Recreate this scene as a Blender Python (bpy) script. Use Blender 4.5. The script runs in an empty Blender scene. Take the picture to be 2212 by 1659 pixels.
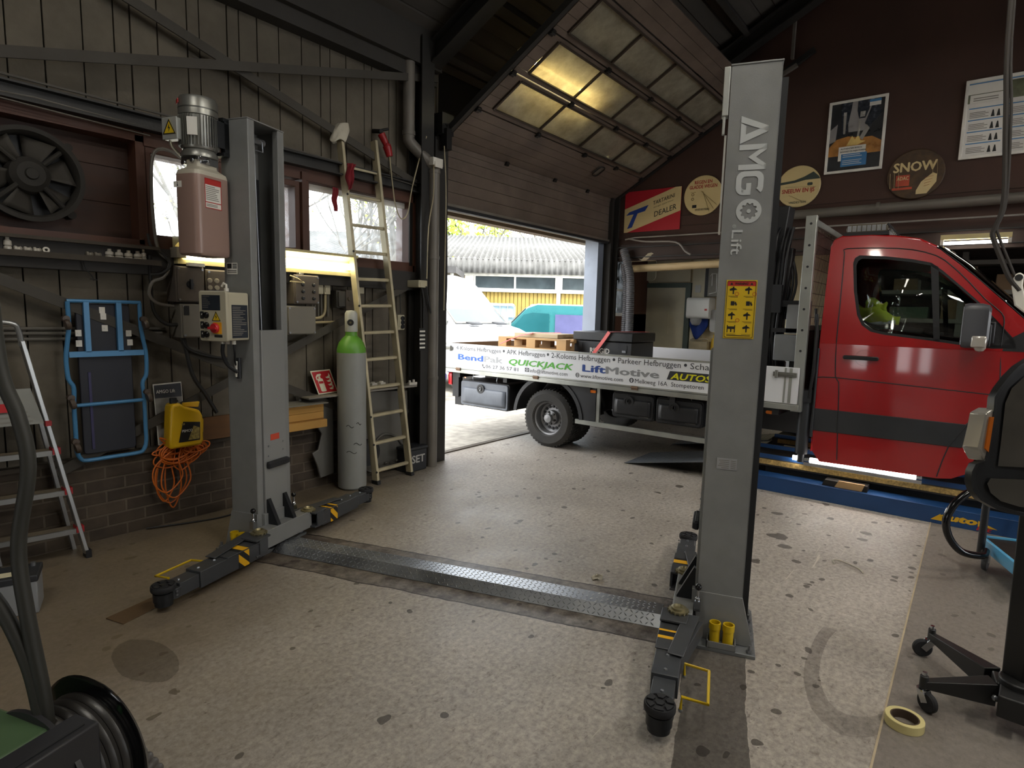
import bpy, bmesh, math, random
from mathutils import Vector, Matrix, Euler, noise
random.seed(7)
SC = bpy.context.scene
COL = SC.collection
PI = math.pi
# ---------------------------------------------------------------- camera
cd = bpy.data.cameras.new('camera'); cam = bpy.data.objects.new('camera', cd); COL.objects.link(cam)
F = 1278.764
Rw = ((0.6175, -0.0793, 0.7826), (-0.7862, -0.0944, 0.6107), (0.0254, -0.9924, -0.1206))
cx_ = Vector((Rw[0][0], Rw[1][0], Rw[2][0])).normalized()
cf_ = Vector((Rw[0][2], Rw[1][2], Rw[2][2])).normalized()
cu_ = cx_.cross(cf_).normalized(); cx_ = cf_.cross(cu_).normalized()
cm = Matrix((cx_, cu_, -cf_)).transposed().to_4x4(); cm.translation = (0, 0, 1.6)
cam.matrix_world = cm
cd.sensor_fit = 'HORIZONTAL'; cd.sensor_width = 36; cd.lens = 36*F/2212; cd.clip_start = .02; cd.clip_end = 400
SC.camera = cam
# ---------------------------------------------------------------- sky, exposure
w = bpy.data.worlds.new('sky'); SC.world = w; w.use_nodes = True
nt = w.node_tree; bgn = nt.nodes['Background']
tcw = nt.nodes.new('ShaderNodeTexCoord'); nzw = nt.nodes.new('ShaderNodeTexNoise'); nzw.inputs['Scale'].default_value = 2.2; nzw.inputs['Detail'].default_value = 6
crw = nt.nodes.new('ShaderNodeValToRGB'); crw.color_ramp.elements[0].position = .35; crw.color_ramp.elements[0].color = (.90, .95, 1, 1); crw.color_ramp.elements[1].position = .6; crw.color_ramp.elements[1].color = (1, 1, 1, 1)
nt.links.new(tcw.outputs['Generated'], nzw.inputs['Vector']); nt.links.new(nzw.outputs['Fac'], crw.inputs['Fac']); nt.links.new(crw.outputs['Color'], bgn.inputs['Color'])
bgn.inputs['Strength'].default_value = 5.0
sun_d = bpy.data.lights.new('sun', 'SUN'); sun_d.energy = 5.0; sun_d.angle = .25; sun_d.color = (1, .96, .9)
sun = bpy.data.objects.new('sun', sun_d); COL.objects.link(sun); sun.rotation_euler = Vector((-.45, -.35, 1)).to_track_quat('Z', 'Y').to_euler()
SC.view_settings.view_transform = 'Standard'; SC.view_settings.look = 'None'; SC.view_settings.gamma = 1; SC.view_settings.exposure = 0.35
SC.view_settings.use_curve_mapping = False
SC.cycles.max_bounces = 9; SC.cycles.diffuse_bounces = 5; SC.cycles.glossy_bounces = 4; SC.cycles.transparent_max_bounces = 12; SC.cycles.caustics_reflective = False; SC.cycles.caustics_refractive = False
SC.cycles.sample_clamp_indirect = 6

def lin(h):
    if not isinstance(h, str): return tuple(h)
    v = [int(h[i:i+2], 16)/255 for i in (0, 2, 4)]
    return tuple(c/12.92 if c <= .04045 else ((c+.055)/1.055)**2.4 for c in v)
MATS = {}
def mat(name, col=None, rough=.6, metal=0.0, var=.18, sc=5.0, bump=0.0, bsc=60.0, dirt=0.0, dcol='1c1712', dsc=2.5, emit=0.0, ecol=None, trans=0.0, coat=0.0, spec=.5, alpha=1.0, stretch=None, rvar=.12):
    """procedural principled material, cached by name: noisy colour, blotchy dirt, bump"""
    if name in MATS: return MATS[name]
    m = bpy.data.materials.new(name); m.use_nodes = True; MATS[name] = m
    n = m.node_tree.nodes; L = m.node_tree.links; p = n['Principled BSDF']
    c = lin(col)
    tc = n.new('ShaderNodeTexCoord'); vec = tc.outputs['Object']
    if stretch:
        mp = n.new('ShaderNodeMapping'); mp.inputs['Scale'].default_value = stretch; L.new(vec, mp.inputs['Vector']); vec = mp.outputs['Vector']
    p.inputs['Metallic'].default_value = metal; p.inputs['Roughness'].default_value = rough
    p.inputs['Specular IOR Level'].default_value = spec; p.inputs['Coat Weight'].default_value = coat
    p.inputs['Coat Roughness'].default_value = .05; p.inputs['Transmission Weight'].default_value = trans; p.inputs['Alpha'].default_value = alpha
    nz = n.new('ShaderNodeTexNoise'); nz.inputs['Scale'].default_value = sc; nz.inputs['Detail'].default_value = 5; L.new(vec, nz.inputs['Vector'])
    r = n.new('ShaderNodeValToRGB'); e = r.color_ramp.elements
    e[0].position = .3; e[1].position = .7
    e[0].color = (*[max(0, x*(1-var)) for x in c], 1); e[1].color = (*[min(1, x*(1+var)) for x in c], 1)
    L.new(nz.outputs['Fac'], r.inputs['Fac']); out = r.outputs['Color']
    if dirt:
        d = n.new('ShaderNodeTexNoise'); d.inputs['Scale'].default_value = dsc; d.inputs['Detail'].default_value = 8; d.inputs['Roughness'].default_value = .65; L.new(vec, d.inputs['Vector'])
        dr = n.new('ShaderNodeValToRGB'); dr.color_ramp.elements[0].position = .42; dr.color_ramp.elements[1].position = .68
        dr.color_ramp.elements[1].color = (dirt,)*3+(1,); L.new(d.outputs['Fac'], dr.inputs['Fac'])
        mx = n.new('ShaderNodeMix'); mx.data_type = 'RGBA'; L.new(dr.outputs['Color'], mx.inputs['Factor']); L.new(out, mx.inputs['A']); mx.inputs['B'].default_value = (*lin(dcol), 1); out = mx.outputs['Result']
    L.new(out, p.inputs['Base Color'])
    if rvar:
        mr = n.new('ShaderNodeMapRange'); mr.inputs['To Min'].default_value = max(.03, rough-rvar); mr.inputs['To Max'].default_value = min(1, rough+rvar); L.new(nz.outputs['Fac'], mr.inputs['Value']); L.new(mr.outputs['Result'], p.inputs['Roughness'])
    if bump:
        b2 = n.new('ShaderNodeTexNoise'); b2.inputs['Scale'].default_value = bsc; b2.inputs['Detail'].default_value = 4; L.new(vec, b2.inputs['Vector'])
        bp = n.new('ShaderNodeBump'); bp.inputs['Strength'].default_value = bump; bp.inputs['Distance'].default_value = .01; L.new(b2.outputs['Fac'], bp.inputs['Height']); L.new(bp.outputs['Normal'], p.inputs['Normal'])
    if emit:
        p.inputs['Emission Color'].default_value = (*lin(ecol or col), 1); p.inputs['Emission Strength'].default_value = emit
    return m

SPLIT = set('end_cap brace strut cable_gland bracket bolt anchor_bolt rivet screw hanger wheel_nut hinge cab_side terminal pallet_block window_rail canopy_post shelf_bracket upright button_symbol button_plate sill_bar bonnet_vent'.split())
def clusters(bm):
    seen = set(); isl = []
    for v in bm.verts:
        if v in seen: continue
        st = [v]; seen.add(v); c = []
        while st:
            x = st.pop(); c.append(x)
            for e in x.link_edges:
                y = e.other_vert(x)
                if y not in seen: seen.add(y); st.append(y)
        isl.append(c)
    bb = [[min(v.co[i] for v in c)-.001 for i in range(3)]+[max(v.co[i] for v in c)+.001 for i in range(3)] for c in isl]; par = list(range(len(isl)))
    def find(i):
        while par[i] != i: i = par[i]
        return i
    for i in range(len(isl)):
        for j in range(i):
            if all(bb[i][k] < bb[j][k+3] and bb[j][k] < bb[i][k+3] for k in range(3)): par[find(i)] = find(j)
    out = {}
    for i, c in enumerate(isl): out.setdefault(find(i), []).extend(c)
    return list(out.values())
WM = {}
def wm(o): return WM.get(o.name, Matrix())
class B:
    """collects shapes in one bmesh, done() links them as ONE mesh object"""
    def __init__(s, M=None): s.bm = bmesh.new(); s.mi = 0; s.M = M
    def _add(s, verts, faces):
        vs = [s.bm.verts.new(s.M @ Vector(v) if s.M else v) for v in verts]
        fs = []
        for f in faces:
            try: q = s.bm.faces.new([vs[i] for i in f]); q.material_index = s.mi; fs.append(q)
            except ValueError: pass
        return vs
    def box(s, x0, y0, z0, x1, y1, z1):
        return s._add([(x, y, z) for z in (z0, z1) for y in (y0, y1) for x in (x0, x1)], [(0, 2, 3, 1), (4, 5, 7, 6), (0, 1, 5, 4), (2, 6, 7, 3), (0, 4, 6, 2), (1, 3, 7, 5)])
    def cbox(s, c, sz, rot=None):
        h = Vector(sz)/2; R = (Euler(rot).to_matrix() if rot is not None and not isinstance(rot, Matrix) else rot) or Matrix.Identity(3)
        s._add([Vector(c)+R @ Vector((x*h.x, y*h.y, z*h.z)) for z in (-1, 1) for y in (-1, 1) for x in (-1, 1)], [(0, 2, 3, 1), (4, 5, 7, 6), (0, 1, 5, 4), (2, 6, 7, 3), (0, 4, 6, 2), (1, 3, 7, 5)])
    def rbox(s, x0, y0, z0, x1, y1, z1, r, n=3, axis='z'):
        """box with rounded edges along one axis"""
        lo, hi = ((x0, y0, z0), (x1, y1, z1)); k = 'xyz'.index(axis); i, j = [q for q in range(3) if q != k]
        P = []
        for (cx, cy, a0) in ((hi[i]-r, hi[j]-r, 0), (lo[i]+r, hi[j]-r, 90), (lo[i]+r, lo[j]+r, 180), (hi[i]-r, lo[j]+r, 270)):
            for t in range(n+1):
                a = math.radians(a0+90*t/n); P.append((cx+r*math.cos(a), cy+r*math.sin(a)))
        def f(u, v, wv):
            q = [0, 0, 0]; q[i] = u; q[j] = v; q[k] = wv; return q
        m = len(P)
        s._add([f(u, v, lo[k]) for u, v in P]+[f(u, v, hi[k]) for u, v in P], [tuple(range(m))[::-1], tuple(range(m, 2*m))]+[(t, (t+1) % m, m+(t+1) % m, m+t) for t in range(m)])
    def beam(s, p, q, wd, ht, up=(0, 0, 1)):
        p, q = Vector(p), Vector(q); d = (q-p).normalized(); u = Vector(up); sd = d.cross(u)
        if sd.length < 1e-4: sd = d.cross(Vector((1, 0, 0)))
        sd.normalize(); u = sd.cross(d).normalized()
        s._add([c+sd*(a*wd/2)+u*(b*ht/2) for c in (p, q) for b in (-1, 1) for a in (-1, 1)], [(0, 2, 3, 1), (4, 5, 7, 6), (0, 1, 5, 4), (2, 6, 7, 3), (0, 4, 6, 2), (1, 3, 7, 5)])
    def ibeam(s, p, q, wd, ht, t=.012, up=(0, 0, 1)):
        p, q = Vector(p), Vector(q); u = Vector(up)
        d = (q-p).normalized(); sd = d.cross(u).normalized(); u = sd.cross(d)
        s.beam(p+u*(ht/2-t/2), q+u*(ht/2-t/2), wd, t, up); s.beam(p-u*(ht/2-t/2), q-u*(ht/2-t/2), wd, t, up); s.beam(p, q, t*.8, ht-t*2, up)
    def tube(s, pts, r, n=8, closed=False, caps=True, sm=0):
        P = [Vector(p) for p in pts]
        if sm: P = crom(P, sm, closed)
        rs = r if isinstance(r, (list, tuple)) else None
        m = len(P); rings = []; nrm = None
        for i in range(m):
            a = P[i-1] if (i or closed) else P[i]; b = P[(i+1) % m] if (i < m-1 or closed) else P[i]
            t = (b-a)
            if t.length < 1e-9: t = Vector((0, 0, 1))
            t.normalize()
            if nrm is None:
                nrm = t.cross(Vector((0, 0, 1)))
                if nrm.length < .1: nrm = t.cross(Vector((1, 0, 0)))
            nrm = (nrm-t*nrm.dot(t)).normalized(); bi = t.cross(nrm)
            rr = (rs[min(len(rs)-1, int(i*len(rs)/m))] if rs else r)
            rings.append([P[i]+nrm*(rr*math.cos(2*PI*k/n))+bi*(rr*math.sin(2*PI*k/n)) for k in range(n)])
        fs = []
        for i in range(m if closed else m-1):
            for k in range(n):
                a, b = i*n, ((i+1) % m)*n
                fs.append((a+k, a+(k+1) % n, b+(k+1) % n, b+k))
        if caps and not closed: fs += [tuple(range(n))[::-1], tuple(range((m-1)*n, m*n))]
        s._add([v for g in rings for v in g], fs)
    def lathe(s, prof, o=(0, 0, 0), ax=(0, 0, 1), n=24, cap=True):
        o, ax = Vector(o), Vector(ax).normalized(); u = ax.cross(Vector((0, 0, 1)))
        if u.length < .1: u = Vector((1, 0, 0))
        u.normalize(); v = ax.cross(u); m = len(prof)
        V = [o+ax*h+(u*math.cos(2*PI*k/n)+v*math.sin(2*PI*k/n))*r for r, h in prof for k in range(n)]
        fs = [(i*n+k, i*n+(k+1) % n, (i+1)*n+(k+1) % n, (i+1)*n+k) for i in range(m-1) for k in range(n)]
        cl = cap and prof[0] != prof[-1]
        if cl and prof[0][0] > 1e-6: fs.append(tuple(range(n))[::-1])
        if cl and prof[-1][0] > 1e-6: fs.append(tuple(range((m-1)*n, m*n)))
        s._add(V, fs)
    def cyl(s, p, q, r, r2=None, n=16):
        p, q = Vector(p), Vector(q); s.lathe([(r, 0), (r if r2 is None else r2, (q-p).length)], p, q-p, n)
    def ring(s, c, ax, ro, ri, h, n=28):
        s.lathe([(ri, 0), (ro, 0), (ro, h), (ri, h), (ri, 0)], c, ax, n)
    def sph(s, c, r, n=12, sx=(1, 1, 1)):
        m = n//2
        V = []; fs = []
        for i in range(m+1):
            t = PI*i/m
            for k in range(n): V.append((c[0]+r*sx[0]*math.sin(t)*math.cos(2*PI*k/n), c[1]+r*sx[1]*math.sin(t)*math.sin(2*PI*k/n), c[2]+r*sx[2]*math.cos(t)))
        for i in range(m):
            for k in range(n): fs.append((i*n+k, i*n+(k+1) % n, (i+1)*n+(k+1) % n, (i+1)*n+k))
        s._add(V, fs)
    def prism(s, P, f, d):
        """polygon P (2D) placed by f(u,v) and extruded by vector d"""
        m = len(P); d = Vector(d); a = [Vector(f(u, v)) for u, v in P]
        s._add(a+[v+d for v in a], [tuple(range(m))[::-1], tuple(range(m, 2*m))]+[(i, (i+1) % m, m+(i+1) % m, m+i) for i in range(m)])
    def frame(s, P, Q, f, d):
        """ring between outer loop P and inner loop Q (same count), extruded by d"""
        m = len(P); d = Vector(d); V = [Vector(f(*p)) for p in P]+[Vector(f(*p)) for p in Q]; V += [v+d for v in V]
        fs = []
        for i in range(m):
            j = (i+1) % m
            fs += [(i, j, m+j, m+i), (2*m+i, 3*m+i, 3*m+j, 2*m+j), (i, 2*m+i, 2*m+j, j), (m+i, m+j, 3*m+j, 3*m+i)]
        s._add(V, fs)
    def grid(s, f, nu, nv, th=0.0):
        V = [Vector(f(i/nu, j/nv)) for j in range(nv+1) for i in range(nu+1)]
        fs = [(j*(nu+1)+i, j*(nu+1)+i+1, (j+1)*(nu+1)+i+1, (j+1)*(nu+1)+i) for j in range(nv) for i in range(nu)]
        vs = s._add(V, fs)
        return vs
    def text(s, t, o, xd, yd, h, w=None, bold=0.0, al='L', it=0.0, ex=.0008):
        """lettering: cap height h, squeezed to width w, on the plane through o"""
        cu = bpy.data.curves.new('t', 'FONT'); cu.body = t; cu.resolution_u = 2; cu.shear = it
        ob = bpy.data.objects.new('t', cu); me = ob.to_mesh()
        xs = [v.co.x for v in me.vertices]
        if xs:
            x0, x1 = min(xs), max(xs); k = h/.70; kx = (w/(x1-x0)) if w else k
            xd, yd = Vector(xd).normalized(), Vector(yd).normalized(); nd = xd.cross(yd); o = Vector(o)
            sh = {'L': -x0, 'C': -(x0+x1)/2, 'R': -x1}[al]
            for i, (ox, oy) in enumerate(((-bold, 0), (bold, 0), (0, bold*.7), (0, -bold*.7)) if bold else ((0, 0),)):
                s._add([o+xd*((v.co.x+sh+ox)*kx)+yd*((v.co.y+oy)*k)+nd*(ex+i*.00025) for v in me.vertices], [tuple(p.vertices) for p in me.polygons])
        ob.to_mesh_clear(); bpy.data.objects.remove(ob); bpy.data.curves.remove(cu)
    def done(s, name, m, parent=None, ang=35, bev=0.0, local=False, label=None, cat=None, group=None, kind=None, sub=0, solid=0.0, norm=True):
        if name in SPLIT:
            parts = clusters(s.bm)
            if len(parts) > 1:
                o = None
                for vs in parts:
                    q = B(); mp = {v: q.bm.verts.new(v.co) for v in vs}
                    for f in {f for v in vs for f in v.link_faces}:
                        g = q.bm.faces.new([mp[v] for v in f.verts]); g.material_index = f.material_index
                    r = q.done(name, m, parent, ang, bev, local, label, cat, group, kind, sub, solid, norm); o = o or r
                s.bm.free(); return o
        bm = s.bm
        if norm: bmesh.ops.recalc_face_normals(bm, faces=bm.faces)
        me = bpy.data.meshes.new(name); bm.to_mesh(me); bm.free()
        if parent is not None and not local: me.transform(wm(parent).inverted())
        for x in (m if isinstance(m, list) else [m]): me.materials.append(x)
        o = bpy.data.objects.new(name, me); COL.objects.link(o)
        if parent is not None: o.parent = parent; WM[o.name] = wm(parent)
        if ang:
            for p in me.polygons: p.use_smooth = True
            me.set_sharp_from_angle(angle=math.radians(ang))
        if solid: q = o.modifiers.new('solid', 'SOLIDIFY'); q.thickness = solid; q.offset = 0
        if bev: q = o.modifiers.new('bevel', 'BEVEL'); q.width = bev; q.segments = 2; q.limit_method = 'ANGLE'; q.angle_limit = math.radians(40)
        if sub: q = o.modifiers.new('sub', 'SUBSURF'); q.levels = sub; q.render_levels = sub
        tag(o, label, cat, group, kind)
        return o
def tag(o, label=None, cat=None, group=None, kind=None):
    if label: o['label'] = label
    if cat: o['category'] = cat
    if group: o['group'] = group
    if kind: o['kind'] = kind
    return o
def thing(name, label, cat, loc=(0, 0, 0), rz=0.0, group=None, M=None):
    """an Empty at the base of a thing; its parts are parented to it"""
    o = bpy.data.objects.new(name, None); COL.objects.link(o); o.empty_display_size = .1
    mw = M if M is not None else Matrix.Translation(loc) @ Matrix.Rotation(rz, 4, 'Z')
    o.matrix_world = mw; WM[o.name] = mw
    return tag(o, label, cat, group)
def dup(o, mw, label=None, group=None):
    """copy of a thing with copies of all its parts and sub-parts"""
    def cp(q, par):
        c = q.copy(); COL.objects.link(c)
        if par is not None: c.parent = par
        for ch in list(KIDS.get(q.name, ())): cp(ch, c)
        return c
    KIDS.clear()
    for q in bpy.data.objects:
        if q.parent: KIDS.setdefault(q.parent.name, []).append(q)
    r = cp(o, None); r.matrix_world = mw; WM[r.name] = mw
    if label: r['label'] = label
    if group: r['group'] = group
    return r
KIDS = {}
def crom(P, n, closed=False):
    out = []; m = len(P)
    for i in range(m if closed else m-1):
        p0 = P[i-1] if (i or closed) else P[0]*2-P[1]; p1 = P[i]; p2 = P[(i+1) % m]; p3 = P[(i+2) % m] if (i+2 < m or closed) else p2*2-p1
        for k in range(n):
            t = k/n; out.append(.5*((2*p1)+(p2-p0)*t+(2*p0-5*p1+4*p2-p3)*t*t+(3*p1-p0-3*p2+p3)*t**3))
    if not closed: out.append(P[-1])
    return out
def arc(cx, cy, r, a0, a1, n):
    return [(cx+r*math.cos(math.radians(a0+(a1-a0)*i/n)), cy+r*math.sin(math.radians(a0+(a1-a0)*i/n))) for i in range(n+1)]
def rrect(x0, y0, x1, y1, r, n=4):
    return arc(x1-r, y1-r, r, 0, 90, n)+arc(x0+r, y1-r, r, 90, 180, n)+arc(x0+r, y0+r, r, 180, 270, n)+arc(x1-r, y0+r, r, 270, 360, n)
def struct(b, name, m, **k): return b.done(name, m, kind='structure', **k)
FX = lambda x: (lambda u, v: (x, u, v))   # plane at fixed X : (y, z)
FY = lambda y: (lambda u, v: (u, y, v))
FZ = lambda z: (lambda u, v: (u, v, z))
# ---------------------------------------------------------------- floor
LA = Vector((.3159, -.9488, 0)); LB = Vector((.9488, .3159, 0)); LO = Vector((2.1, 3.55, 0)); LRZ = math.atan2(LA.y, LA.x)
def floor_mat():
    m = bpy.data.materials.new('worn_concrete'); m.use_nodes = True; n = m.node_tree.nodes; L = m.node_tree.links; p = n['Principled BSDF']
    tc = n.new('ShaderNodeTexCoord'); pos = tc.outputs['Object']
    def new(t, **k):
        q = n.new(t)
        for a, v in k.items(): setattr(q, a, v)
        return q
    def noise(scale, det=6, ro=.6, vec=None, dist=0):
        q = new('ShaderNodeTexNoise'); q.inputs['Scale'].default_value = scale; q.inputs['Detail'].default_value = det; q.inputs['Roughness'].default_value = ro; q.inputs['Distortion'].default_value = dist; L.new(vec or pos, q.inputs['Vector']); return q.outputs['Fac']
    def ramp(f, stops):
        r = new('ShaderNodeValToRGB'); e = r.color_ramp.elements
        while len(e) < len(stops): e.new(.5)
        for i, (t, c) in enumerate(stops): e[i].position = t; e[i].color = (*((c,)*3 if not isinstance(c, (str, tuple)) else lin(c)), 1)
        L.new(f, r.inputs['Fac']); return r.outputs['Color']
    def mix(f, a, b, mode='MIX'):
        q = new('ShaderNodeMix', data_type='RGBA', blend_type=mode)
        for s, v in (('Factor', f), ('A', a), ('B', b)):
            if hasattr(v, 'is_linked'): L.new(v, q.inputs[s])
            elif s == 'Factor': q.inputs[s].default_value = v
            else: q.inputs[s].default_value = (*lin(v), 1)
        return q.outputs['Result']
    def mth(op, a, b=0.0, c=0.0):
        q = new('ShaderNodeMath', operation=op)
        for i, v in enumerate((a, b, c)):
            if hasattr(v, 'is_linked'): L.new(v, q.inputs[i])
            else: q.inputs[i].default_value = v
        return q.outputs[0]
    sep = new('ShaderNodeSeparateXYZ'); L.new(pos, sep.inputs[0]); X, Y = sep.outputs[0], sep.outputs[1]
    base = ramp(noise(.9, 8, .65), [(.3, '89827a'), (.55, '9f988f'), (.75, 'aea79e')])
    fine = noise(38, 6, .7); base = mix(.5, base, ramp(fine, [(.3, .15), (.65, .85)]), 'OVERLAY')
    # scuffs : elongated blots in several directions
    for k, (rz, s1) in enumerate(((.35, 15), (-.6, 22), (1.2, 11), (.9, 30))):
        mp = new('ShaderNodeMapping'); mp.inputs['Rotation'].default_value = (0, 0, rz); mp.inputs['Scale'].default_value = (1, 2, 1); L.new(pos, mp.inputs['Vector'])
        base = mix(ramp(noise(s1, 7, .75, mp.outputs['Vector'], .6), [(.59, 0.0), (.69, .6)]), base, '463c32')
    # pale scrapes
    mp = new('ShaderNodeMapping'); mp.inputs['Rotation'].default_value = (0, 0, -.95); mp.inputs['Scale'].default_value = (.35, 8, 1); L.new(pos, mp.inputs['Vector'])
    base = mix(ramp(noise(3.0, 5, .7, mp.outputs['Vector'], .3), [(.665, 0.0), (.69, .45)]), base, 'd8cfbf')
    # oil drops towards the door and the truck
    vo = new('ShaderNodeTexVoronoi'); vo.inputs['Scale'].default_value = 5.4; mp = new('ShaderNodeMapping'); mp.inputs['Scale'].default_value = (1.0, 1.15, 1); L.new(pos, mp.inputs['Vector'])
    dn = new('ShaderNodeTexNoise'); dn.inputs['Scale'].default_value = 7; L.new(pos, dn.inputs['Vector'])
    ad = new('ShaderNodeVectorMath', operation='MULTIPLY_ADD'); L.new(dn.outputs['Color'], ad.inputs[0]); ad.inputs[1].default_value = (.10, .10, 0); L.new(mp.outputs['Vector'], ad.inputs[2])
    L.new(ad.outputs[0], vo.inputs['Vector'])
    cs = new('ShaderNodeSeparateXYZ'); L.new(vo.outputs['Color'], cs.inputs[0])
    rad = mth('MULTIPLY', mth('MAXIMUM', mth('SUBTRACT', cs.outputs[0], .38), 0.0), .52)
    spot = mth('GREATER_THAN', rad, vo.outputs['Distance'])
    reg = mth('MULTIPLY', mth('GREATER_THAN', X, 3.25), mth('GREATER_THAN', mth('ADD', mth('MULTIPLY', noise(.8, 2), 3.0), mth('MULTIPLY', Y, -.30)), 1.0))
    reg = mth('MULTIPLY', reg, mth('GREATER_THAN', Y, .25))
    base = mix(mth('MULTIPLY', mth('MULTIPLY', spot, reg), .80), base, '37302a')
    # small dark specks everywhere
    v2 = new('ShaderNodeTexVoronoi'); v2.inputs['Scale'].default_value = 11; L.new(ad.outputs[0], v2.inputs['Vector']); c2 = new('ShaderNodeSeparateXYZ'); L.new(v2.outputs['Color'], c2.inputs[0])
    base = mix(mth('MULTIPLY', mth('GREATER_THAN', mth('MULTIPLY', mth('MAXIMUM', mth('SUBTRACT', c2.outputs[1], .72), 0.0), 1.1), v2.outputs['Distance']), .75), base, '2e2822')
    # smoother grey slab beyond the joint, brown grime along the window wall
    slab = mth('LESS_THAN', Y, .157)
    base = mix(mth('MULTIPLY', slab, .7), base, '625b54')
    gr = new('ShaderNodeMapRange'); gr.inputs['From Min'].default_value = 2.9; gr.inputs['From Max'].default_value = 4.3
    L.new(mth('ADD', Y, mth('ADD', mth('MULTIPLY', noise(1.1, 4), 1.2), mth('MULTIPLY', X, -.62))), gr.inputs['Value']); gr.inputs['From Min'].default_value = 1.7; gr.inputs['From Max'].default_value = 3.0
    base = mix(mth('MULTIPLY', gr.outputs['Result'], .8), base, mix(noise(6, 6), '574936', '6f6048'))
    # dark brown filled trench under the lift's cover plate
    dx, dy = mth('SUBTRACT', X, LO.x), mth('SUBTRACT', Y, LO.y)
    A_ = mth('ADD', mth('MULTIPLY', dx, LA.x), mth('MULTIPLY', dy, LA.y)); B_ = mth('ADD', mth('MULTIPLY', dx, LB.x), mth('MULTIPLY', dy, LB.y))
    wob = mth('MULTIPLY', mth('SUBTRACT', noise(3.5, 4), .5), .05)
    ab = mth('ABSOLUTE', mth('ADD', mth('ADD', B_, .03), wob))
    inb = mth('MULTIPLY', mth('LESS_THAN', ab, .255), mth('MULTIPLY', mth('GREATER_THAN', A_, -.1), mth('LESS_THAN', A_, 2.6)))
    base = mix(mth('MULTIPLY', inb, ramp(noise(9, 8, .7), [(.36, .95), (.62, .45)])), base, '2e2320')
    edge = mth('MULTIPLY', inb, mth('GREATER_THAN', ab, .243)); base = mix(mth('MULTIPLY', edge, .8), base, '181210')
    # ring-shaped tyre mark and the damp strip beside the lift post
    rx, ry = mth('SUBTRACT', X, 3.12), mth('SUBTRACT', Y, .27)
    rd = mth('SQRT', mth('ADD', mth('MULTIPLY', rx, rx), mth('MULTIPLY', mth('MULTIPLY', ry, ry), 7.0)))
    rg = mth('MULTIPLY', mth('LESS_THAN', mth('ABSOLUTE', mth('SUBTRACT', rd, mth('ADD', .50, mth('MULTIPLY', noise(2.5, 3), .1)))), .075), mth('MULTIPLY', mth('GREATER_THAN', Y, .16), mth('LESS_THAN', X, 3.35))); base = mix(mth('MULTIPLY', rg, mth('MULTIPLY', noise(3.2, 4), .62)), base, '2a231d')
    dmp = mth('MULTIPLY', mth('MULTIPLY', mth('LESS_THAN', mth('ABSOLUTE', mth('ADD', mth('SUBTRACT', A_, 2.76), wob)), .13), mth('LESS_THAN', B_, -.2)), mth('GREATER_THAN', B_, -1.4)); base = mix(mth('MULTIPLY', dmp, .72), base, '211c18')
    # big round stain on the left
    sx, sy = mth('MULTIPLY', mth('SUBTRACT', X, .97), 2.2), mth('SUBTRACT', Y, 2.82); st = mth('LESS_THAN', mth('ADD', mth('ADD', mth('MULTIPLY', sx, sx), mth('MULTIPLY', sy, sy)), wob), .055); base = mix(mth('MULTIPLY', st, .45), base, '33291f')
    L.new(base, p.inputs['Base Color'])
    rr = new('ShaderNodeMapRange'); rr.inputs['To Min'].default_value = .30; rr.inputs['To Max'].default_value = .72; L.new(noise(2.4, 8, .7), rr.inputs['Value']); L.new(rr.outputs['Result'], p.inputs['Roughness'])
    bp = new('ShaderNodeBump'); bp.inputs['Strength'].default_value = .22; bp.inputs['Distance'].default_value = .004; L.new(mth('ADD', mth('MULTIPLY', fine, .6), noise(8, 8, .7)), bp.inputs['Height']); L.new(bp.outputs['Normal'], p.inputs['Normal'])
    return m
def brick_mat(name, c1, c2, mortar, sx, sy, rz=0):
    m = bpy.data.materials.new(name); m.use_nodes = True; n = m.node_tree.nodes; L = m.node_tree.links; p = n['Principled BSDF']
    tc = n.new('ShaderNodeTexCoord'); sp = n.new('ShaderNodeSeparateXYZ'); cb = n.new('ShaderNodeCombineXYZ'); L.new(tc.outputs['Object'], sp.inputs[0]); L.new(sp.outputs[0], cb.inputs[0]); L.new(sp.outputs[2 if not rz else 1], cb.inputs[1])
    b = n.new('ShaderNodeTexBrick'); b.inputs['Scale'].default_value = 1; b.inputs['Brick Width'].default_value = sx; b.inputs['Row Height'].default_value = sy; b.inputs['Mortar Size'].default_value = .008; b.inputs['Mortar Smooth'].default_value = .3
    b.inputs['Color1'].default_value = (*lin(c1), 1); b.inputs['Color2'].default_value = (*lin(c2), 1); b.inputs['Mortar'].default_value = (*lin(mortar), 1); L.new(cb.outputs[0], b.inputs['Vector'])
    nz = n.new('ShaderNodeTexNoise'); nz.inputs['Scale'].default_value = 9; nz.inputs['Detail'].default_value = 8; L.new(tc.outputs['Object'], nz.inputs['Vector'])
    mx = n.new('ShaderNodeMix'); mx.data_type = 'RGBA'; mx.blend_type = 'OVERLAY'; mx.inputs['Factor'].default_value = .6; L.new(b.outputs['Color'], mx.inputs['A']); L.new(nz.outputs['Fac'], mx.inputs['B']); L.new(mx.outputs['Result'], p.inputs['Base Color'])
    p.inputs['Roughness'].default_value = .85
    bp = n.new('ShaderNodeBump'); bp.inputs['Strength'].default_value = .6; bp.inputs['Distance'].default_value = .01; iv = n.new('ShaderNodeMath'); iv.operation = 'SUBTRACT'; iv.inputs[0].default_value = 1; L.new(b.outputs['Fac'], iv.inputs[1]); L.new(iv.outputs[0], bp.inputs['Height']); L.new(bp.outputs['Normal'], p.inputs['Normal'])
    return m
b = B(); b.box(-4, -9, -.2, 10.2, 4.62, 0); struct(b, 'floor', floor_mat())
b = B(); b.box(-4, .152, 0, 10.2, .160, .0025); struct(b, 'trim_1', mat('joint_strip', 'a99a80', .8))
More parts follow.
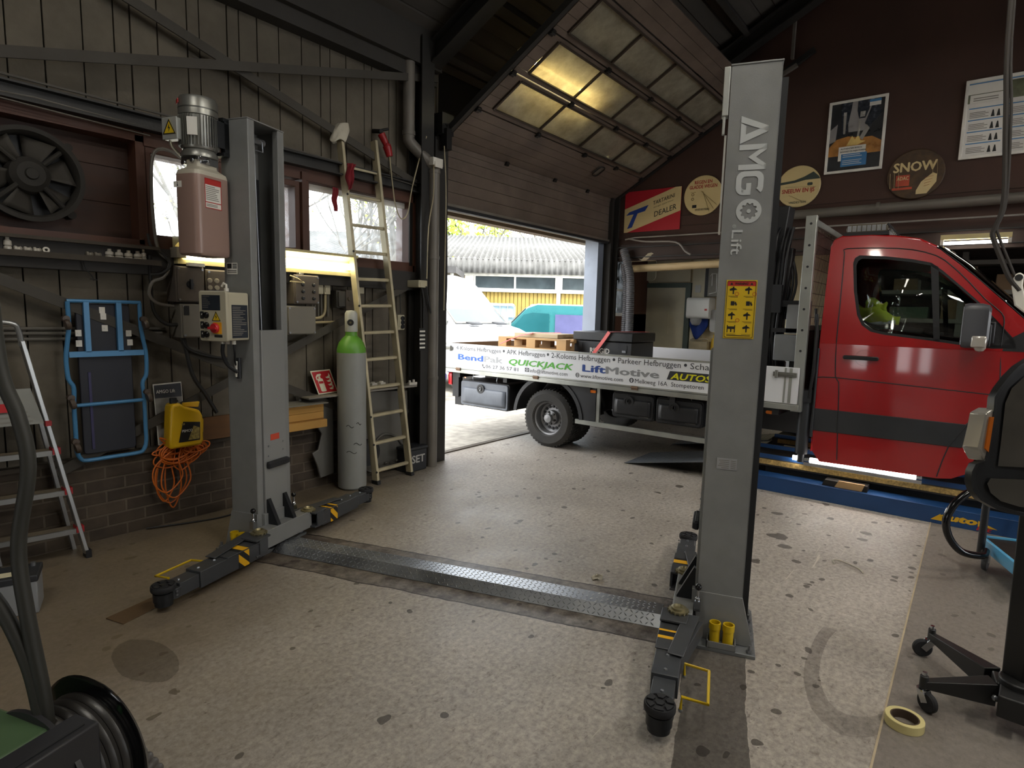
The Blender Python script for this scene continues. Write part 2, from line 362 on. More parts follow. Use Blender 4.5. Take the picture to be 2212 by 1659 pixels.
b = B(); b.box(-30, 4.62, -.3, 60, 70, -.02); struct(b, 'ground', brick_mat('yard_paving', '9c968b', '8f8a80', '7c776d', 2.0, 1.6, 1))
b = B(); b.box(4.45, 4.585, -.06, 8.2, 4.66, .012); struct(b, 'trim_2', mat('threshold_angle', '5d554b', .6, .6, dirt=.5))
# ---------------------------------------------------------------- window wall (plane Y = 4.56)
YW = 4.56
fib = mat('fibre_board_wall', '635c50', .9, var=.22, sc=2.2, dirt=.5, dcol='3a352c', dsc=1.6, bump=.25, bsc=35)
b = B()
rnd = random.Random(3)
def boards(x0, x1, z0, z1, y):
    x = x0; k = 0
    pat = (.19, .085, .135, .17, .19, .165, .09, .155, .185, .08)
    while x < x1-.01:
        wd = pat[k % 10]*1.06; k += 1
        b.box(x, y+rnd.uniform(0, .006), z0, min(x+wd-.009, x1), y+.03, z1); x += wd
boards(-4, 4.5, 2.74, 4.25, YW); boards(-4, 4.5, .56, 1.9, YW)
bb = B()
for q in ((-4, YW+.03, .5, .1, YW+.15, 4.3), (.1, YW+.03, .5, 1.72, YW+.15, 2.02), (.1, YW+.03, 2.72, 4.5, YW+.15, 4.3), (1.72, YW+.03, .5, 4.5, YW+.15, 2.05), (4.1, YW+.03, .5, 4.5, YW+.15, 4.3), (1.68, YW+.03, 2.0, 1.74, YW+.15, 2.75)): bb.box(*q)
struct(b, 'wall_left', fib); struct(bb, 'trim_3', mat('dark_backing', '17140f', .95))
b = B(); b.box(-4, 4.53, 0, 4.2, 4.75, .56); struct(b, 'wall_front', brick_mat('dirty_brick', '4d4236', '3d342b', '595044', .23, .083))
b = B(); b.box(-4, 4.50, .555, 4.2, 4.75, .585); struct(b, 'baseboard_left', mat('ledge', '4b443b', .9, dirt=.5))
stl = mat('blue_grey_steel', '302f2d', .55, .3, dirt=.45, bump=.1)
b = B(); b.ibeam((-4, 4.47, 2.78), (4.2, 4.47, 2.78), .12, .10); struct(b, 'trim_4', stl)
b = B(); b.box(-4, 4.46, 1.79, 4.2, 4.56, 1.97); struct(b, 'trim_5', mat('dark_rail', '2e2b28', .7, dirt=.4))
# crossed flat bars
flat = mat('flat_bar', '4a463f', .7, .3, dirt=.4)
for i, (p, q, y) in enumerate((((-.3, 2.24), (3.2, .70), 4.44), ((1.1, .52), (4.18, 1.90), 4.47), ((1.0, 3.69), (4.1, 2.82), 4.44), ((-.6, 2.55), (4.33, 3.85), 4.40))):
    b = B(); b.beam((p[0], y, p[1]), (q[0], y, q[1]), .012, .065); struct(b, 'trim_%d' % (6+i), flat)
# windows: red-brown timber frames
wood = mat('red_brown_timber', '523122', .6, var=.3, stretch=(1, 1, .2), dirt=.4)
def glass_mat(name, tint, dirt):
    m = bpy.data.materials.new(name); m.use_nodes = True; n = m.node_tree.nodes; L = m.node_tree.links; o = n['Material Output']; n.remove(n['Principled BSDF'])
    t = n.new('ShaderNodeBsdfTransparent'); t.inputs[0].default_value = (*tint, 1); g = n.new('ShaderNodeBsdfGlossy'); g.inputs['Roughness'].default_value = .02
    d = n.new('ShaderNodeBsdfTranslucent'); d.inputs[0].default_value = (.8, .85, .9, 1); f = n.new('ShaderNodeFresnel'); f.inputs[0].default_value = 1.45
    nz = n.new('ShaderNodeTexNoise'); nz.inputs['Scale'].default_value = 7; nz.inputs['Detail'].default_value = 6; mr = n.new('ShaderNodeMapRange'); mr.inputs['From Min'].default_value = .35; mr.inputs['From Max'].default_value = .8; mr.inputs['To Max'].default_value = dirt; L.new(nz.outputs['Fac'], mr.inputs['Value'])
    a = n.new('ShaderNodeMixShader'); c = n.new('ShaderNodeMixShader'); L.new(mr.outputs[0], a.inputs[0]); L.new(t.outputs[0], a.inputs[1]); L.new(d.outputs[0], a.inputs[2]); L.new(f.outputs[0], c.inputs[0]); L.new(a.outputs[0], c.inputs[1]); L.new(g.outputs[0], c.inputs[2]); L.new(c.outputs[0], o.inputs[0])
    return m
dusty = glass_mat('dusty_glass', (.95, .97, .98), .28)
def window(name, x0, x1, z0, z1, t=.045, y=4.5, blind=False):
    b = B(); P = [(x0-t, z0-t), (x1+t, z0-t), (x1+t, z1+t), (x0-t, z1+t)]; Q = [(x0, z0), (x1, z0), (x1, z1), (x0, z1)]
    b.frame(P, Q, FY(y), (0, .2, 0)); o = struct(b, name, wood, bev=.006)
    g = B(); g.box(x0-.01, y+.10, z0-.01, x1+.01, y+.106, z1+.01); g.done('pane', dusty, o)
    if blind: g = B(); g.box(x0, y+.07, z1-.05, x1, y+.09, z1); g.done('vent_strip', mat('white_strip', 'd8d4cc', .6), o, label='white ventilation strip')
    return o
window('window_1', 1.745, 2.20, 2.065, 2.60); window('window_2', 2.29, 2.82, 2.08, 2.575); window('window_3', 2.95, 4.06, 2.06, 2.635, blind=True)
b = B(); b.box(1.70, 4.49, 2.64, 4.12, 4.60, 2.73); b.box(1.68, 4.49, 1.97, 4.12, 4.62, 2.03); b.box(4.10, 4.49, 1.97, 4.16, 4.62, 2.73); b.box(2.865, 4.47, 2.0, 2.905, 4.62, 2.70); struct(b, 'trim_10', wood)
# boarded bay with the fan
b = B(); b.box(.1, 4.64, 2.0, 1.68, 4.66, 2.72)
for k in range(3): b.box(.1, 4.632, 2.02+k*.235, 1.66, 4.64, 2.25+k*.235)
struct(b, 'window_4', mat('red_brown_boarding', '40271a', .65, var=.35, stretch=(.3, 1, 3), dirt=.5, dcol='24150e'))
b = B(); b.box(.1, 4.50, 2.66, 1.70, 4.64, 2.735); b.box(1.65, 4.5, 1.99, 1.71, 4.64, 2.7); b.box(.1, 4.5, 1.97, 1.7, 4.64, 2.02); struct(b, 'trim_11', wood)
# ---------------------------------------------------------------- door opening, column, roof
b = B(); b.box(4.29, 4.38, 0, 4.47, 4.62, 3.3); b.box(4.44, 4.44, 0, 4.50, 4.75, 2.75); struct(b, 'trim_12', mat('dark_jamb', '2a2825', .6, .2, dirt=.5, bump=.15))
b = B(); b.ibeam((4.14, 4.42, 0), (4.14, 4.42, 4.15), .16, .18, up=(0, 1, 0)); struct(b, 'trim_13', stl)
b = B(); b.box(7.74, 4.50, 0, 7.90, 4.72, 2.72); struct(b, 'trim_14', mat('pale_blue_steel', '8e98a8', .5, .1, dirt=.25))
b = B(); b.box(7.93, 4.40, 0, 7.99, 4.7, 3.3); b.box(8.06, 4.36, 0, 8.10, 4.7, 3.35); b.box(7.99, 4.46, 0, 8.06, 4.7, 3.3); struct(b, 'trim_15', mat('dark_jamb'))
b = B(); b.box(4.3, 4.66, 2.70, 8.1, 4.80, 3.25); struct(b, 'wall_lintel', mat('white_lintel', 'b9b5ac', .7, dirt=.2)); b = B(); b.box(4.3, 4.66, 3.25, 8.15, 4.76, 4.3); struct(b, 'wall_upper', mat('dark_backing'))
b = B(); b.box(4.4, 4.80, 2.66, 8.2, 4.95, 2.73); struct(b, 'trim_16', mat('weathered_edge', '7c6d58', .8, dirt=.4))
dark = mat('sooty_roof_board', '4b4640', .85, var=.3, dirt=.5, dcol='1d1a17', stretch=(.4, 3, 3))
SL = .49
def roofz(y): return 4.12+SL*(4.62-y)
YR = -2.2
b = B()
k = 0; y = 4.72
while y > YR:
    y2 = y-.155; b._add([(x, yy, roofz(yy)+dz) for dz in ((.012 if k % 2 else 0)-.02, .05) for yy in (y, y2+.012) for x in (-4, 8.3)], [(0, 2, 3, 1), (4, 5, 7, 6), (0, 1, 5, 4), (2, 6, 7, 3), (0, 4, 6, 2), (1, 3, 7, 5)]); y = y2; k += 1
zr = roofz(YR)
b._add([(x, yy, z) for z, yy in ((zr+.05, 4.75), ) for x in (-4, 8.3)], [])
b._add([(-4, 4.75, roofz(4.75)+.06), (8.3, 4.75, roofz(4.75)+.06), (8.3, YR, zr+.06), (-4, YR, zr+.06)], [(0, 1, 2, 3)])
b._add([(-4, YR, zr), (8.3, YR, zr), (8.3, -9.1, zr-SL*(YR+9.1)), (-4, -9.1, zr-SL*(YR+9.1))], [(0, 1, 2, 3)])
struct(b, 'ceiling', dark, norm=False)
pur = mat('dark_purlin', '3a3733', .7, .2, dirt=.4)
b = B()
for k in range(11):
    y = 4.42-k*.62; b.beam((-4, y, roofz(y)-.075), (8.15, y, roofz(y)-.075), .06, .11, (0, SL, 1))
b.box(-4, 4.42, 3.78, 4.35, 4.56, 3.90); b.box(-4, 4.36, 3.90, 4.35, 4.56, 4.25)
struct(b, 'trim_17', pur)
for i, x in enumerate((4.25, 7.75, -.1)):
    b = B(); b.ibeam((x, 4.5, roofz(4.5)-.22), (x, YR, roofz(YR)-.22), .16, .19, .014, (0, SL, 1)); struct(b, 'trim_%d' % (18+i), stl)
# ---------------------------------------------------------------- brown gable wall, extension behind it
gab = mat('brown_gable_boards', '412b22', .75, var=.18, sc=1.5, dirt=.35, dcol='26150f', dsc=.9, bump=.1)
XB = 8.15
b = B(); b.prism([(4.62, 2.62), (4.62, 4.2), (YR, zr), (-9, zr-SL*(YR+9)), (-9, 2.62)], FX(XB), (.12, 0, 0)); struct(b, 'wall_right', gab)
b = B()
for z in (2.72, 2.86, 3.0): b.box(XB-.008, -9, z, XB, 4.5, z+.004)
b.box(XB-.03, -9, 2.40, XB+.10, 4.5, 2.64); struct(b, 'trim_21', mat('brown_beam', '36251d', .7, dirt=.4))
b = B(); b.ibeam((XB, -9, 2.52), (XB, 4.5, 2.52), .14, .16); struct(b, 'trim_22', stl)
b = B(); b.beam((7.9, 2.05, 4.68), (7.9, 2.05, 6.2), .03, .05); b.beam((7.95, 2.0, 4.62), (7.95, 2.9, 4.2), .05, .04); struct(b, 'trim_23', mat('grey_strut', '6a655e', .6, .4))
beige = mat('beige_plaster', 'd9c9a2', .75, var=.08, dirt=.15, dcol='8d7c58')
b = B(); b.box(9.75, 2.0, 0, 9.9, 4.7, 2.75); b.box(9.75, -9, 0, 9.9, 2.0, 2.75); struct(b, 'wall_far', beige)
b = B(); b.box(8.1, 4.62, 0, 8.35, 4.75, 2.75); b.box(8.35, 4.62, 0, 9.9, 4.75, 1.62); b.box(8.35, 4.62, 2.5, 9.9, 4.75, 2.75); b.box(9.0, 4.62, 0, 9.9, 4.75, 2.7); struct(b, 'wall_far_side', mat('red_brown_timber'))
b = B(); b.frame([(8.33, 1.58), (9.02, 1.58), (9.02, 2.52), (8.33, 2.52)], [(8.38, 1.63), (8.97, 1.63), (8.97, 2.47), (8.38, 2.47)], FY(4.6), (0, .1, 0)); b.box(8.38, 4.62, 1.98, 8.97, 4.66, 2.01); o = struct(b, 'window_5', mat('white_frame', 'dcdad2', .5)); g = B(); g.box(8.37, 4.65, 1.62, 8.98, 4.655, 2.48); g.done('pane', dusty, o)
b = B(); b.box(8.27, -9, 2.75, 9.9, 4.75, 2.85); struct(b, 'ceiling_low', mat('dark_backing'))
# green framed door in the beige wall
dg = mat('grey_green_frame', '5d6b62', .5, dirt=.2)
b = B(); b.frame([(3.83, 0), (4.92, 0), (4.92, 2.16), (3.83, 2.16)], [(3.92, 0.01), (4.84, 0.01), (4.84, 2.08), (3.92, 2.08)], FX(9.68), (.08, 0, 0)); o = struct(b, 'door_2', dg, bev=.004)
b = B(); b.box(9.70, 3.92, .01, 9.74, 4.84, 2.08); b.done('door_leaf', mat('cream_door', 'e8dfbf', .35, var=.05), o); b = B(); b.box(9.693, 4.2, 1.3, 9.70, 4.5, 1.8); b.done('inset_panel', mat('cream_door'), o)
b = B(); b.box(9.69, 3.60, 0, 9.75, 3.81, 2.62); b.box(9.72, 3.86, 2.18, 9.75, 4.9, 2.6); struct(b, 'trim_24', mat('cream_trim', 'e2d8b8', .4, var=.05))
b = B(); b.prism(rrect(4.46, 2.20, 5.2, 2.58, .08), FX(9.66), (.03, 0, 0)); struct(b, 'trim_25', mat('pale_panel', 'eeeacb', .3, var=.04))
# walls behind the camera: daylight windows
b = B(); wz = mat('back_wall', '8b8478', .8, dirt=.3)
b.box(-4, -9.1, 0, 10, -9, 1.0); b.box(-4, -9.1, 3.2, 10, -9, 4.4)
b.box(-4, -9.1, 1, 1.8, -9, 3.2)
for x in (1.6, 4.4, 7.2, 9.6): b.box(x-.2, -9.1, 1, x+.2, -9, 3.2)
b.prism([(-9, 3.2), (4.75, 3.2), (4.75, 4.2), (YR, zr), (-9, zr-SL*(YR+9))], FX(-4.1), (.1, 0, 0)); b.box(-4.1, -9, 0, -4, 4.75, .5)
b.box(-4.1, -9, 1.1, -4, .7, 3.3)
b.box(-4.1, .7, 1.25, -4, 4.75, 3.3)
for y0_, y1_ in ((-9, .75), (.95, 1.12), (1.42, 1.55), (2.25, 4.75)): b.box(-4.1, y0_, .5, -4, y1_, 1.25)
struct(b, 'wall_back', wz)
# ---------------------------------------------------------------- sectional door (open, running up under the roof)
DN = math.radians(30); D0 = Vector((0, 4.36, 3.36)); DD = Vector((0, -math.cos(DN), math.sin(DN))); DNn = Vector((0, math.sin(DN), math.cos(DN)))
def dpt(x, s, h=0.0): return Vector((x, 0, 0))+D0+DD*s+DNn*h
def panel_mat():
    m = mat('ribbed_brown_panel', '66594f', .5, var=.15, dirt=.4, dcol='2c221d', sc=3, bump=.1)
    return m
pm = panel_mat()
dr = thing('door_1', None, None); dr['kind'] = 'structure'
frost = bpy.data.materials.new('dirty_acrylic'); frost.use_nodes = True
def _f():
    n = frost.node_tree.nodes; L = frost.node_tree.links; o = n['Material Output']; n.remove(n['Principled BSDF'])
    tc = n.new('ShaderNodeTexCoord'); nz = n.new('ShaderNodeTexNoise'); nz.inputs['Scale'].default_value = 4; nz.inputs['Detail'].default_value = 9; nz.inputs['Roughness'].default_value = .7; L.new(tc.outputs['Object'], nz.inputs['Vector'])
    r = n.new('ShaderNodeValToRGB'); r.color_ramp.elements[0].position = .3; r.color_ramp.elements[0].color = (.50, .45, .34, 1); r.color_ramp.elements[1].position = .65; r.color_ramp.elements[1].color = (.88, .84, .70, 1); L.new(nz.outputs['Fac'], r.inputs['Fac'])
    t = n.new('ShaderNodeBsdfTranslucent'); d = n.new('ShaderNodeBsdfDiffuse'); g = n.new('ShaderNodeBsdfGlossy'); g.inputs['Roughness'].default_value = .12; tr = n.new('ShaderNodeBsdfTransparent'); tr.inputs[0].default_value = (.9, .82, .55, 1)
    L.new(r.outputs[0], t.inputs[0]); L.new(r.outputs[0], d.inputs[0])
    a = n.new('ShaderNodeMixShader'); a.inputs[0].default_value = .25; L.new(t.outputs[0], a.inputs[1]); L.new(d.outputs[0], a.inputs[2])
    c = n.new('ShaderNodeMixShader'); c.inputs[0].default_value = .16; L.new(a.outputs[0], c.inputs[1]); L.new(tr.outputs[0], c.inputs[2])
    e = n.new('ShaderNodeMixShader'); e.inputs[0].default_value = .06; L.new(c.outputs[0], e.inputs[1]); L.new(g.outputs[0], e.inputs[2]); L.new(e.outputs[0], o.inputs[0])
_f()
XL, XR_ = 4.47, 8.04
alu = mat('door_rail_alu', '4d433c', .45, .5, dirt=.4); rub = mat('black_rubber', '17171a', .7, bump=.1); blk = mat('black_plastic', '1a1b1e', .45, bump=.05)
for s0 in (.40, .89, 1.38):   # three glazed sections
    xs = [4.66, 5.44, 6.25, 7.06, 7.87]
    b = B(); z0, z1 = s0+.06, s0+.445
    P = [(XL, s0+.008), (XR_, s0+.008), (XR_, s0+.482), (XL, s0+.482)]
    f = lambda u, v: dpt(u, v, -.02)
    b._add([dpt(u, v, h) for h in (-.02, .02) for (u, v) in ((XL, s0+.008), (XR_, s0+.008), (XR_, z0), (XL, z0))], [(0, 3, 2, 1), (4, 5, 6, 7), (0, 1, 5, 4), (2, 3, 7, 6), (0, 4, 7, 3), (1, 2, 6, 5)])
    b._add([dpt(u, v, h) for h in (-.02, .02) for (u, v) in ((XL, z1), (XR_, z1), (XR_, s0+.482), (XL, s0+.482))], [(0, 3, 2, 1), (4, 5, 6, 7), (0, 1, 5, 4), (2, 3, 7, 6), (0, 4, 7, 3), (1, 2, 6, 5)])
    for (a, c) in ((XL, xs[0]-.03), (xs[4]+.02, XR_)):
        for k in range(3):
            va, vb = z0+(z1-z0)*k/3+.004, z0+(z1-z0)*(k+1)/3
            b._add([dpt(u, v, h) for h in (-.018, .02) for (u, v) in ((a, va), (c, va), (c, vb), (a, vb))], [(0, 3, 2, 1), (4, 5, 6, 7), (0, 1, 5, 4), (2, 3, 7, 6), (0, 4, 7, 3), (1, 2, 6, 5)])
    sec = b.done('glazed_section', pm, dr)
    fr = B()
    for x in xs: fr.beam(dpt(x-.008, z0, -.022), dpt(x-.008, z1, -.022), .022, .022, DNn)
    for v in (z0, z1): fr.beam(dpt(xs[0], v, -.022), dpt(xs[4], v, -.022), .018, .022, DNn)
    fr.done('glazing_bar', alu, sec)
    for i in range(4):
        g = B(); g._add([dpt(u, v, h) for h in (-.004, .0) for (u, v) in ((xs[i], z0), (xs[i+1]-.01, z0), (xs[i+1]-.01, z1), (xs[i], z1))], [(0, 3, 2, 1), (4, 5, 6, 7), (0, 1, 5, 4), (2, 3, 7, 6), (0, 4, 7, 3), (1, 2, 6, 5)]); g.done('pane', frost, sec)
def ribbed(pts, x0, x1, name):
    b = B(); m = len(pts)
    for i in range(m-1):
        (y0, z0), (y1, z1) = pts[i], pts[i+1]; d = Vector((0, y1-y0, z1-z0)); q = d.normalized()*.004; nn = Vector((0, -d.z, d.y)).normalized()
        p0 = Vector((0, y0, z0))+q; p1 = Vector((0, y1, z1))
        V = [Vector((x, 0, 0))+p+nn*h for h in (-.03, .008) for p in (p0, p1) for x in (x0, x1)]
        b._add(V, [(0, 2, 3, 1), (4, 5, 7, 6), (0, 1, 5, 4), (2, 6, 7, 3), (0, 4, 6, 2), (1, 3, 7, 5)])
    return b.done(name, pm, dr, ang=20)
def yz(s): p = dpt(0, s, -.01); return (p.y, p.z)
ribbed([yz(-.10+.098*k) for k in range(6)], XL, XR_, 'solid_section')
ribbed([yz(1.875+.1*k) for k in range(4)], XL, XR_, 'solid_section')
ribbed([(4.46, 2.70), (4.46, 2.82), (4.46, 2.94), (4.46, 3.06), (4.46, 3.17), (4.455, 3.24), (4.44, 3.29), yz(-.11)], XL, XR_, 'solid_section')
b = B(); b.box(4.5, 4.43, 2.64, 8.0, 4.49, 2.672); b.done('bottom_seal', rub, dr); b = B(); b.box(4.5, 4.425, 2.672, 8.0, 4.492, 2.70); b.done('bottom_rail', mat('pale_alu', '8d8880', .4, .6), dr)
for x, nm in ((4.42, 'track'), (8.09, 'track')):
    b = B(); pts = [Vector((x, 4.46, 0.0)), Vector((x, 4.46, 3.1)), Vector((x, 4.44, 3.25)), dpt(x, -.02), dpt(x, .12), dpt(x, 2.9)]
    for p, q in zip(pts, pts[1:]): b.beam(p, q, .05, .06, (0, 1, .3))
    b.done(nm, stl, dr)
b = B()
for s in (.40, .885, 1.375, -.10):
    for x in (4.48, 5.47, 6.45, 7.25, 8.0): b.cbox(dpt(x, s, -.035), (.05, .06, .02), (math.radians(-30), 0, 0)); b.cyl(dpt(x-.03, s, -.045), dpt(x+.03, s, -.045), .012, n=8)
b.done('hinge', mat('black_steel', '1f1e1d', .5, .4), dr)
b = B(); p = dpt(6.98, .27, -.05); u, v = Vector((1, 0, 0)), DD
P3 = [p+u*(.07*math.cos(a)*1.0+.0)+v*(.06*math.sin(a))+u*(.0) for a in [2*PI*k/16 for k in range(16)]]
b.tube([p+u*x+v*y for x, y in rrect(-.06, -.085, .06, .085, .04, 4)], .008, 6, closed=True); b.done('grab_handle', mat('black_steel'), dr)
b = B(); b.cbox(p+DNn*.02, (.09, .13, .012), (math.radians(-30), 0, 0)); b.done('handle_plate', mat('pale_alu'), dr)
b = B(); b.cyl((4.3, 4.42, 3.30), (4.42, 4.42, 3.30), .05, n=14); b.cyl((4.36, 4.4, 3.32), (4.36, 4.3, 3.42), .02); b.cbox((4.38, 4.36, 3.42), (.16, .12, .2)); b.done('spring_bracket', mat('black_steel'), dr)
b = B(); b.tube([(4.53, 4.45, 2.66), (4.535, 4.44, 1.9), (4.52, 4.45, 1.3)], .006, 6); b.done('pull_chain', mat('black_steel'), dr)

# ---------------------------------------------------------------- lamps
tubem = mat('lit_tube', 'fff1c0', .3, emit=14.0, ecol=(1, .90, .60), var=0, rvar=0)
mat('worn_black_steel', '2b2d30', .4, .5, dirt=.25); mat('dark_channel', '1c1d1f', .6); mat('gloss_black', '0e0e10', .15); mat('pale_grey_cast', 'a9aba6', .4, .3); mat('grey_print', '77746c', .6); mat('dark_blue_label', '232a33', .4); mat('grey_cable', '6b675f', .5)
mat('cream_enamel', 'cfc28c', .4, dirt=.25, dcol='6e5a2c'); mat('white_plastic', 'd4d0c6', .4)
tubew = mat('lit_white_tube', 'ffffff', .3, emit=16.0, ecol=(1, .97, .90), var=0, rvar=0)
def batten(name, label, p, q, up, tm, wd=.13, refl=True, n=1, grp=None):
    t = thing(name, label, 'lamp', p, group=grp); p, q, u = Vector(p), Vector(q), Vector(up).normalized(); d = (q-p).normalized(); s = d.cross(u)
    b = B(); b.beam(p, q, .07, .05, u); b.done('housing', mat('cream_enamel', 'cfc28c', .4, dirt=.25, dcol='6e5a2c'), t)
    if refl:
        b = B()
        for k in (-1, 1): b._add([c+s*(k*a)+u*h for c in (p, q) for a, h in ((.03, -.03), (.11, -.075), (.11, -.079), (.03, -.036))], [(0, 1, 5, 4), (2, 3, 7, 6), (0, 4, 7, 3), (1, 2, 6, 5), (0, 3, 2, 1), (4, 5, 6, 7)])
        b.done('reflector', mat('cream_enamel'), t)
    for k in range(n):
        o = s*((k-(n-1)/2)*.06); b = B(); b.tube([p+d*.03-u*.06+o, q-d*.03-u*.06+o], .016, 12); b.done('tube', tm, t)
    b = B()
    for c in (p+d*.015, q-d*.015): b.cbox(c-u*.05, (.03, .05, .06), d.to_track_quat('X', 'Z').to_matrix())
    b.done('end_cap', mat('white_plastic', 'd4d0c6', .4), t)
    return t
# window-sill lamp: trough reflector on the wall below the windows
t = thing('strip_lamp', 'long strip lamp with cream reflector and lit tube under the window sill', 'lamp', (1.82, 4.4, 1.9))
b = B(); b.prism([(4.47, 1.875), (4.40, 1.875), (4.395, 1.905), (4.43, 1.915), (4.43, 2.0), (4.335, 2.035), (4.335, 2.055), (4.47, 2.065)], lambda u, v: (1.845, u, v), (1.475, 0, 0)); b.done('reflector', mat('cream_enamel'), t)
b = B(); b.tube([(1.885, 4.375, 1.950), (3.29, 4.375, 1.955)], .025, 12); b.done('tube', tubem, t)
b = B(); b.box(1.825, 4.36, 1.915, 1.885, 4.47, 1.985); b.box(3.29, 4.355, 1.90, 3.325, 4.47, 2.0); b.done('end_cap', mat('grey_cap', '8a8274', .6, dirt=.3), t)
batten('strip_lamp', 'strip lamp under the roof whose lit tube glows through the dirty door panes', dpt(4.62, .99, .20), dpt(5.90, .985, .20), (0, .4, 1), tubem)
batten('strip_lamp', 'bright strip lamp under the beam behind the red cab roof', (7.93, .41, 2.505), (7.93, -.18, 2.505), (0, 0, 1), tubew, refl=False)
for i, (x, y, e) in enumerate(((1.2, -2.6, 62), (4.6, -2.6, 42), (-1.6, 1.6, 26), (1.3, .2, 20), (3.6, .1, 10))):  # unseen hooded lamps added as fill to brighten the floor and lift posts
    z_ = min(roofz(max(y, YR))-.75, 4.7); t = batten('strip_lamp', 'added strip lamp for fill light, unseen, hung under the roof above the viewer', (x, y, z_), (x+1.5, y, z_), (0, 0, 1), tubew, n=2, grp='added fill lamps above the viewer')
    ld = bpy.data.lights.new('fill_light', 'AREA'); ld.shape = 'RECTANGLE'; ld.size = 1.45; ld.size_y = .16; ld.energy = e; ld.color = (1, .95, .87); lo = bpy.data.objects.new('fill_light', ld); COL.objects.link(lo); lo.parent = t; lo.matrix_local = Matrix.Translation((.75, 0, -.085))
    b = B(); b.box(x-.01, y-.12, z_+.025, x+1.51, y+.12, z_+.03)
    for s_ in (-1, 1): b.beam((x-.01, y+s_*.12, z_), (x+1.51, y+s_*.12, z_), .006, .06)
    b.done('hood', mat('white_plastic'), t)
    b = B()
    for dx_ in (.2, 1.3): b.cyl((x+dx_, y, z_+.02), (x+dx_, y, z_+.9), .006, n=6)
    b.done('suspension', mat('black_steel'), t)
# ---------------------------------------------------------------- two-post lift
grey = mat('lift_grey', '838483', .42, .15, var=.06, sc=9, dirt=.10, dcol='55524c', bump=.08, bsc=260)
charc = mat('lift_charcoal', '3a3d41', .42, .1, var=.12, sc=12, dirt=.2, dcol='55504a')
yel = mat('yellow_paint', 'c9a80e', .45, var=.12, dirt=.25, dcol='6b5410')
brass = mat('passivated_zinc', '8a8264', .4, .7, var=.25); chrome = mat('bright_steel', 'b9bcc0', .22, 1.0, dirt=.15)
gal = mat('zinc_bolt', '8f9296', .35, .8, dirt=.3)
def hazard():
    m = mat('hazard_stripe', 'e0a818', .45, var=.1); n = m.node_tree.nodes; L = m.node_tree.links; p = n['Principled BSDF']
    tc = n.new('ShaderNodeTexCoord'); sp = n.new('ShaderNodeSeparateXYZ'); L.new(tc.outputs['Object'], sp.inputs[0])
    a = n.new('ShaderNodeMath'); a.operation = 'ADD'; L.new(sp.outputs[1], a.inputs[0]); L.new(sp.outputs[2], a.inputs[1])
    f = n.new('ShaderNodeMath'); f.operation = 'PINGPONG'; L.new(a.outputs[0], f.inputs[0]); f.inputs[1].default_value = .045
    g = n.new('ShaderNodeMath'); g.operation = 'GREATER_THAN'; L.new(f.outputs[0], g.inputs[0]); g.inputs[1].default_value = .024
    mx = n.new('ShaderNodeMix'); mx.data_type = 'RGBA'; L.new(g.outputs[0], mx.inputs['Factor']); mx.inputs['A'].default_value = (*lin('e3ab18'), 1); mx.inputs['B'].default_value = (*lin('17181a'), 1); L.new(mx.outputs['Result'], p.inputs['Base Color'])
    return m
hz = hazard()
HC = 2.71
def pad(b, c, r=.06):
    """rubber-topped pad with moulded tread blocks"""
    x, y, z = c; b.lathe([(r*.96, 0), (r, .006), (r, .024), (r*.95, .03), (r*.88, .03), (r*.86, .026), (0, .026)], (x, y, z), n=28)
    for k in range(6):
        a0 = k*60+8
        P = [(r*.84*math.cos(math.radians(a0+t)), r*.84*math.sin(math.radians(a0+t))) for t in (0, 15, 30, 44)]+[(r*.45*math.cos(math.radians(a0+t)), r*.45*math.sin(math.radians(a0+t))) for t in (40, 22, 6)]
        b.prism(P, lambda u, v: (x+u, y+v, z+.024), (0, 0, .009))
    b.prism([(r*.3*math.cos(PI*k/3), r*.3*math.sin(PI*k/3)) for k in range(6)], lambda u, v: (x+u, y+v, z+.024), (0, 0, .008))
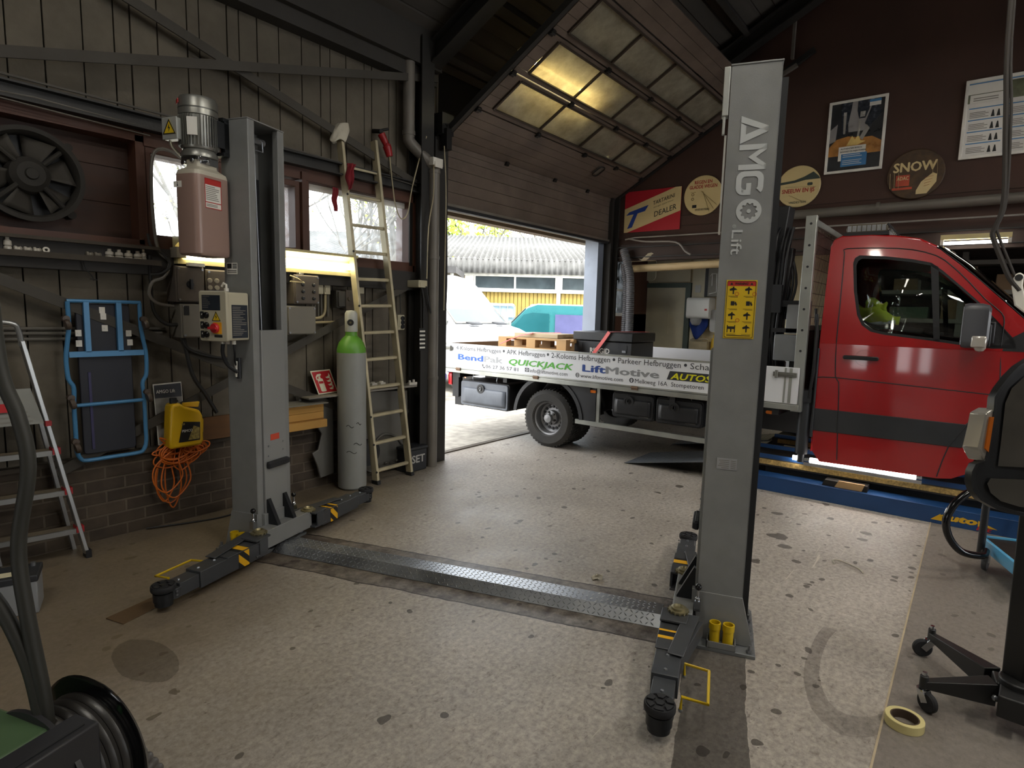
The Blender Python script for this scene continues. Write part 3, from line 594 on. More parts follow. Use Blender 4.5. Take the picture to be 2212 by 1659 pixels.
def arm(root, sg, handle):
    """swing arm along local y on side sg"""
    Y = lambda v: sg*v
    def bx(b, x0, y0, z0, x1, y1, z1): b.box(x0, min(Y(y0), Y(y1)), z0, x1, max(Y(y0), Y(y1)), z1)
    b = B(root_M)
    bx(b, .145, .30, .05, .255, .745, .145); bx(b, .14, .30, .145, .26, .56, .152)
    b.prism([(.13, Y(.215)), (.26, Y(.215)), (.262, Y(.34)), (.14, Y(.34))], FZ(.16), (0, 0, .012)); b.prism([(.13, Y(.215)), (.26, Y(.215)), (.262, Y(.34)), (.14, Y(.34))], FZ(.062), (0, 0, .012))
    bx(b, .25, .24, .062, .262, .31, .172)
    b.beam((.075, Y(.26), .118), (.16, Y(.62), .105), .02, .075); b.beam((.12, Y(.24), .168), (.17, Y(.60), .156), .07, .006)
    a = b.done('lift_arm', charc, root, bev=.004)
    b = B(root_M); bx(b, .155, .745, .057, .245, .87, .132); b.cyl((.20, Y(.885), .06), (.20, Y(.885), .115), .052, n=20); b.done('arm_extension', charc, a, bev=.003)
    b = B(root_M); b.cyl((.20, Y(.93), .060), (.20, Y(.93), .105), .050, n=24); b.cyl((.20, Y(.93), .105), (.20, Y(.93), .118), .040, n=24)
    b.cyl((.20, Y(.93), .035), (.20, Y(.93), .060), .044, n=24)
    b.done('pad_socket', mat('worn_black_steel', '2b2d30', .4, .5, dirt=.25), a)
    b = B(root_M); pad(b, (.20, Y(.93), .115)); b.done('lift_pad', rub, a, label='black rubber lift pad')
    b = B(root_M)
    for zz in (.085, .105): b.cyl((.255, Y(.90), zz), (.262, Y(.90), zz), .006, n=8)
    for yy in (.50, .60, .71, .84): b.lathe([(.009, 0), (.007, .006), (0, .008)], (.20 if yy > .55 else .16, Y(yy), .152 if yy < .57 else (.145 if yy < .74 else .132)), n=8)
    b.done('bolt', gal, a)
    b = B(root_M); bx(b, .138, .395, .049, .2575, .475, .1535); b.done('hazard_sticker', hz, a, label='yellow and black striped sticker')
    # restraint gear, lock pin with black knob
    b = B(root_M); b.lathe([(.042, 0), (.046, .004), (.046, .012), (.034, .014), (.034, .024), (.024, .027), (.017, .016), (0, .016)], (.185, Y(.235), .172), n=22)
    for k in range(14): q = 2*PI*k/14; b.cbox((.185+.046*math.cos(q), Y(.235)+.046*math.sin(q), .178), (.010, .008, .010), (0, 0, q))
    b.done('restraint_gear', brass, a)
    b = B(root_M); b.cbox((.10, Y(.19), .20), (.03, .035, .05)); b.cyl((.10, Y(.19), .17), (.10, Y(.19), .29), .006, n=10); b.lathe([(.012, 0), (.013, .01), (.009, .016)], (.10, Y(.19), .225), n=10); b.done('lock_pin', chrome, a)
    b = B(root_M); b.sph((.10, Y(.19), .292), .017, 12); b.done('pin_knob', mat('gloss_black', '0e0e10', .15), a)
    if handle:
        b = B(root_M); b.tube([(.128, Y(.60), .075), (.128, Y(.60), .125), (.03, Y(.605), .118), (.028, Y(.835), .118), (.125, Y(.835), .125), (.128, Y(.835), .07)], .0065, 8); b.done('pull_handle', yel, a, label='bent yellow rod handle')
        b = B(root_M)
        for yy in (.60, .835): b.sph((.128, Y(yy), .068), .009, 8)
        b.done('bolt', gal, a)
def lift_post(M, label, hs):
    global root_M
    root_M = M
    r = thing('lift_post', label, 'vehicle lift', M=M)
    b = B(M); b.box(-.105, -.155, .02, -.099, .155, HC); b.box(-.105, -.155, .02, .105, -.149, HC); b.box(-.105, .149, .02, .105, .155, HC)
    for s in (-1, 1): b.box(.099, min(s*.149, s*.10), .02, .105, max(s*.149, s*.10), HC); b.box(.062, min(s*.105, s*.10), .02, .102, max(s*.105, s*.10), HC)
    b.box(-.108, -.158, HC, .108, .158, HC+.008)
    for s in (-1, 1): b.prism([(-.165, .02), (-.105, .26), (.106, .26), (.106, .02)], FY(s*.156 if s > 0 else -.162), (0, .006, 0))
    b.done('column', grey, r, bev=.002)
    b = B(M); b.box(-.105, -.10, .02, -.135, .10, HC-.05); b.done('back_channel', mat('dark_channel', '1c1d1f', .6), r)
    b = B(M); b.box(-.175, -.235, 0, .17, .235, .018); b.done('base_plate', mat('zinc_plate', '7f8284', .45, .5, dirt=.35), r, bev=.002)
    b = B(M)
    for x, y in ((-.15, -.21), (-.15, .21), (.14, -.21), (.14, .21), (-.15, 0), (-.155, .1), (-.155, -.1)): b.prism([(.016*math.cos(PI*k/3)+x, .016*math.sin(PI*k/3)+y) for k in range(6)], FZ(.018), (0, 0, .014)); b.cyl((x, y, .03), (x, y, .055), .008, n=8)
    b.done('anchor_bolt', gal, r)
    # carriage
    b = B(M); b.box(-.06, -.098, .22, -.05, .098, HC-.3); b.done('inner_liner', mat('dark_channel'), r)
    b = B(M); b.box(.085, -.098, .20, .118, .105, 1.445); b.done('carriage', mat('carriage_grey', '898a89', .4, .2, var=.05, dirt=.12, dcol='5c584f'), r, bev=.003)
    b = B(M); b.box(.118, -.25, .165, .215, .25, .176); b.box(.118, -.25, .06, .215, .25, .071); b.box(.205, -.232, .062, .217, .232, .178); b.box(.1, -.12, .06, .13, .12, .25); b.done('yoke', grey, r, bev=.002)
    b = B(M)
    for y in (-.075, .075): b.prism([(.118, .34), (.128, .345), (.205, .185), (.205, .176), (.118, .176)], lambda u, v: (u, y-.014, v), (0, .028, 0))
    b.done('brace', mat('worn_black_steel'), r)
    b = B(M); b.rbox(.118, -.085, .55, .150, .11, .585, .014); b.box(.12, -.08, .545, .14, .10, .59); b.done('door_bumper', rub, r, bev=.004, label='black rubber bumper bar')
    b = B(M); b.box(.1185, -.04, .725, .1195, .04, .765); b.done('sticker', mat('orange_red_sticker', 'c8472c', .5), r, label='small orange-red sticker')
    b = B(M)
    for y, z in ((-.06, .69), (.075, .70), (.075, .645), (-.06, .625)): b.lathe([(.006, 0), (.005, .004), (0, .005)], (.118, y, z), (1, 0, 0), 8)
    b.done('rivet', gal, r)
    # lifting chain roller and cable
    b = B(M); b.tube([(.075, -.075, HC-.09), (.085, -.06, 1.44)], .005, 8); b.tube([(.08, -.03, HC-.09), (.08, -.01, HC-.1), (.08, -.005, HC-.16), (.08, -.07, HC-.16)], .004, 6); b.cyl((.06, -.09, HC-.1), (.06, .02, HC-.1), .022, n=14); b.done('cable', gal, r)
    arm(r, -1, hs < 0); arm(r, 1, hs > 0)
    # holder for the height adapters
    s = hs; y0 = s*.162; y1 = s*.235
    b = B(M); b.box(-.085, min(y0, y1), .018, .045, max(y0, y1), .022); b.box(-.085, min(y1, y1-s*.006), .018, .045, max(y1, y1-s*.006), .05)
    for x in (-.085, .041): b.box(x, min(y0, y1), .018, x+.004, max(y0, y1), .05)
    b.done('adapter_holder', grey, r)
    return r
def post_M(a, flip): return Matrix.Translation(LO+LA*a+LB*-.02) @ Matrix.Rotation(LRZ+(PI if flip else 0), 4, 'Z')
ML, MR = post_M(-.165, 0), post_M(2.765, 1)
PL = lift_post(ML, 'grey lift post with electric motor, pink oil tank and control box, by the window wall', -1)
PR = lift_post(MR, 'tall grey lift post with large pale lettering and yellow warning label', 1)
def adapter(M, x, y, label):
    b = B(M); b.lathe([(.019, 0), (.024, 0), (.024, .078), (.027, .08), (.027, .112), (.021, .112), (.021, .082), (.019, .08), (.019, 0)], (x, y, .0225), n=20); b.cbox((x+.024, y, .112), (.008, .018, .02))
    b.done('height_adapter', yel, None, label=label, cat='lift adapter')
for M, s, nm in ((ML, -1, 'at the foot of the motor post'), (MR, 1, 'at the foot of the lettered post')):
    adapter(M, .012, s*.199, 'yellow tube adapter %s, nearer the cover plate' % nm); adapter(M, -.050, s*.199, 'yellow tube adapter %s, farther from the cover plate' % nm)
# --- power unit on the left post (local frame: -y faces the viewer)
M = ML
mb = mat('cast_aluminium', '9a9a94', .38, .75, var=.12, dirt=.15); fin = mat('dark_fins', '5d5e5c', .45, .7)
def sub(b, n, m, p, **k): return b.done(n, m, p, **k)
mx, my = -.135, -.285
b = B(M); b.lathe([(.092, 2.50), (.098, 2.51), (.098, 2.69)], (mx, my, 0), n=36); b.lathe([(.094, 2.685), (.106, 2.69), (.106, 2.775), (.098, 2.792), (.07, 2.80), (0, 2.80)], (mx, my, 0), n=36); b.lathe([(.0, 2.455), (.10, 2.455), (.10, 2.475), (.085, 2.50), (.092, 2.51)], (mx, my, 0), n=36)
mo = sub(b, 'electric_motor', mb, PL)
b = B(M)
for k in range(40): q = 2*PI*k/40; b.cbox((mx+.102*math.cos(q), my+.102*math.sin(q), 2.60), (.014, .003, .17), (0, 0, q))
sub(b, 'cooling_fin', mb, mo)
b = B(M); b.lathe([(.1065, 2.722), (.1068, 2.722), (.1068, 2.73), (.1065, 2.73)], (mx, my, 0), n=36); sub(b, 'fan_cover_band', fin, mo)
b = B(M); b.cbox((mx-.075, my-.105, 2.60), (.11, .05, .12)); b.cbox((mx-.075, my-.132, 2.60), (.115, .008, .125)); jb = sub(b, 'terminal_box', mat('pale_grey_cast', 'a9aba6', .4, .3), mo, bev=.006)
def warn_tri(b0, b1, o, xd, yd, h):
    nd = Vector(xd).cross(Vector(yd)).normalized()
    f = lambda k: (lambda u, v: Vector(o)+Vector(xd)*u*k+Vector(yd)*v*k)
    b0.prism([(-.58*h, -.4*h), (.58*h, -.4*h), (0, .6*h)], f(1), nd*.0008)
    b1.frame([(-.58*h, -.4*h), (.58*h, -.4*h), (0, .6*h)], [(-.46*h, -.33*h), (.46*h, -.33*h), (0, .44*h)], lambda u, v: Vector(o)+Vector(xd)*u+Vector(yd)*v+nd*.0008, nd*.0006)
    b1.prism([(.02*h, .3*h), (-.12*h, -.02*h), (0, -.0*h), (-.05*h, -.26*h), (.12*h, .06*h), (.01*h, .04*h)], lambda u, v: Vector(o)+Vector(xd)*u+Vector(yd)*v+nd*.0008, nd*.0006)
ylab = mat('yellow_label', 'd8b81a', .5, var=.08); klab = mat('black_print', '131313', .6, var=0); wlab = mat('white_label', 'd9d7cf', .5, var=.05); rlab = mat('red_print', 'b02a25', .5, var=.05)
b0, b1 = B(M), B(M); warn_tri(b0, b1, (mx-.075, my-.137, 2.60), (1, 0, 0), (0, 0, 1), .085); sub(b0, 'warning_label', ylab, mo, label='yellow electrical warning triangle'); sub(b1, 'warning_print', klab, mo)
b = B(M); b.cbox((mx+.055, my-.097, 2.615), (.055, .006, .1), (0, 0, .52)); sub(b, 'rating_plate', wlab, mo, label='white rating plate')
b = B(M); b.cbox((mx-.055, my-.093, 2.76), (.05, .004, .024), (0, 0, -.55)); sub(b, 'arrow_label', rlab, mo, label='red arrow label')
b = B(M); b.box(mx+.07, -.19, 2.50, mx+.10, -.155, 2.70); b.box(mx-.03, -.20, 2.49, mx+.10, -.155, 2.51); b.box(mx-.03, -.20, 2.69, mx+.10, -.155, 2.71); b.box(mx+.09, -.30, 2.53, mx+.10, -.155, 2.68); sub(b, 'motor_bracket', mat('worn_black_steel'), PL)
b = B(M); b.cbox((mx, my, 2.435), (.15, .13, .045)); b.cyl((mx-.10, my-.02, 2.43), (mx+.10, my-.02, 2.43), .016); b.cyl((mx-.13, my, 2.44), (mx-.05, my, 2.44), .02); b.cyl((mx+.03, my-.09, 2.43), (mx+.03, my-.03, 2.43), .014); b.cyl((mx-.03, my-.09, 2.42), (mx-.03, my-.03, 2.42), .011); b.cyl((mx+.07, my-.085, 2.44), (mx+.07, my-.05, 2.44), .012); sub(b, 'pump_block', chrome, PL, bev=.003)
tkm = mat('translucent_pink_tank', '93796f', .35, var=.05, sc=2, trans=.0, spec=.5); tkw = mat('tank_white_top', 'b9b3a2', .4, var=.04)
def tank_ring(k, z):
    return [(mx+.02+k*x, my-.005+k*y, z) for x, y in rrect(-.088, -.125, .088, .125, .035, 3)]
rings = [(.90, 1.885), (.98, 1.895), (1, 1.92), (1, 2.31), (1, 2.345), (.94, 2.37), (.60, 2.395), (.58, 2.41), (.58, 2.435)]
b = B(M); n_ = 16; V = []; fs = []
for k, z in rings: V += tank_ring(k, z)
for i in range(len(rings)-1):
    for k in range(16): fs.append((i*16+k, i*16+(k+1) % 16, (i+1)*16+(k+1) % 16, (i+1)*16+k))
fs += [tuple(range(16))[::-1], tuple(range(len(V)-16, len(V)))]
b._add(V, fs)
tk = sub(b, 'oil_tank', [tkm, tkw], PL)
for p in tk.data.polygons:
    if p.center.z > 2.335: p.material_index = 1
# tank labels: the wide side faces +x (towards the other post)
xf = mx+.02+.0885
b = B(M); b.prism([(-.36, 2.16), (-.24, 2.16), (-.24, 2.33), (-.36, 2.33)], FX(xf), (.001, 0, 0)); sub(b, 'tank_label', wlab, tk, label='white tank label with red header')
b = B(M); b.prism([(-.36, 2.295), (-.24, 2.295), (-.24, 2.33), (-.36, 2.33)], FX(xf+.0008), (.001, 0, 0)); b.frame([(-.36, 2.16), (-.24, 2.16), (-.24, 2.33), (-.36, 2.33)], [(-.356, 2.164), (-.244, 2.164), (-.244, 2.326), (-.356, 2.326)], FX(xf+.0008), (.001, 0, 0)); b.prism([(-.36, 2.192), (-.24, 2.192), (-.24, 2.197), (-.36, 2.197)], FX(xf+.0008), (.001, 0, 0)); sub(b, 'label_header', rlab, tk)
b = B(M); rr_ = random.Random(1)
for k in range(8):
    z = 2.282-k*.0105
    b.box(xf+.0008, -.352, z, xf+.0016, -.352+rr_.uniform(.06, .103), z+.004)
for z in (2.18, 2.172): b.box(xf+.0008, -.35, z, xf+.0016, -.27, z+.004)
sub(b, 'label_text', mat('grey_print', '77746c', .6), tk)
b = B(M); b.box(-.2, -.4165, 2.27, -.14, -.4155, 2.305); sub(b, 'level_label', wlab, tk); b = B(M); b.prism([(-.172, 2.278), (-.168, 2.278), (-.168, 2.300), (-.172, 2.300)], FY(-.417), (0, -.0006, 0)); b.prism([(-.176, 2.284), (-.164, 2.284), (-.17, 2.274)], FY(-.417), (0, -.0006, 0)); sub(b, 'level_arrow', klab, tk)
# control box
cbm = mat('control_box_beige', 'b3ad97', .4, var=.04, dirt=.08)
b = B(M); b.rbox(-.115, -.325, 1.385, .085, -.165, 1.675, .012, axis='y'); cb = sub(b, 'control_box', cbm, PL, bev=.004)
b = B(M); b.rbox(-.12, -.345, 1.38, .09, -.325, 1.68, .014, axis='y'); sub(b, 'control_box_lid', cbm, cb, bev=.004)
yb = -.3455
b = B(M); b.box(-.095, yb-.0015, 1.565, .045, yb, 1.655); sub(b, 'display_label', mat('dark_blue_label', '232a33', .4), cb, label='dark instruction label')
b = B(M); b.box(.0855, -.30, 1.40, .0865, -.175, 1.60); sub(b, 'side_label', mat('dark_blue_label'), cb, label='dark text label on the side')
b = B(M)
for k in range(17): z = 1.585-k*.0105; b.box(.0865, -.295, z, .0872, -.295+rr_.uniform(.06, .112), z+.004)
for k in range(7): z = 1.645-k*.011; b.box(-.09, yb-.002, z, -.09+rr_.uniform(.03, .09), yb-.0015, z+.003)
sub(b, 'label_text', mat('grey_print'), cb)
for k, z in enumerate((1.535, 1.475, 1.42)):
    b = B(M); b.lathe([(.019, 0), (.019, .008), (.014, .012), (.013, .022), (0, .024)], (-.062, yb, z), (0, -1, 0), 18); sub(b, 'push_button', mat('gloss_black'), cb, label='black push button')
b = B(M)
for z in (1.535, 1.475, 1.42): b.rbox(-.112, yb-.001, z-.022, -.083, yb, z+.022, .006, axis='y')
sub(b, 'button_plate', klab, cb)
b = B(M)
for z in (1.535, 1.475, 1.42): b.prism([(-.104, z+.0), (-.092, z), (-.098, z+.012)], FY(yb-.001), (0, -.0006, 0))
sub(b, 'button_symbol', wlab, cb)
b0, b1 = B(M), B(M); warn_tri(b0, b1, (.012, yb-.0002, 1.525), (1, 0, 0), (0, 0, 1), .058); sub(b0, 'warning_label', ylab, cb, label='yellow electrical warning triangle'); sub(b1, 'warning_print', klab, cb)
b = B(M); b.box(-.012, yb-.002, 1.425, .052, yb, 1.495); sub(b, 'switch_plate', mat('amber_plate', 'd99a1c', .4), cb, label='amber switch plate')
b = B(M); b.lathe([(.030, 0), (.030, .012), (.026, .018), (.012, .018), (0, .018)], (.006, yb-.002, 1.46), (0, -1, 0), 24); b.cbox((.006, yb-.026, 1.46), (.058, .016, .014)); sub(b, 'main_switch', mat('red_switch', 'b5232a', .35), cb, label='red rotary switch')
b = B(M); b.box(-.005, yb-.0015, 1.405, .055, yb, 1.42); sub(b, 'switch_text', klab, cb)
b = B(M)
for x in (-.04, .0, .045): b.cyl((x, -.25, 1.36), (x, -.25, 1.385), .013, n=12)
b.cyl((-.0, -.25, 1.68), (-.0, -.25, 1.70), .014, n=12); b.tube([(-.0, -.25, 1.70), (-.0, -.25, 1.72), (-.02, -.25, 1.73), (-.035, -.25, 1.71)], .007, 8); sub(b, 'cable_gland', mat('white_plastic'), cb)
b = B(M); b.tube([(-.04, -.25, 1.36), (-.045, -.25, 1.3), (-.04, -.22, 1.23), (0, -.18, 1.18)], .012, 8, sm=4); b.tube([(.045, -.25, 1.36), (.04, -.24, 1.3), (.0, -.2, 1.25), (-.01, -.17, 1.2)], .006, 8, sm=4); b.cyl((.0, -.17, 1.27), (.0, -.17, 1.14), .014, n=10); sub(b, 'cable', blk, cb)
b = B(M); b.cyl((-.01, -.175, 1.25), (-.01, -.175, 1.15), .016, .012, n=12); sub(b, 'limit_switch', mat('white_plastic'), cb)
b = B(M); b.box(-.085, -.1575, 1.79, .0, -.1565, 1.86); sub(b, 'manual_label', wlab, PL, label='grey pictogram label')
b = B(M); b.box(-.08, -.158, 1.825, -.045, -.1573, 1.855)
for k in range(3): b.box(-.038, -.158, 1.848-k*.011, -.004, -.1573, 1.854-k*.011)
for k in range(2): b.box(-.078, -.158, 1.81-k*.01, -.008, -.1573, 1.814-k*.01)
sub(b, 'manual_print', klab, PL)
# cable from the motor to the wall
b = B(M); b.tube([(mx-.08, my-.13, 2.55), (mx-.16, my-.05, 2.53), (mx-.24, my+.10, 2.50), (mx-.42, my+.34, 2.50)], .008, 8, sm=5); sub(b, 'motor_cable', mat('grey_cable', '6b675f', .5), PL)
# --- lettering and labels on the right post, on its +y' face (that faces the viewer); letters read downwards
M = MR
pale = mat('pale_lettering', 'b6b9b8', .5, var=.04)
YF = .1565
def lf(u, v): return (v, YF, u)     # u = height z, v = across (+x = left in the picture)
def strokes(b, polys, zt, xl, k):
    """letter drawn in a unit cell: p=(along reading direction, up the letter) -> reading runs downwards, letter top points to -x (right)"""
    for P in polys: b.prism([(zt-p[0]*k, xl-p[1]*k) for p in P], lf, (0, .0008, 0))
b = B(M); k = .115; XLt = .05
T = .24
strokes(b, [[(0, 0), (T, 0), (.52, .72), (.62, 1), (.42, 1)], [(.42, 1), (.62, 1), (1.04, 0), (T+.02, 0), (.38, T*.8), (.70, T*.8), (.50, .72)]], 2.492, XLt, k)
strokes(b, [[(0, 0), (.2, 0), (.2, 1), (0, 1)], [(.75, 0), (.95, 0), (.95, 1), (.75, 1)], [(0, 1), (.2, 1), (.475, .62), (.475, .34)], [(.95, 1), (.75, 1), (.475, .62), (.475, .34)]], 2.368, XLt, k)
def band(P, Q): return [P[i:i+2]+Q[i:i+2][::-1] for i in range(len(P)-1)]
R1 = rrect(0, 0, .9, 1, .28, 4); R2 = rrect(.2, .2, .70, .80, .14, 4)
ar = list(range(2, 20)); g1 = [R1[i % 20] for i in ar]; g2 = [R2[i % 20] for i in ar]
strokes(b, band(g1, g2)+[[(.70, .0+.2), (.9, .26), (.9, .55), (.70, .55)], [(.45, .38), (.9, .38), (.9, .56), (.45, .56)]], 2.253, XLt+.005, k)
oc = (2.079, -.007); ro = .0535
def gear(n, r1, r2):
    P = []
    for i in range(n):
        for t, r in ((0, r1), (.22, r2), (.5, r2), (.72, r1)): a = 2*PI*(i+t)/n; P.append((oc[0]+r*math.cos(a), oc[1]+r*math.sin(a)))
    return P
G = gear(10, .030, .037); Po = [(oc[0]+ro*math.cos(2*PI*i/40), oc[1]+ro*math.sin(2*PI*i/40)) for i in range(40)]
off = min(range(40), key=lambda i: (Po[i][0]-G[0][0])**2+(Po[i][1]-G[0][1])**2)
b.frame([Po[(i+off) % 40] for i in range(40)], G, lf, (0, .0008, 0)); b.prism([(oc[0]+.009*math.cos(2*PI*i/20), oc[1]+.009*math.sin(2*PI*i/20)) for i in range(20)], lf, (0, .0008, 0))
b.text('Lift', (.0575, YF, 1.995), (0, 0, -1), (-1, 0, 0), .046, .108, bold=.012); b.text('®', (.058, YF, 2.022), (0, 0, -1), (-1, 0, 0), .016)
sub(b, 'lettering', pale, PR, label='large pale logo lettering', norm=False)
b = B(M); b.box(-.066, YF-.001, 1.505, .066, YF+.001, 1.772); wl = sub(b, 'warning_label', mat('warning_yellow', 'cfae15', .5, var=.08), PR, label='yellow warning label with pictograms')
b = B(M); b.box(-.060, YF+.001, 1.745, .060, YF+.0016, 1.767)
for (x, z) in ((.03, 1.717), (-.045, 1.717), (.02, 1.597)): b.ring((x-.012, YF+.001, z-.008), (0, 1, 0), .009, .007, .0006, 16)
sub(b, 'label_header', rlab, wl)
b = B(M); b.frame(rrect(1.509, -.062, 1.768, .062, .006, 2), rrect(1.511, -.060, 1.766, .060, .005, 2), lambda u, v: (v, YF+.0015, u), (0, .0006, 0))
b.text('WARNING!', (0, YF+.0016, 1.7505), (-1, 0, 0), (0, 0, 1), .011, .058, al='C', bold=.02, ex=.0006)
for x in (.043, -.043): b.prism([(1.750, x-.006), (1.750, x+.006), (1.762, x)], lambda u, v: (v, YF+.0016, u), (0, .0006, 0))
for r_ in range(4):
    for c_ in (.034, -.032):
        z = 1.722-r_*.058
        if r_ == 1: b.box(c_-.008, YF+.001, z-.008, c_+.008, YF+.0016, z+.012); b.prism([(z-.01, c_-.015), (z-.004, c_-.02), (z+.012, c_-.012), (z+.002, c_-.008)], lambda u, v: (v, YF+.001, u), (0, .0006, 0))
        elif r_ == 3 and c_ > 0: b.box(c_-.018, YF+.001, z-.016, c_-.014, YF+.0016, z+.018); b.box(c_+.014, YF+.001, z-.016, c_+.018, YF+.0016, z+.018); b.box(c_-.014, YF+.001, z+.0, c_+.014, YF+.0016, z+.012); b.box(c_-.003, YF+.001, z-.014, c_+.003, YF+.0016, z)
        else:
            b.prism([(z+.006, c_-.017), (z+.001, c_+.015), (z+.009, c_+.017), (z+.015, c_+.004), (z+.013, c_-.008)], lambda u, v: (v, YF+.001, u), (0, .0006, 0)); b.box(c_-.003, YF+.001, z-.014, c_+.003, YF+.0016, z+.02)
        for q in range(2): b.box(c_-.021, YF+.001, z-.024-q*.005, c_+.02-q*.008, YF+.0014, z-.0225-q*.005)
b.box(-.05, YF+.001, 1.517, .052, YF+.0016, 1.5205)
sub(b, 'warning_print', klab, wl, norm=False)
b = B(M); b.box(-.035, YF-.001, .882, .055, YF+.0008, .936); sub(b, 'rating_plate', mat('silver_plate', 'a5a6a8', .35, .4), PR, label='small silver rating plate')
b = B(M)
for q in range(5): b.box(.0, YF+.0008, .924-q*.009, .05-rr_.uniform(0, .02), YF+.0012, .927-q*.009); b.box(-.03, YF+.0008, .924-q*.009, -.008, YF+.0012, .927-q*.009)
sub(b, 'plate_text', mat('grey_print'), PR)
b = B(M); b.box(.108, .10, 2.50, .135, .155, 2.71); b.box(.118, .13, 2.42, .13, .15, 2.52); sub(b, 'top_bracket', mat('pale_grey_cast'), PR, bev=.003)
b = B(M); b.box(.109, .12, 1.98, .118, .135, 2.42); sub(b, 'hose_cover', wlab, PR)
# --- ribbed cover plate on the floor between the posts
def tread():
    m = mat('tread_plate_steel', '8f9296', .34, .85, var=.12, sc=4, dirt=.2, dcol='3c3a38'); n = m.node_tree.nodes; L = m.node_tree.links; p = n['Principled BSDF']
    return m
tp = tread()
Mc = Matrix.Translation(LO+LB*-.02) @ Matrix.Rotation(LRZ, 4, 'Z')
pl = thing('cover_plate', 'ribbed steel cover plate lying on the floor between the two lift posts', 'floor plate', M=Mc)
b = B(Mc); prof = [(-.118, .003), (-.062, .05), (.062, .05), (.118, .003)]
b._add([(x, y, z) for x in (.02, 2.49) for y, z in prof+[(.112, .003), (.06, .045), (-.06, .045), (-.112, .003)]], [(0, 1, 9, 8), (1, 2, 10, 9), (2, 3, 11, 10), (3, 4, 12, 11), (4, 5, 13, 12), (5, 6, 14, 13), (6, 7, 15, 14), (7, 0, 8, 15), (0, 7, 6, 1), (1, 6, 5, 2), (2, 5, 4, 3), (8, 9, 14, 15), (9, 10, 13, 14), (10, 11, 12, 13)])
b.done('plate', tp, pl)
b = B(Mc)
def lug(o, u, v, n, a):
    """raised tear-drop tread lug"""
    o, u, v, n = Vector(o), Vector(u), Vector(v), Vector(n); d = u*math.cos(a)+v*math.sin(a); s = n.cross(d)
    b._add([o-d*.014, o+s*.0042, o+d*.014, o-s*.0042, o-d*.004+n*.0022, o+d*.004+n*.0022], [(0, 4, 3), (0, 1, 4), (1, 5, 4), (1, 2, 5), (2, 3, 5), (3, 4, 5)])
nn_ = Vector((0, -.047, .056)).normalized(); sl = Vector((0, .056, .047)).normalized()
k = 0; x = .04
while x < 2.47:
    for j in range(5):
        if True: lug((x+(j % 2)*.0, -.05+j*.025, .05), (1, 0, 0), (0, 1, 0), (0, 0, 1), PI/4 if (k+j) % 2 else -PI/4)
    for sgn in (-1, 1):
        for j in range(3):
            p0 = Vector((x, sgn*.110, .0095)); sv = Vector((0, -sgn*.056, .047)).normalized(); nv = Vector((0, sgn*.047, .056)).normalized()
            lug(p0+sv*(j*.024+.004), (1, 0, 0), sv, nv, PI/4 if (k+j) % 2 else -PI/4)
    x += .028; k += 1
b.done('tread_lugs', tp, pl, ang=0, kind='stuff', norm=False)
# ---------------------------------------------------------------- flatbed truck
red = mat('gloss_red_paint', 'a01216', .25, var=.04, coat=.8, dirt=.06, dcol='5a0d0c', rvar=.04)
alum = mat('dull_aluminium', 'a3a59f', .42, .75, dirt=.22, dcol='5f5c55', rvar=.1); board = mat('white_board', 'd9dbdf', .35, var=.03, dirt=.08, dcol='a8a8a6')
trim_ = mat('grey_moulding', '2b2d30', .55, bump=.06); tyre = mat('tyre_rubber', '232220', .8, dirt=.35, dcol='4c463d', bump=.1); chas = mat('black_chassis', '18181a', .6, dirt=.3)
TK = thing('flatbed_truck', 'red flatbed truck with white lettered side boards standing half in the doorway', 'truck', (6.75, 3, 0))
BX = 5.70
# bed
b = B(); b.box(5.735, 1.22, .81, 7.72, 5.62, .84); b.done('bed_floor', mat('brown_ply', '6d5338', .7, stretch=(.3, 2, 1)), TK)
b = B()
for x in (BX, 7.70): b.box(x, 1.20, .785, x+.05, 5.66, .838)
b.box(BX, 5.60, .785, 7.75, 5.66, .838)
b.done('bed_rail', alum, TK, bev=.004)
b = B(); b.box(BX, 2.02, .843, BX+.025, 5.64, 1.17); sb = b.done('side_board', board, TK, bev=.003, label='white side board with advertising lettering')
b = B(); b.box(BX-.003, 2.02, 1.155, BX+.028, 5.64, 1.172); b.box(BX-.002, 2.02, .843, BX+.027, 5.64, .858); b.box(BX-.003, 5.60, .843, BX+.03, 5.645, 1.172); b.done('board_edge', alum, sb)
b = B(); b.box(BX, 1.215, .843, BX+.025, 2.0, 1.17); sb2 = b.done('side_board', board, TK, bev=.003, label='short blank side board at the headboard end')
b = B(); b.box(BX-.004, 1.27, .85, BX, 1.295, 1.165); b.box(BX-.004, 1.32, .85, BX, 1.335, 1.165); b.done('board_edge', alum, sb2)
for s_, y in ((sb, 5.45), (sb2, 1.23)):
    b = B(); d = 1 if y > 3 else 1
    b.box(BX-.02, y, 1.085, BX-.003, y+.20, 1.125); b.box(BX-.026, y+.02, 1.10, BX-.02, y+.16, 1.112); b.cyl((BX-.02, y+(.17 if y < 3 else .03), 1.07), (BX-.02, y+(.17 if y < 3 else .03), 1.14), .014, n=10); b.done('latch', mat('dull_latch', '7d7c76', .45, .7, dirt=.3), s_, bev=.003)
for y in (5.35, 4.09, 2.80, 1.56):
    b = B(); b.box(BX-.012, y-.035, .815, BX-.001, y+.035, .855); b.cyl((BX-.012, y-.04, .84), (BX-.012, y+.04, .84), .009, n=8); b.done('hinge', mat('rusty_hinge', '7a6350', .6, .5, dirt=.4), TK)
b = B(); b.box(7.70, 1.22, .843, 7.725, 5.64, 1.17); b.done('far_side_board', board, TK, bev=.003)
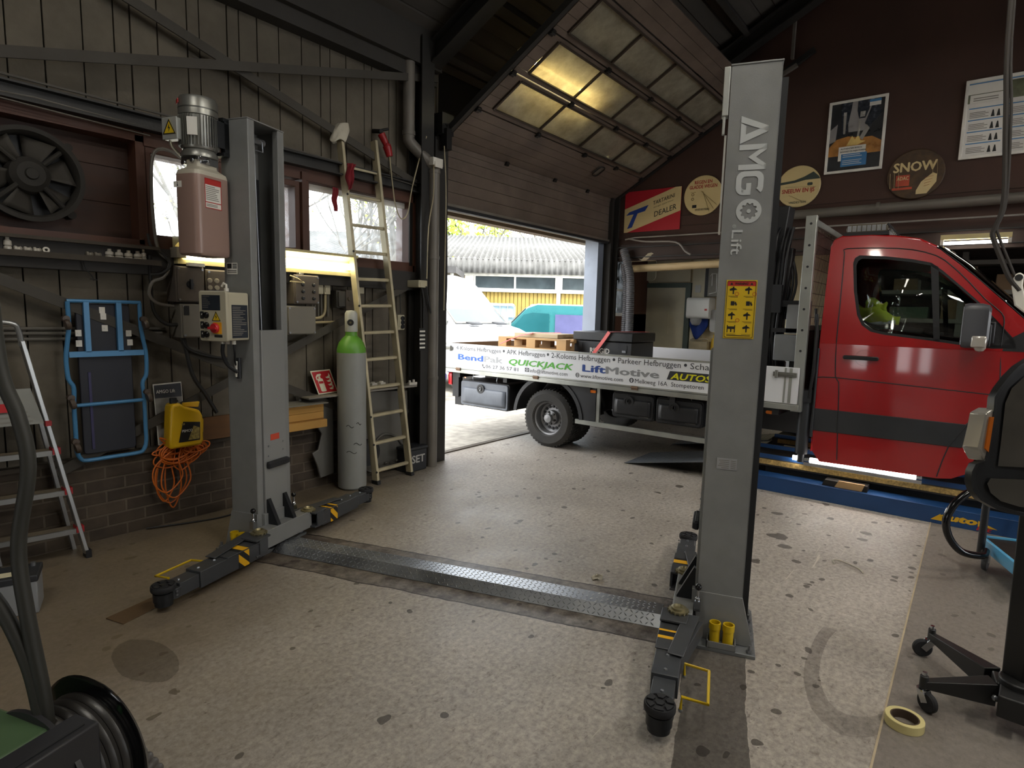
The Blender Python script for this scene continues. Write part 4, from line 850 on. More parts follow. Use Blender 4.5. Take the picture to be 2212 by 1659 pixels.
b = B(); b.box(BX, 5.635, .843, 7.75, 5.66, 1.17); tb = b.done('tail_board', board, TK, bev=.003); b = B(); b.box(BX+.04, 5.625, .85, 7.70, 5.634, 1.165); b.done('tail_lining', mat('brown_ply'), tb)
b = B(); b.box(BX+.001, 5.645, .6, BX+.05, 5.66, .84); b.box(BX-.002, 5.64, 1.08, BX+.06, 5.68, 1.15); b.done('corner_post', alum, TK)
# lettering
XD, YD = (0, -1, 0), (0, 0, 1); XT = BX-.0005
ink = mat('dark_lettering', '2b2d33', .5, var=0)
b = B()
def tx(t, y0, y1, z, h, **k): b.text(t, (XT, y0, z), XD, YD, h, y0-y1, **k)
tx('4-Koloms Hefbruggen', 5.396, 4.633, 1.09, .052); tx('APK Hefbruggen', 4.542, 3.969, 1.086, .056); tx('2-Koloms Hefbruggen', 3.877, 3.108, 1.084, .060); tx('Parkeer Hefbruggen', 3.010, 2.309, 1.086, .060); tx('Schaar', 2.211, 1.93, 1.084, .060)
for y in (4.589, 3.926, 3.062, 2.261): b.prism([(y+.016*math.cos(2*PI*k/14), 1.118+.016*math.sin(2*PI*k/14)) for k in range(14)], FX(XT-.0008), (.0008, 0, 0))
tx('06 27 36 57 81', 4.878, 4.358, .886, .043); tx('info@liftmotive.com', 4.181, 3.646, .889, .045); tx('www.liftmotive.com', 3.473, 2.941, .889, .043); tx('Melkweg 16A', 2.801, 2.439, .890, .046); tx('Stompetoren', 2.400, 2.063, .891, .045)
q = FX(XT-.0008); dx = (.0008, 0, 0)
b.prism([(4.938, .93), (4.925, .932), (4.918, .915), (4.924, .908), (4.912, .893), (4.90, .90), (4.890, .889), (4.897, .882), (4.912, .884), (4.932, .905)], q, dx)
b.frame([(4.255, .892), (4.195, .892), (4.195, .938), (4.255, .938)], [(4.246, .899), (4.204, .899), (4.204, .931), (4.246, .931)], q, dx); b.prism([(4.255, .938), (4.25, .938), (4.225, .917), (4.2, .938), (4.195, .938), (4.225, .907)], q, dx); b.prism([(4.25, .894), (4.238, .912), (4.232, .908), (4.245, .892)], q, dx); b.prism([(4.2, .894), (4.205, .892), (4.218, .908), (4.212, .912)], q, dx)
for r in (.026, .014): b.frame([(3.513+r*math.cos(2*PI*k/18), .913+.026*math.sin(2*PI*k/18)) for k in range(18)], [(3.513+(r-.004)*math.cos(2*PI*k/18), .913+.022*math.sin(2*PI*k/18)) for k in range(18)], q, dx)
for z in (.903, .913, .923): b.box(XT-.0008, 3.49, z-.0015, XT, 3.536, z+.0015)
P = [(2.842+.026*math.cos(2*PI*k/20), .914+.026*math.sin(2*PI*k/20)) for k in range(20)]; Q = [(2.842+.012*math.cos(2*PI*k/20), .917+.014*math.sin(2*PI*k/20)-(.008 if 12 < k < 18 else 0)) for k in range(20)]
b.frame(P, Q, q, dx); b.prism([(2.842+.005*math.cos(2*PI*k/10), .918+.005*math.sin(2*PI*k/10)) for k in range(10)], q, dx)
b.done('lettering', ink, sb, norm=False)
for nm, t, y0, y1, z, h, c, bo, it in (('blue_lettering', 'Bend', 5.354, 4.930, .965, .072, '2f5fb4', .035, 0), ('grey_lettering', 'Pak', 4.905, 4.609, .965, .072, '9a9c9e', .035, 0), ('green_lettering', 'QUICKJACK', 4.501, 3.578, .962, .068, '4aa02c', .035, .22), ('navy_lettering', 'Lift', 3.446, 3.162, .962, .075, '1d3f86', .035, 0), ('mid_grey_lettering', 'Motive', 3.150, 2.539, .962, .075, '85878a', .035, 0)):
    b = B(); b.text(t, (XT, y0, z), XD, YD, h, y0-y1, bold=bo, it=it); b.done(nm, mat(nm, c, .5, var=0), sb, norm=False)
b = B(); b.prism([(2.45, .958), (2.42, 1.048), (1.80, 1.048), (1.80, .958)], q, dx); b.done('black_flash', ink, sb)
b = B(); b.text('AUTOSTAR'[:5]+'T', (XT-.0008, 2.408, .968), XD, YD, .062, .50, bold=.03, it=.25); b.done('yellow_lettering', mat('lime_lettering', 'd6d318', .5, var=0), sb, norm=False)
# headboard frame with mesh
b = B()
for x in (5.745, 7.68): b.box(x, 1.185, .77, x+.06, 1.275, 2.50)
b.box(5.75, 1.20, 2.42, 7.73, 1.26, 2.48); b.box(5.75, 1.20, 1.50, 7.73, 1.25, 1.55); hb = b.done('headboard_frame', alum, TK, bev=.004)
b = B()
for k in range(9): b.cyl((5.744, 1.23, .95+k*.185), (5.7445+.002, 1.23, .95+k*.185), .011, n=10)
b.done('hole', mat('dark_channel'), hb)
b = B()
for k in range(38): x = 5.83+k*.05; b.tube([(x, 1.225, 1.55), (x, 1.225, 2.42)], .003, 5, caps=False)
for k in range(8): z = 1.62+k*.11; b.tube([(5.80, 1.23, z), (7.68, 1.23, z)], .003, 5, caps=False)
b.done('wire_mesh', mat('rusty_wire', '54352f', .6, .5), hb, kind='stuff')
b = B(); b.box(5.80, 1.21, .84, 7.70, 1.235, 1.50); b.done('bulkhead', mat('dark_red_bulkhead', '3a1512', .6, dirt=.4), hb)
# under the bed
b = B()
for x in (6.3, 7.05): b.box(x, -1.3, .48, x+.08, 5.4, .72)
for y in (1.4, 2.4, 3.4, 4.6, 5.4): b.box(5.75, y-.03, .72, 7.7, y+.03, .785)
b.cyl((6.0, 3.96, .345), (7.5, 3.96, .345), .07); b.done('chassis', chas, TK)
for (y0, y1, z0, z1, nm) in ((4.555, 5.37, .35, .69, 'grey storage box'), (2.60, 3.10, .485, .765, 'black storage box nearer the rear wheel'), (2.085, 2.585, .485, .755, 'black storage box nearer the cab')):
    gm = mat('storage_box_grey', '5b6068', .4, bump=.03) if y0 > 4 else mat('storage_box_black', '1c1d20', .42, bump=.04)
    b = B(); b.rbox(5.79, y0, z0, 6.22, y1, z1, .03, axis='x'); o = b.done('storage_box', chas if y0 > 4 else gm, TK, label=nm)
    b = B(); b.rbox(5.765, y0+.01, z0+.01, 5.79, y1-.01, z1-.01, .03, axis='x'); d = b.done('lid', gm, o, bev=.006)
    b = B(); h = z1-z0; b.grid(lambda u, v: (5.763-.012*math.sin(PI*v)-.006*math.sin(PI*u), y0+.04+u*(y1-y0-.08), z0+.04+v*(h*.62)), 10, 6); b.done('lid_bulge', gm, o, solid=.004)
    b = B(); c = ((y0+y1)/2+.04, z1-.09); b.ring((5.758, c[0], c[1]), (-1, 0, 0), .060, .040, .014, 24); b.cyl((5.762, c[0], c[1]), (5.749, c[0], c[1]), .042, n=18); b.done('lock_ring', blk, o)
    b = B(); b.cbox((5.742, c[0], c[1]), (.012, .016, .05)); b.cbox((5.742, c[0], c[1]+.006), (.012, .03, .03)); b.done('lock', gal if y0 > 4 else blk, o)
    b = B()
    for k in range(2): y = y0+(y1-y0)*(.25+.5*k); b.tube([(5.80, y, z1-.01), (5.78, y, z1+.03), (5.80, y, .79)], .005, 6)
    b.done('hanger', gal, o)
    if y0 < 4: b = B(); b.box(5.7635, y0+.06, z0+.035, 5.7645, y0+.17, z0+.047); b.done('maker_plate', mat('grey_print'), o)
b = B(); b.tube([(5.78, 3.55, .38), (5.78, 2.05, .37)], .001, 4); b.box(5.76, 1.95, .345, 5.80, 3.56, .395); b.box(5.77, 3.255, .39, 5.80, 3.295, .79); b.done('side_guard', alum, TK)
def wheel(x, y, z, nm, dual=False, stx=1):
    r = .345; b = B()
    prof = [(.20, .0), (.215, -.012), (.30, -.016), (.325, .0), (.345, .022), (.345, .19), (.325, .212), (.30, .225), (.215, .22), (.20, .21), (.20, 0)]
    b.lathe(prof, (x, y, z), (stx, 0, 0), 48)
    for k in range(48):
        for s in (0, 1, 2):
            q = 2*PI*(k+.5*(s % 2))/48; c = Vector((x+stx*(.045+.06*s), y+(r+.001)*math.cos(q), z+(r+.001)*math.sin(q))); b.cbox(c, (.05, .022, .012), Matrix.Rotation(q-PI/2, 3, 'X'))
    w_ = b.done('wheel', tyre, TK, label=nm)
    b = B()
    d0 = .07 if dual else .03
    b.lathe([(.205, -.004), (.212, -.006), (.205, .012), (.185, .03), (.175, d0+.04), (.150, d0+.06), (.09, d0+.055), (.085, d0), (.05, d0-.02), (.048, d0-.07), (0, d0-.075)], (x, y, z), (stx, 0, 0), 40, cap=False); b.done('rim', mat('steel_rim', '8f8f90', .45, .7, dirt=.3), w_)
    b = B()
    for k in range(16): q = 2*PI*k/16; b.cyl((x+stx*(d0+.055), y+.133*math.cos(q), z+.133*math.sin(q)), (x+stx*(d0+.045), y+.133*math.cos(q), z+.133*math.sin(q)), .016, n=10)
    b.done('rim_hole', mat('dark_channel'), w_)
    b = B()
    for k in range(6): q = 2*PI*k/6+.3; b.cyl((x+stx*(d0+.02), y+.07*math.cos(q), z+.07*math.sin(q)), (x+stx*(d0-.03), y+.07*math.cos(q), z+.07*math.sin(q)), .014, n=6)
    b.done('wheel_nut', mat('dark_nut', '3a3937', .5, .6), w_)
    return w_
wheel(5.78, 3.96, .345, 'outer rear wheel with holed steel rim', True); wheel(6.04, 3.96, .345, 'inner rear wheel'); wheel(7.69, 3.96, .345, 'far rear wheel', True, -1); wheel(5.90, -.50, .585, 'front wheel on the blue ramp')
b = B(); A1 = arc(3.96, .36, .50, 5, 175, 18); A2 = arc(3.96, .36, .485, 5, 175, 18)
b.prism(A1+A2[::-1], FX(5.76), (.5, 0, 0)); fl = arc(3.96, .36, .43, 10, 60, 6)
b.prism(arc(3.96, .36, .50, 4, 176, 22)+arc(3.96, .36, .455, 4, 176, 22)[::-1], FX(5.755), (.02, 0, 0)); b.prism(arc(3.96, .36, .50, 120, 176, 8)+[(3.46, .38), (3.30, .40), (3.30, .78), (3.70, .78)], FX(5.765), (.02, 0, 0)); b.done('mudguard', blk, TK)
b = B(); b.box(5.78, 5.42, .45, 5.86, 5.53, .78); b.box(5.80, 5.36, .34, 6.1, 5.5, .46); b.done('rear_bracket', chas, TK)
b = B(); b.rbox(5.77, 5.54, .60, 5.95, 5.60, .77, .02, axis='y'); b.done('tail_lamp', mat('red_lens', 'c0101e', .2), TK)
for y in (3.355, 1.43): b = B(); b.rbox(5.755, y-.055, .722, 5.775, y+.055, .752, .012, axis='x'); b.done('side_marker', mat('amber_lens', 'c8691a', .25), TK, label='amber side marker lamp')
b = B(); b.cyl((5.85, 1.175, .30), (5.85, 1.175, .40), .03); b.cyl((5.85, 1.175, .38), (5.85, 1.175, .95), .053, n=20); b.box(5.79, 1.12, .86, 5.92, 1.24, .97); b.cyl((5.82, 1.10, .55), (5.82, 1.10, 1.35), .012); b.done('stabiliser_leg', mat('dark_grey_steel', '3b3d40', .45, .5, dirt=.25), TK)
b = B(); b.tube([(5.80, 1.14, .9), (5.79, 1.12, 1.2), (5.82, 1.13, 1.6)], .014, 8, sm=4); b.tube([(5.83, 1.13, 1.0), (5.86, 1.12, 1.35), (5.85, 1.14, 1.65)], .011, 8, sm=4); b.tube([(5.90, 1.13, .9), (5.93, 1.14, 1.3), (5.88, 1.16, 1.7)], .012, 8, sm=4); b.done('hydraulic_hose', blk, TK)
# cab
CX0, CX1 = 5.85, 7.66; xm = (CX0+CX1)/2
def inset(z): return .0 if z < 1.4 else .13*((z-1.4)/.93)
def fside(s): return (lambda u, v: (CX0+inset(v) if s < 0 else CX1-inset(v), u, v))
def holed(b, P, Q, f):
    """filled outline P with hole Q"""
    V1 = [b.bm.verts.new(f(*p)) for p in P]; E_ = [b.bm.edges.new((V1[i], V1[(i+1) % len(V1)])) for i in range(len(V1))]
    if Q:
        V2 = [b.bm.verts.new(f(*p)) for p in Q]; E_ += [b.bm.edges.new((V2[i], V2[(i+1) % len(V2)])) for i in range(len(V2))]
    bmesh.ops.triangle_fill(b.bm, edges=E_, use_beauty=True)
beltz = 1.395
upper = [(1.10, beltz), (1.10, 1.9), (1.098, 2.24), (1.075, 2.30), (1.02, 2.327), (.80, 2.325), (.62, 2.305), (.45, 2.27), (.30, 2.185), (.157, 2.058), (.024, 1.933), (-.124, 1.783), (-.26, 1.646), (-.46, 1.44), (-.47, beltz)]
win = [(.910, 2.10), (.90, 2.14), (.87, 2.162), (.68, 2.148), (.485, 2.117), (.350, 2.083), (.263, 2.013), (.142, 1.896), (-.001, 1.753), (-.13, 1.60), (-.22, 1.48), (-.235, 1.425), (-.10, 1.415), (.052, 1.426), (.344, 1.462), (.62, 1.49), (.72, 1.512), (.79, 1.565), (.834, 1.649), (.88, 1.859)]
lower = [(1.10, beltz), (-.47, beltz), (-.80, 1.22), (-1.35, 1.02), (-1.55, .85), (-1.58, .45)]+arc(-.5, .40, .45, 180, 0, 14)[::1]+[(.06, .36), (.15, .345), (1.02, .33), (1.085, .42)]
lower = [(1.10, beltz), (-.47, beltz), (-.80, 1.22), (-1.35, 1.02), (-1.55, .85), (-1.58, .45), (-1.0, .42)]+arc(-.5, .38, .46, 175, 5, 14)+[(.06, .36), (.15, .345), (1.02, .33), (1.085, .42)]
b = B()
for s in (-1, 1): holed(b, upper, win, fside(s)); holed(b, lower, None, fside(s))
shell = b.done('cab_side', red, TK, solid=.012, ang=0)
b = B()
def strip(pts, x_in=0.0):
    V = [];
    for y, z in pts:
        i = inset(z); V += [(CX0+i+x_in, y, z), (CX0+i+.06+x_in, y, z+.018), (xm, y, z+.05), (CX1-i-.06, y, z+.018), (CX1-i, y, z)]
    n = len(pts); b._add(V, [(5*a+k, 5*a+k+1, 5*a+k+6, 5*a+k+5) for a in range(n-1) for k in range(4)])
strip([(1.098, 2.24), (1.075, 2.30), (1.02, 2.327), (.80, 2.325), (.62, 2.305), (.45, 2.27), (.33, 2.205)]); strip([(-.46, 1.44), (-.80, 1.22), (-1.35, 1.02), (-1.55, .85), (-1.58, .45)])
b.done('cab_roof', red, TK, solid=.012)
b = B(); V = []
for y, z in ((.33, 2.205), (.157, 2.058), (-.124, 1.783), (-.46, 1.44)):
    i = inset(z); V += [(CX0+i+.02, y, z), (CX0+i+.1, y-.03, z+.02), (xm, y-.10, z+.03), (CX1-i-.1, y-.03, z+.02), (CX1-i-.02, y, z)]
b._add(V, [(5*a+k, 5*a+k+1, 5*a+k+6, 5*a+k+5) for a in range(3) for k in range(4)])
tint = glass_mat('cab_glass', (.78, .83, .80), .03)
b.done('windscreen', tint, TK, solid=.005)
b = B(); b._add([(CX0+inset(z)+dx2, y, z) for y, z in ((.32, 2.21), (.157, 2.068), (-.124, 1.793), (-.46, 1.45)) for dx2 in (.012, .05)], [(0, 1, 3, 2), (2, 3, 5, 4), (4, 5, 7, 6)]); b.done('windscreen_seal', rub, TK, solid=.01)
b = B(); holed(b, [(CX0, .41), (CX1, .41), (CX1, 1.4), (CX1-.12, 2.25), (CX0+.12, 2.25), (CX0, 1.4)], [(CX0+.25, 1.43), (CX1-.25, 1.43), (CX1-.3, 2.05), (CX0+.3, 2.05)], FY(1.097)); b.done('cab_back', red, TK, ang=0, solid=.006)
b = B(); b.box(CX0+.24, 1.085, 1.42, CX1-.24, 1.092, 2.06); b.done('rear_window', tint, TK)
for s in (-1, 1):
    b = B(); holed(b, win, None, (lambda u, v: (CX0+inset(v)+.006 if s < 0 else CX1-inset(v)-.006, u, v))); g = b.done('side_window', tint, TK, solid=.004)
    b = B(); f = (lambda u, v: (CX0+inset(v)-.007 if s < 0 else CX1-inset(v)+.001, u, v))
    cen = (sum(p[0] for p in win)/len(win), sum(p[1] for p in win)/len(win))
    inn = [(p[0]+(cen[0]-p[0])*.05, p[1]+(cen[1]-p[1])*.07) for p in win]
    b.frame(win, inn, f, (.01, 0, 0)); b.prism([(.355, 2.08), (.30, 2.05), (.235, 1.45), (.275, 1.455)], f, (.01, 0, 0)); b.prism([(-.05, 1.42), (-.235, 1.42), (-.23, 1.48), (-.08, 1.66)], f, (.01, 0, 0)); b.prism([(-.235, 1.40), (-.47, 1.40), (-.45, 1.47), (-.235, 1.47)] if s > 0 else [(-.16, 1.47), (-.16, 1.40), (-.47, 1.40), (-.46, 1.44), (-.31, 1.58)], f, (.01, 0, 0)); b.done('window_seal', rub, g)
def seam(pts, nm='door_seam'):
    b = B(); b.tube([(CX0+inset(z)-.006, y, z) for y, z in pts], .0045, 6, sm=2); return b.done(nm, mat('dark_channel'), TK)
seam([(.99, 2.20), (.984, 2.15), (.974, 1.753), (.968, 1.43), (.952, 1.114), (.921, 1.062), (.906, .843), (.895, .62), (.88, .37)])
seam([(.99, 2.20), (.97, 2.225), (.70, 2.218), (.493, 2.196), (.323, 2.140), (.220, 2.060), (.099, 1.933), (-.02, 1.791), (-.125, 1.690), (-.15, 1.615), (-.147, 1.465), (-.165, 1.2), (-.171, 1.02), (-.12, .93), (.0, .817), (.10, .62), (.155, .36)])
seam([(1.098, 1.09), (.955, 1.10), (.5, 1.085), (-.165, 1.06)], 'swage_line')
b = B(); mo_ = [(1.10, .61), (.02, .62), (-.02, .66), (-.115, .81), (1.10, .81)]
b.prism(mo_, FX(CX0-.018), (.014, 0, 0)); b.done('side_moulding', trim_, TK, bev=.004); seam([(.902, .81), (.897, .62)]).location.x -= .0125; seam([(.0, .81), (.10, .62)]).location.x -= .0125
b = B(); b.lathe([(.068, 0), (.064, .012), (.05, .026), (0, .03)], (CX0-.0075, .745, 1.287), (1, 0, 0), 24, cap=False); b.done('handle_cup', mat('dark_red_recess', '6e0d10', .45), TK)
b = B(); b.rbox(CX0-.036, .635, 1.268, CX0-.012, .905, 1.302, .016, axis='x'); b.done('door_handle', blk, TK, bev=.006)
# near door mirror of the cab
b = B()
def mir(M0, w_, h_, d_):
    pass
mx_, my_, mz_ = 5.60, .01, 1.585
V = []; n_ = 24
for (dy, k) in ((-.075, .78), (-.06, .93), (-.02, 1.0), (.06, 1.0), (.085, .96)):
    for (u, v) in rrect(-.10*k, -.165*k, .10*k, .165*k, .05*k, 5): V.append((mx_+u, my_+dy, mz_+v))
b._add(V, [(i*24+k, i*24+(k+1) % 24, (i+1)*24+(k+1) % 24, (i+1)*24+k) for i in range(4) for k in range(24)]+[tuple(range(24)), tuple(range(96, 120))])
gm_ = b.done('door_mirror', mat('mirror_grey', '4c4d52', .35, var=.05), TK)
b = B(); b.box(5.68, -.10, 1.45, 5.86, -.04, 1.62); b.box(5.66, -.08, 1.43, 5.75, -.02, 1.60); b.done('mirror_arm', blk, gm_, bev=.01)
b = B(); b.box(mx_-.085, my_+.086, mz_-.14, mx_+.085, my_+.09, mz_+.14); b.done('mirror_glass', chrome, gm_)
b = B(); b.cbox((mx_-.085, my_-.02, mz_-.115), (.05, .09, .085)); b.sph((mx_-.06, my_-.03, mz_-.15), .04, 10); b.done('indicator_lens', mat('clear_lens', 'b9b4ac', .12, .3), gm_, bev=.012)
# inside the cab
b = B(); b.box(CX0+.03, -.2, .55, CX1-.03, 1.07, .60); b.box(CX0+.12, -.75, .6, CX1-.12, -.25, 1.38)
for x in (6.05, 6.75, 7.15): b.rbox(x, .32, .62, x+.45, .85, 1.0, .06, axis='x'); b.cbox((x+.22, .93, 1.22), (.44, .14, .56), (-.12, 0, 0))
b.ring((6.30, .02, 1.30), (0, .75, .66), .20, .175, .03, 24); b.done('cab_interior', mat('dark_upholstery', '17191a', .8), TK)
# roof lamp bar
b = B(); b.rbox(6.02, .68, 2.36, 7.45, 1.0, 2.435, .03, axis='x'); lb = b.done('lamp_bar', mat('smoked_amber_lens', '5c554a', .2, spec=.6), TK, bev=.01)
b = B(); b.box(6.0, .67, 2.335, 7.47, 1.01, 2.365)
for x in (6.03, 7.4): b.beam((x, .69, 2.43), (x, .60, 2.325), .03, .012)
b.done('lamp_bar_base', blk, lb)
b = B()
for k in range(8): b.box(6.018, .70+k*.037, 2.375, 6.021, .73+k*.037, 2.425)
for k in range(12): b.box(6.06+k*.11, .678, 2.37, 6.14+k*.11, .681, 2.43)
b.done('lamp_reflector', chrome, lb)
# loader crane folded behind the headboard
CR = thing('loader_crane', 'folded black loader crane with hoses standing on the truck bed behind the headboard', 'crane', (6.6, 1.65, .84))
bs = mat('black_crane_paint', '1b1c1f', .45, dirt=.2)
b = B(); b.box(6.35, 1.42, .845, 7.05, 1.98, 1.02); b.done('base', bs, CR, bev=.01); b = B(); b.lathe([(.17, 1.02), (.17, 1.15), (.13, 1.2), (.13, 1.75)], (6.62, 1.72, 0), n=24); b.box(6.46, 1.6, 1.7, 6.8, 1.86, 1.95); b.done('column', bs, CR, bev=.01)
b = B(); b.beam((6.52, 1.78, 1.4), (6.52, 1.66, 2.72), .22, .17, (0, 1, 0)); b.beam((6.72, 1.86, 1.35), (6.72, 1.74, 2.62), .14, .16, (0, 1, 0)); b.beam((6.42, 1.62, 1.5), (6.42, 1.56, 2.3), .10, .12, (0, 1, 0)); b.cyl((6.44, 1.77, 2.62), (6.85, 1.77, 2.62), .05); b.beam((6.46, 1.62, 1.9), (6.5, 1.74, 2.55), .07, .07); b.done('boom', bs, CR, bev=.01)
b = B(); b.lathe([(.13, 0), (.13, .05), (.10, .06), (.05, .06), (.05, .03), (0, .03)], (6.34, 1.80, 1.20), (-1, 0, 0), 24); b.beam((6.36, 1.80, 1.3), (6.44, 1.92, 1.75), .03, .10); b.done('slew_drum', mat('dark_grey_steel'), CR)
b = B()
for k in range(9):
    y = 1.56+.04*k; x = 6.34+.03*(k % 3); rz_ = rr_.uniform(-.03, .03)
    b.tube([(x, y, 1.05+.05*(k % 4)), (x-.05, y+.02+rz_, 1.5), (x-.03+rz_, y-.01, 1.95), (x-.02, y-.02, 2.25+.04*(k % 5)), (x+.08, y-.03, 2.5)], .016, 7, sm=4)
for k in range(4): b.tube([(6.42, 1.60-.02*k, 1.6), (6.40, 1.55-.03*k, 1.95), (6.5, 1.62-.02*k, 2.3)], .013, 7, sm=4)
b.done('hydraulic_hose', blk, CR)
b = B(); b.rbox(6.16, 1.53, 1.66, 6.20, 1.80, 1.93, .01, axis='x'); b.box(6.2, 1.56, 1.68, 6.42, 1.78, 1.91); b.done('valve_box', mat('matt_black_box', '25272b', .6), CR)
gb = mat('light_grey_box', '8f9294', .45, .3, dirt=.15)
b = B(); b.rbox(6.20, 1.30, 1.46, 6.42, 1.48, 1.74, .012, axis='x'); b.done('control_box', gb, CR, bev=.005, label='upper light grey control box'); b = B(); b.rbox(6.10, 1.32, 1.20, 6.40, 1.55, 1.45, .012, axis='x'); b.done('control_box', gb, CR, bev=.005, label='lower light grey control box'); b = B(); b.box(6.2, 1.35, 1.47, 6.38, 1.6, 1.51); b.box(6.24, 1.30, 1.72, 6.40, 1.60, 1.78); b.box(6.2, 1.3, .845, 6.4, 1.42, 1.22); b.done('bracket', bs, CR)
b = B(); b.tube([(6.1, 1.38, 1.0), (6.1, 1.48, 1.03), (6.1, 1.6, 1.0)], .014, 8, sm=3); b.sph((6.08, 1.43, 1.06), .03, 8); b.done('control_lever', mat('pale_lever', '9a9484', .5), CR)
# black tool chest, pallets and straps on the bed
TC = thing('tool_chest', 'black steel tool chest with white lettering strapped on the truck bed', 'tool box', (6.7, 3.6, .84))
b = B(); b.box(6.40, 3.21, .841, 7.0, 4.01, 1.27); body = b.done('chest_body', mat('chest_black', '1d1f22', .4, .2, dirt=.2, dcol='5a564e'), TC, bev=.008)
b = B(); b.box(6.385, 3.195, 1.275, 7.015, 4.025, 1.385); b.done('lid', mat('chest_black'), TC, bev=.01)
for y in (3.30, 3.92):
    b = B(); b.box(6.396, y-.03, 1.18, 6.40, y+.03, 1.235); r_ = b.done('latch_recess', mat('dark_channel'), TC); b = B(); b.box(6.388, y-.02, 1.15, 6.397, y+.03, 1.175); b.done('latch', gal, TC) if y < 3.5 else b.bm.free()
b = B(); b.text('RIDGID', (6.399, 3.775, 1.125), (0, -1, 0), (0, 0, 1), .062, .27, bold=.03); b.done('lettering', wlab, TC, label='white lettering', norm=False)
b = B(); b.box(6.398, 3.52, 1.10, 6.3995, 3.72, 1.11); b.done('red_bar', rlab, TC)
rs = mat('red_strap', 'd0504a', .6, var=.1)
b = B(); P = [(6.36, 3.80, .99), (6.36, 3.56, 1.30), (6.365, 3.50, 1.39), (6.45, 3.48, 1.393), (7.02, 3.3, 1.393), (7.03, 3.28, 1.2)]
for p, q in zip(P, P[1:]): b.beam(p, q, .004 if False else .05, .003, (-1, .2, .2) if p[2] < 1.38 else (0, 0, 1))
b.done('strap', rs, None, label='red ratchet strap over the black tool chest', cat='strap')
pw = mat('pallet_wood', 'b99566', .75, var=.25, stretch=(1, .3, 1), dirt=.3, dcol='6f5637')
def pallet(x0, x1, y0, y1, z, label):
    t = thing('wooden_pallet', label, 'pallet', ((x0+x1)/2, (y0+y1)/2, z), group=None)
    for i in range(3):
        x = x0+(x1-x0-.1)*i/2
        for j in range(3): y = y0+(y1-y0-.14)*j/2; b = B(); b.box(x, y, z+.022, x+.1, y+.14, z+.10); b.done('block', pw, t)
        b = B(); b.box(x, y0, z, x+.1, y1, z+.022); b.done('bottom_board', pw, t)
    for j in range(3): y = y0+(y1-y0-.14)*j/2; b = B(); b.box(x0, y, z+.10, x1, y+.14, z+.122); b.done('stringer_board', pw, t)
    for i in range(5): x = x0+(x1-x0-.1)*i/4; b = B(); b.box(x, y0, z+.122, x+.1, y1, z+.144); b.done('top_board', pw, t)
pallet(6.1, 6.9, 3.92, 5.0, .841, 'bottom wooden pallet of the stack on the truck bed'); pallet(6.1, 6.9, 3.93, 5.01, .986, 'middle wooden pallet of the stack on the truck bed'); pallet(6.16, 6.96, 3.98, 5.06, 1.131, 'topmost wooden pallet of the stack on the truck bed')
b = B(); b.box(6.3, 4.20, 1.276, 6.75, 4.90, 1.33); b.done('timber_beam', mat('weathered_wood', 'b9a98c', .8, stretch=(2, .3, 2)), None, label='weathered timber lying on top of the stacked pallets', cat='timber', bev=.004)
b = B(); P = [(6.06, 4.95, 1.18), (6.2, 4.72, 1.30), (6.3, 4.58, 1.338), (6.7, 4.42, 1.338)]
for p, q in zip(P, P[1:]): b.beam(p, q, .045, .003, (-.3, 0, 1))
b.done('strap', rs, None, label='red ratchet strap over the stacked wooden pallets', cat='strap')
# jacket on the seat
hv = mat('hi_vis_yellow', 'a9b32a', .8, var=.15)
JK = thing('safety_jacket', 'yellow high visibility jacket draped over the seat inside the red cab', 'jacket', (6.3, .75, 1.45))
b = B()
def jk(u, v):
    y = .90-.34*u; z = 1.46+.30*v*(1-.35*u)+.025*math.sin(9*u)*math.sin(5*v); return (6.27-.05*math.sin(PI*u)-.03*math.sin(7*v+4*u), y, z)
b.grid(jk, 12, 10); b.done('body', hv, JK, solid=.02)
b = B(); b.grid(lambda u, v: (6.25-.04*math.sin(PI*v), .82-.16*u, 1.70+.08*v+.03*math.sin(6*u)), 6, 4); b.done('collar', hv, JK, solid=.02)
b = B(); b.beam((6.20, .84, 1.56), (6.205, .58, 1.60), .006, .035); b.done('reflective_band', mat('silver_band', 'b8bcc0', .3, .4), JK)
# ---------------------------------------------------------------- things along the window wall
YF_ = 4.55
# fan in the boarded bay
SF = .87
FN = thing('wall_fan', 'big round extractor fan with worn blades in the red-brown boarding', 'fan', (1.11, 4.6, 2.05))
fg = mat('dusty_fan_grey', '2c2924', .8, dirt=.5)
b = B(); c = Vector((1.085, 4.52, 2.34)); b.lathe([(.30*SF, .10), (.30*SF, 0), (.315*SF, -.015), (.285*SF, -.015), (.27*SF, .01), (.27*SF, .10)], c, (0, 1, 0), 48, cap=False); b.done('ring_duct', fg, FN)
b = B(); b.lathe([(0, -.05), (.03, -.05), (.035, -.035), (.07, -.03), (.10, .0), (.11, .06), (.11, .1), (0, .1)], c, (0, 1, 0), 32); b.done('motor_hub', fg, FN)
for k in range(6):
    q = 2*PI*k/6+.25; e, t_ = Vector((math.cos(q), 0, math.sin(q))), Vector((-math.sin(q), 0, math.cos(q)))
    b = B(); b.grid(lambda u, v: c+e*(.09+.13*v)+t_*((u-.5)*(.07+.10*v))+Vector((0, .045+(u-.5)*.06, 0)), 5, 4); b.done('blade', mat('fan_blade', '3a362f', .75, dirt=.4), FN, solid=.003)
b = B()
for q in (.78, 2.36, 3.93, 5.5): e = Vector((math.cos(q), 0, math.sin(q))); b.tube([c+e*.09+Vector((0, .0, 0)), c+e*.285+Vector((0, .05, 0))], .014, 8); b.cyl(c+e*.29+Vector((0, .03, 0)), c+e*.29+Vector((0, .11, 0)), .025, n=12)
b.done('strut', fg, FN)
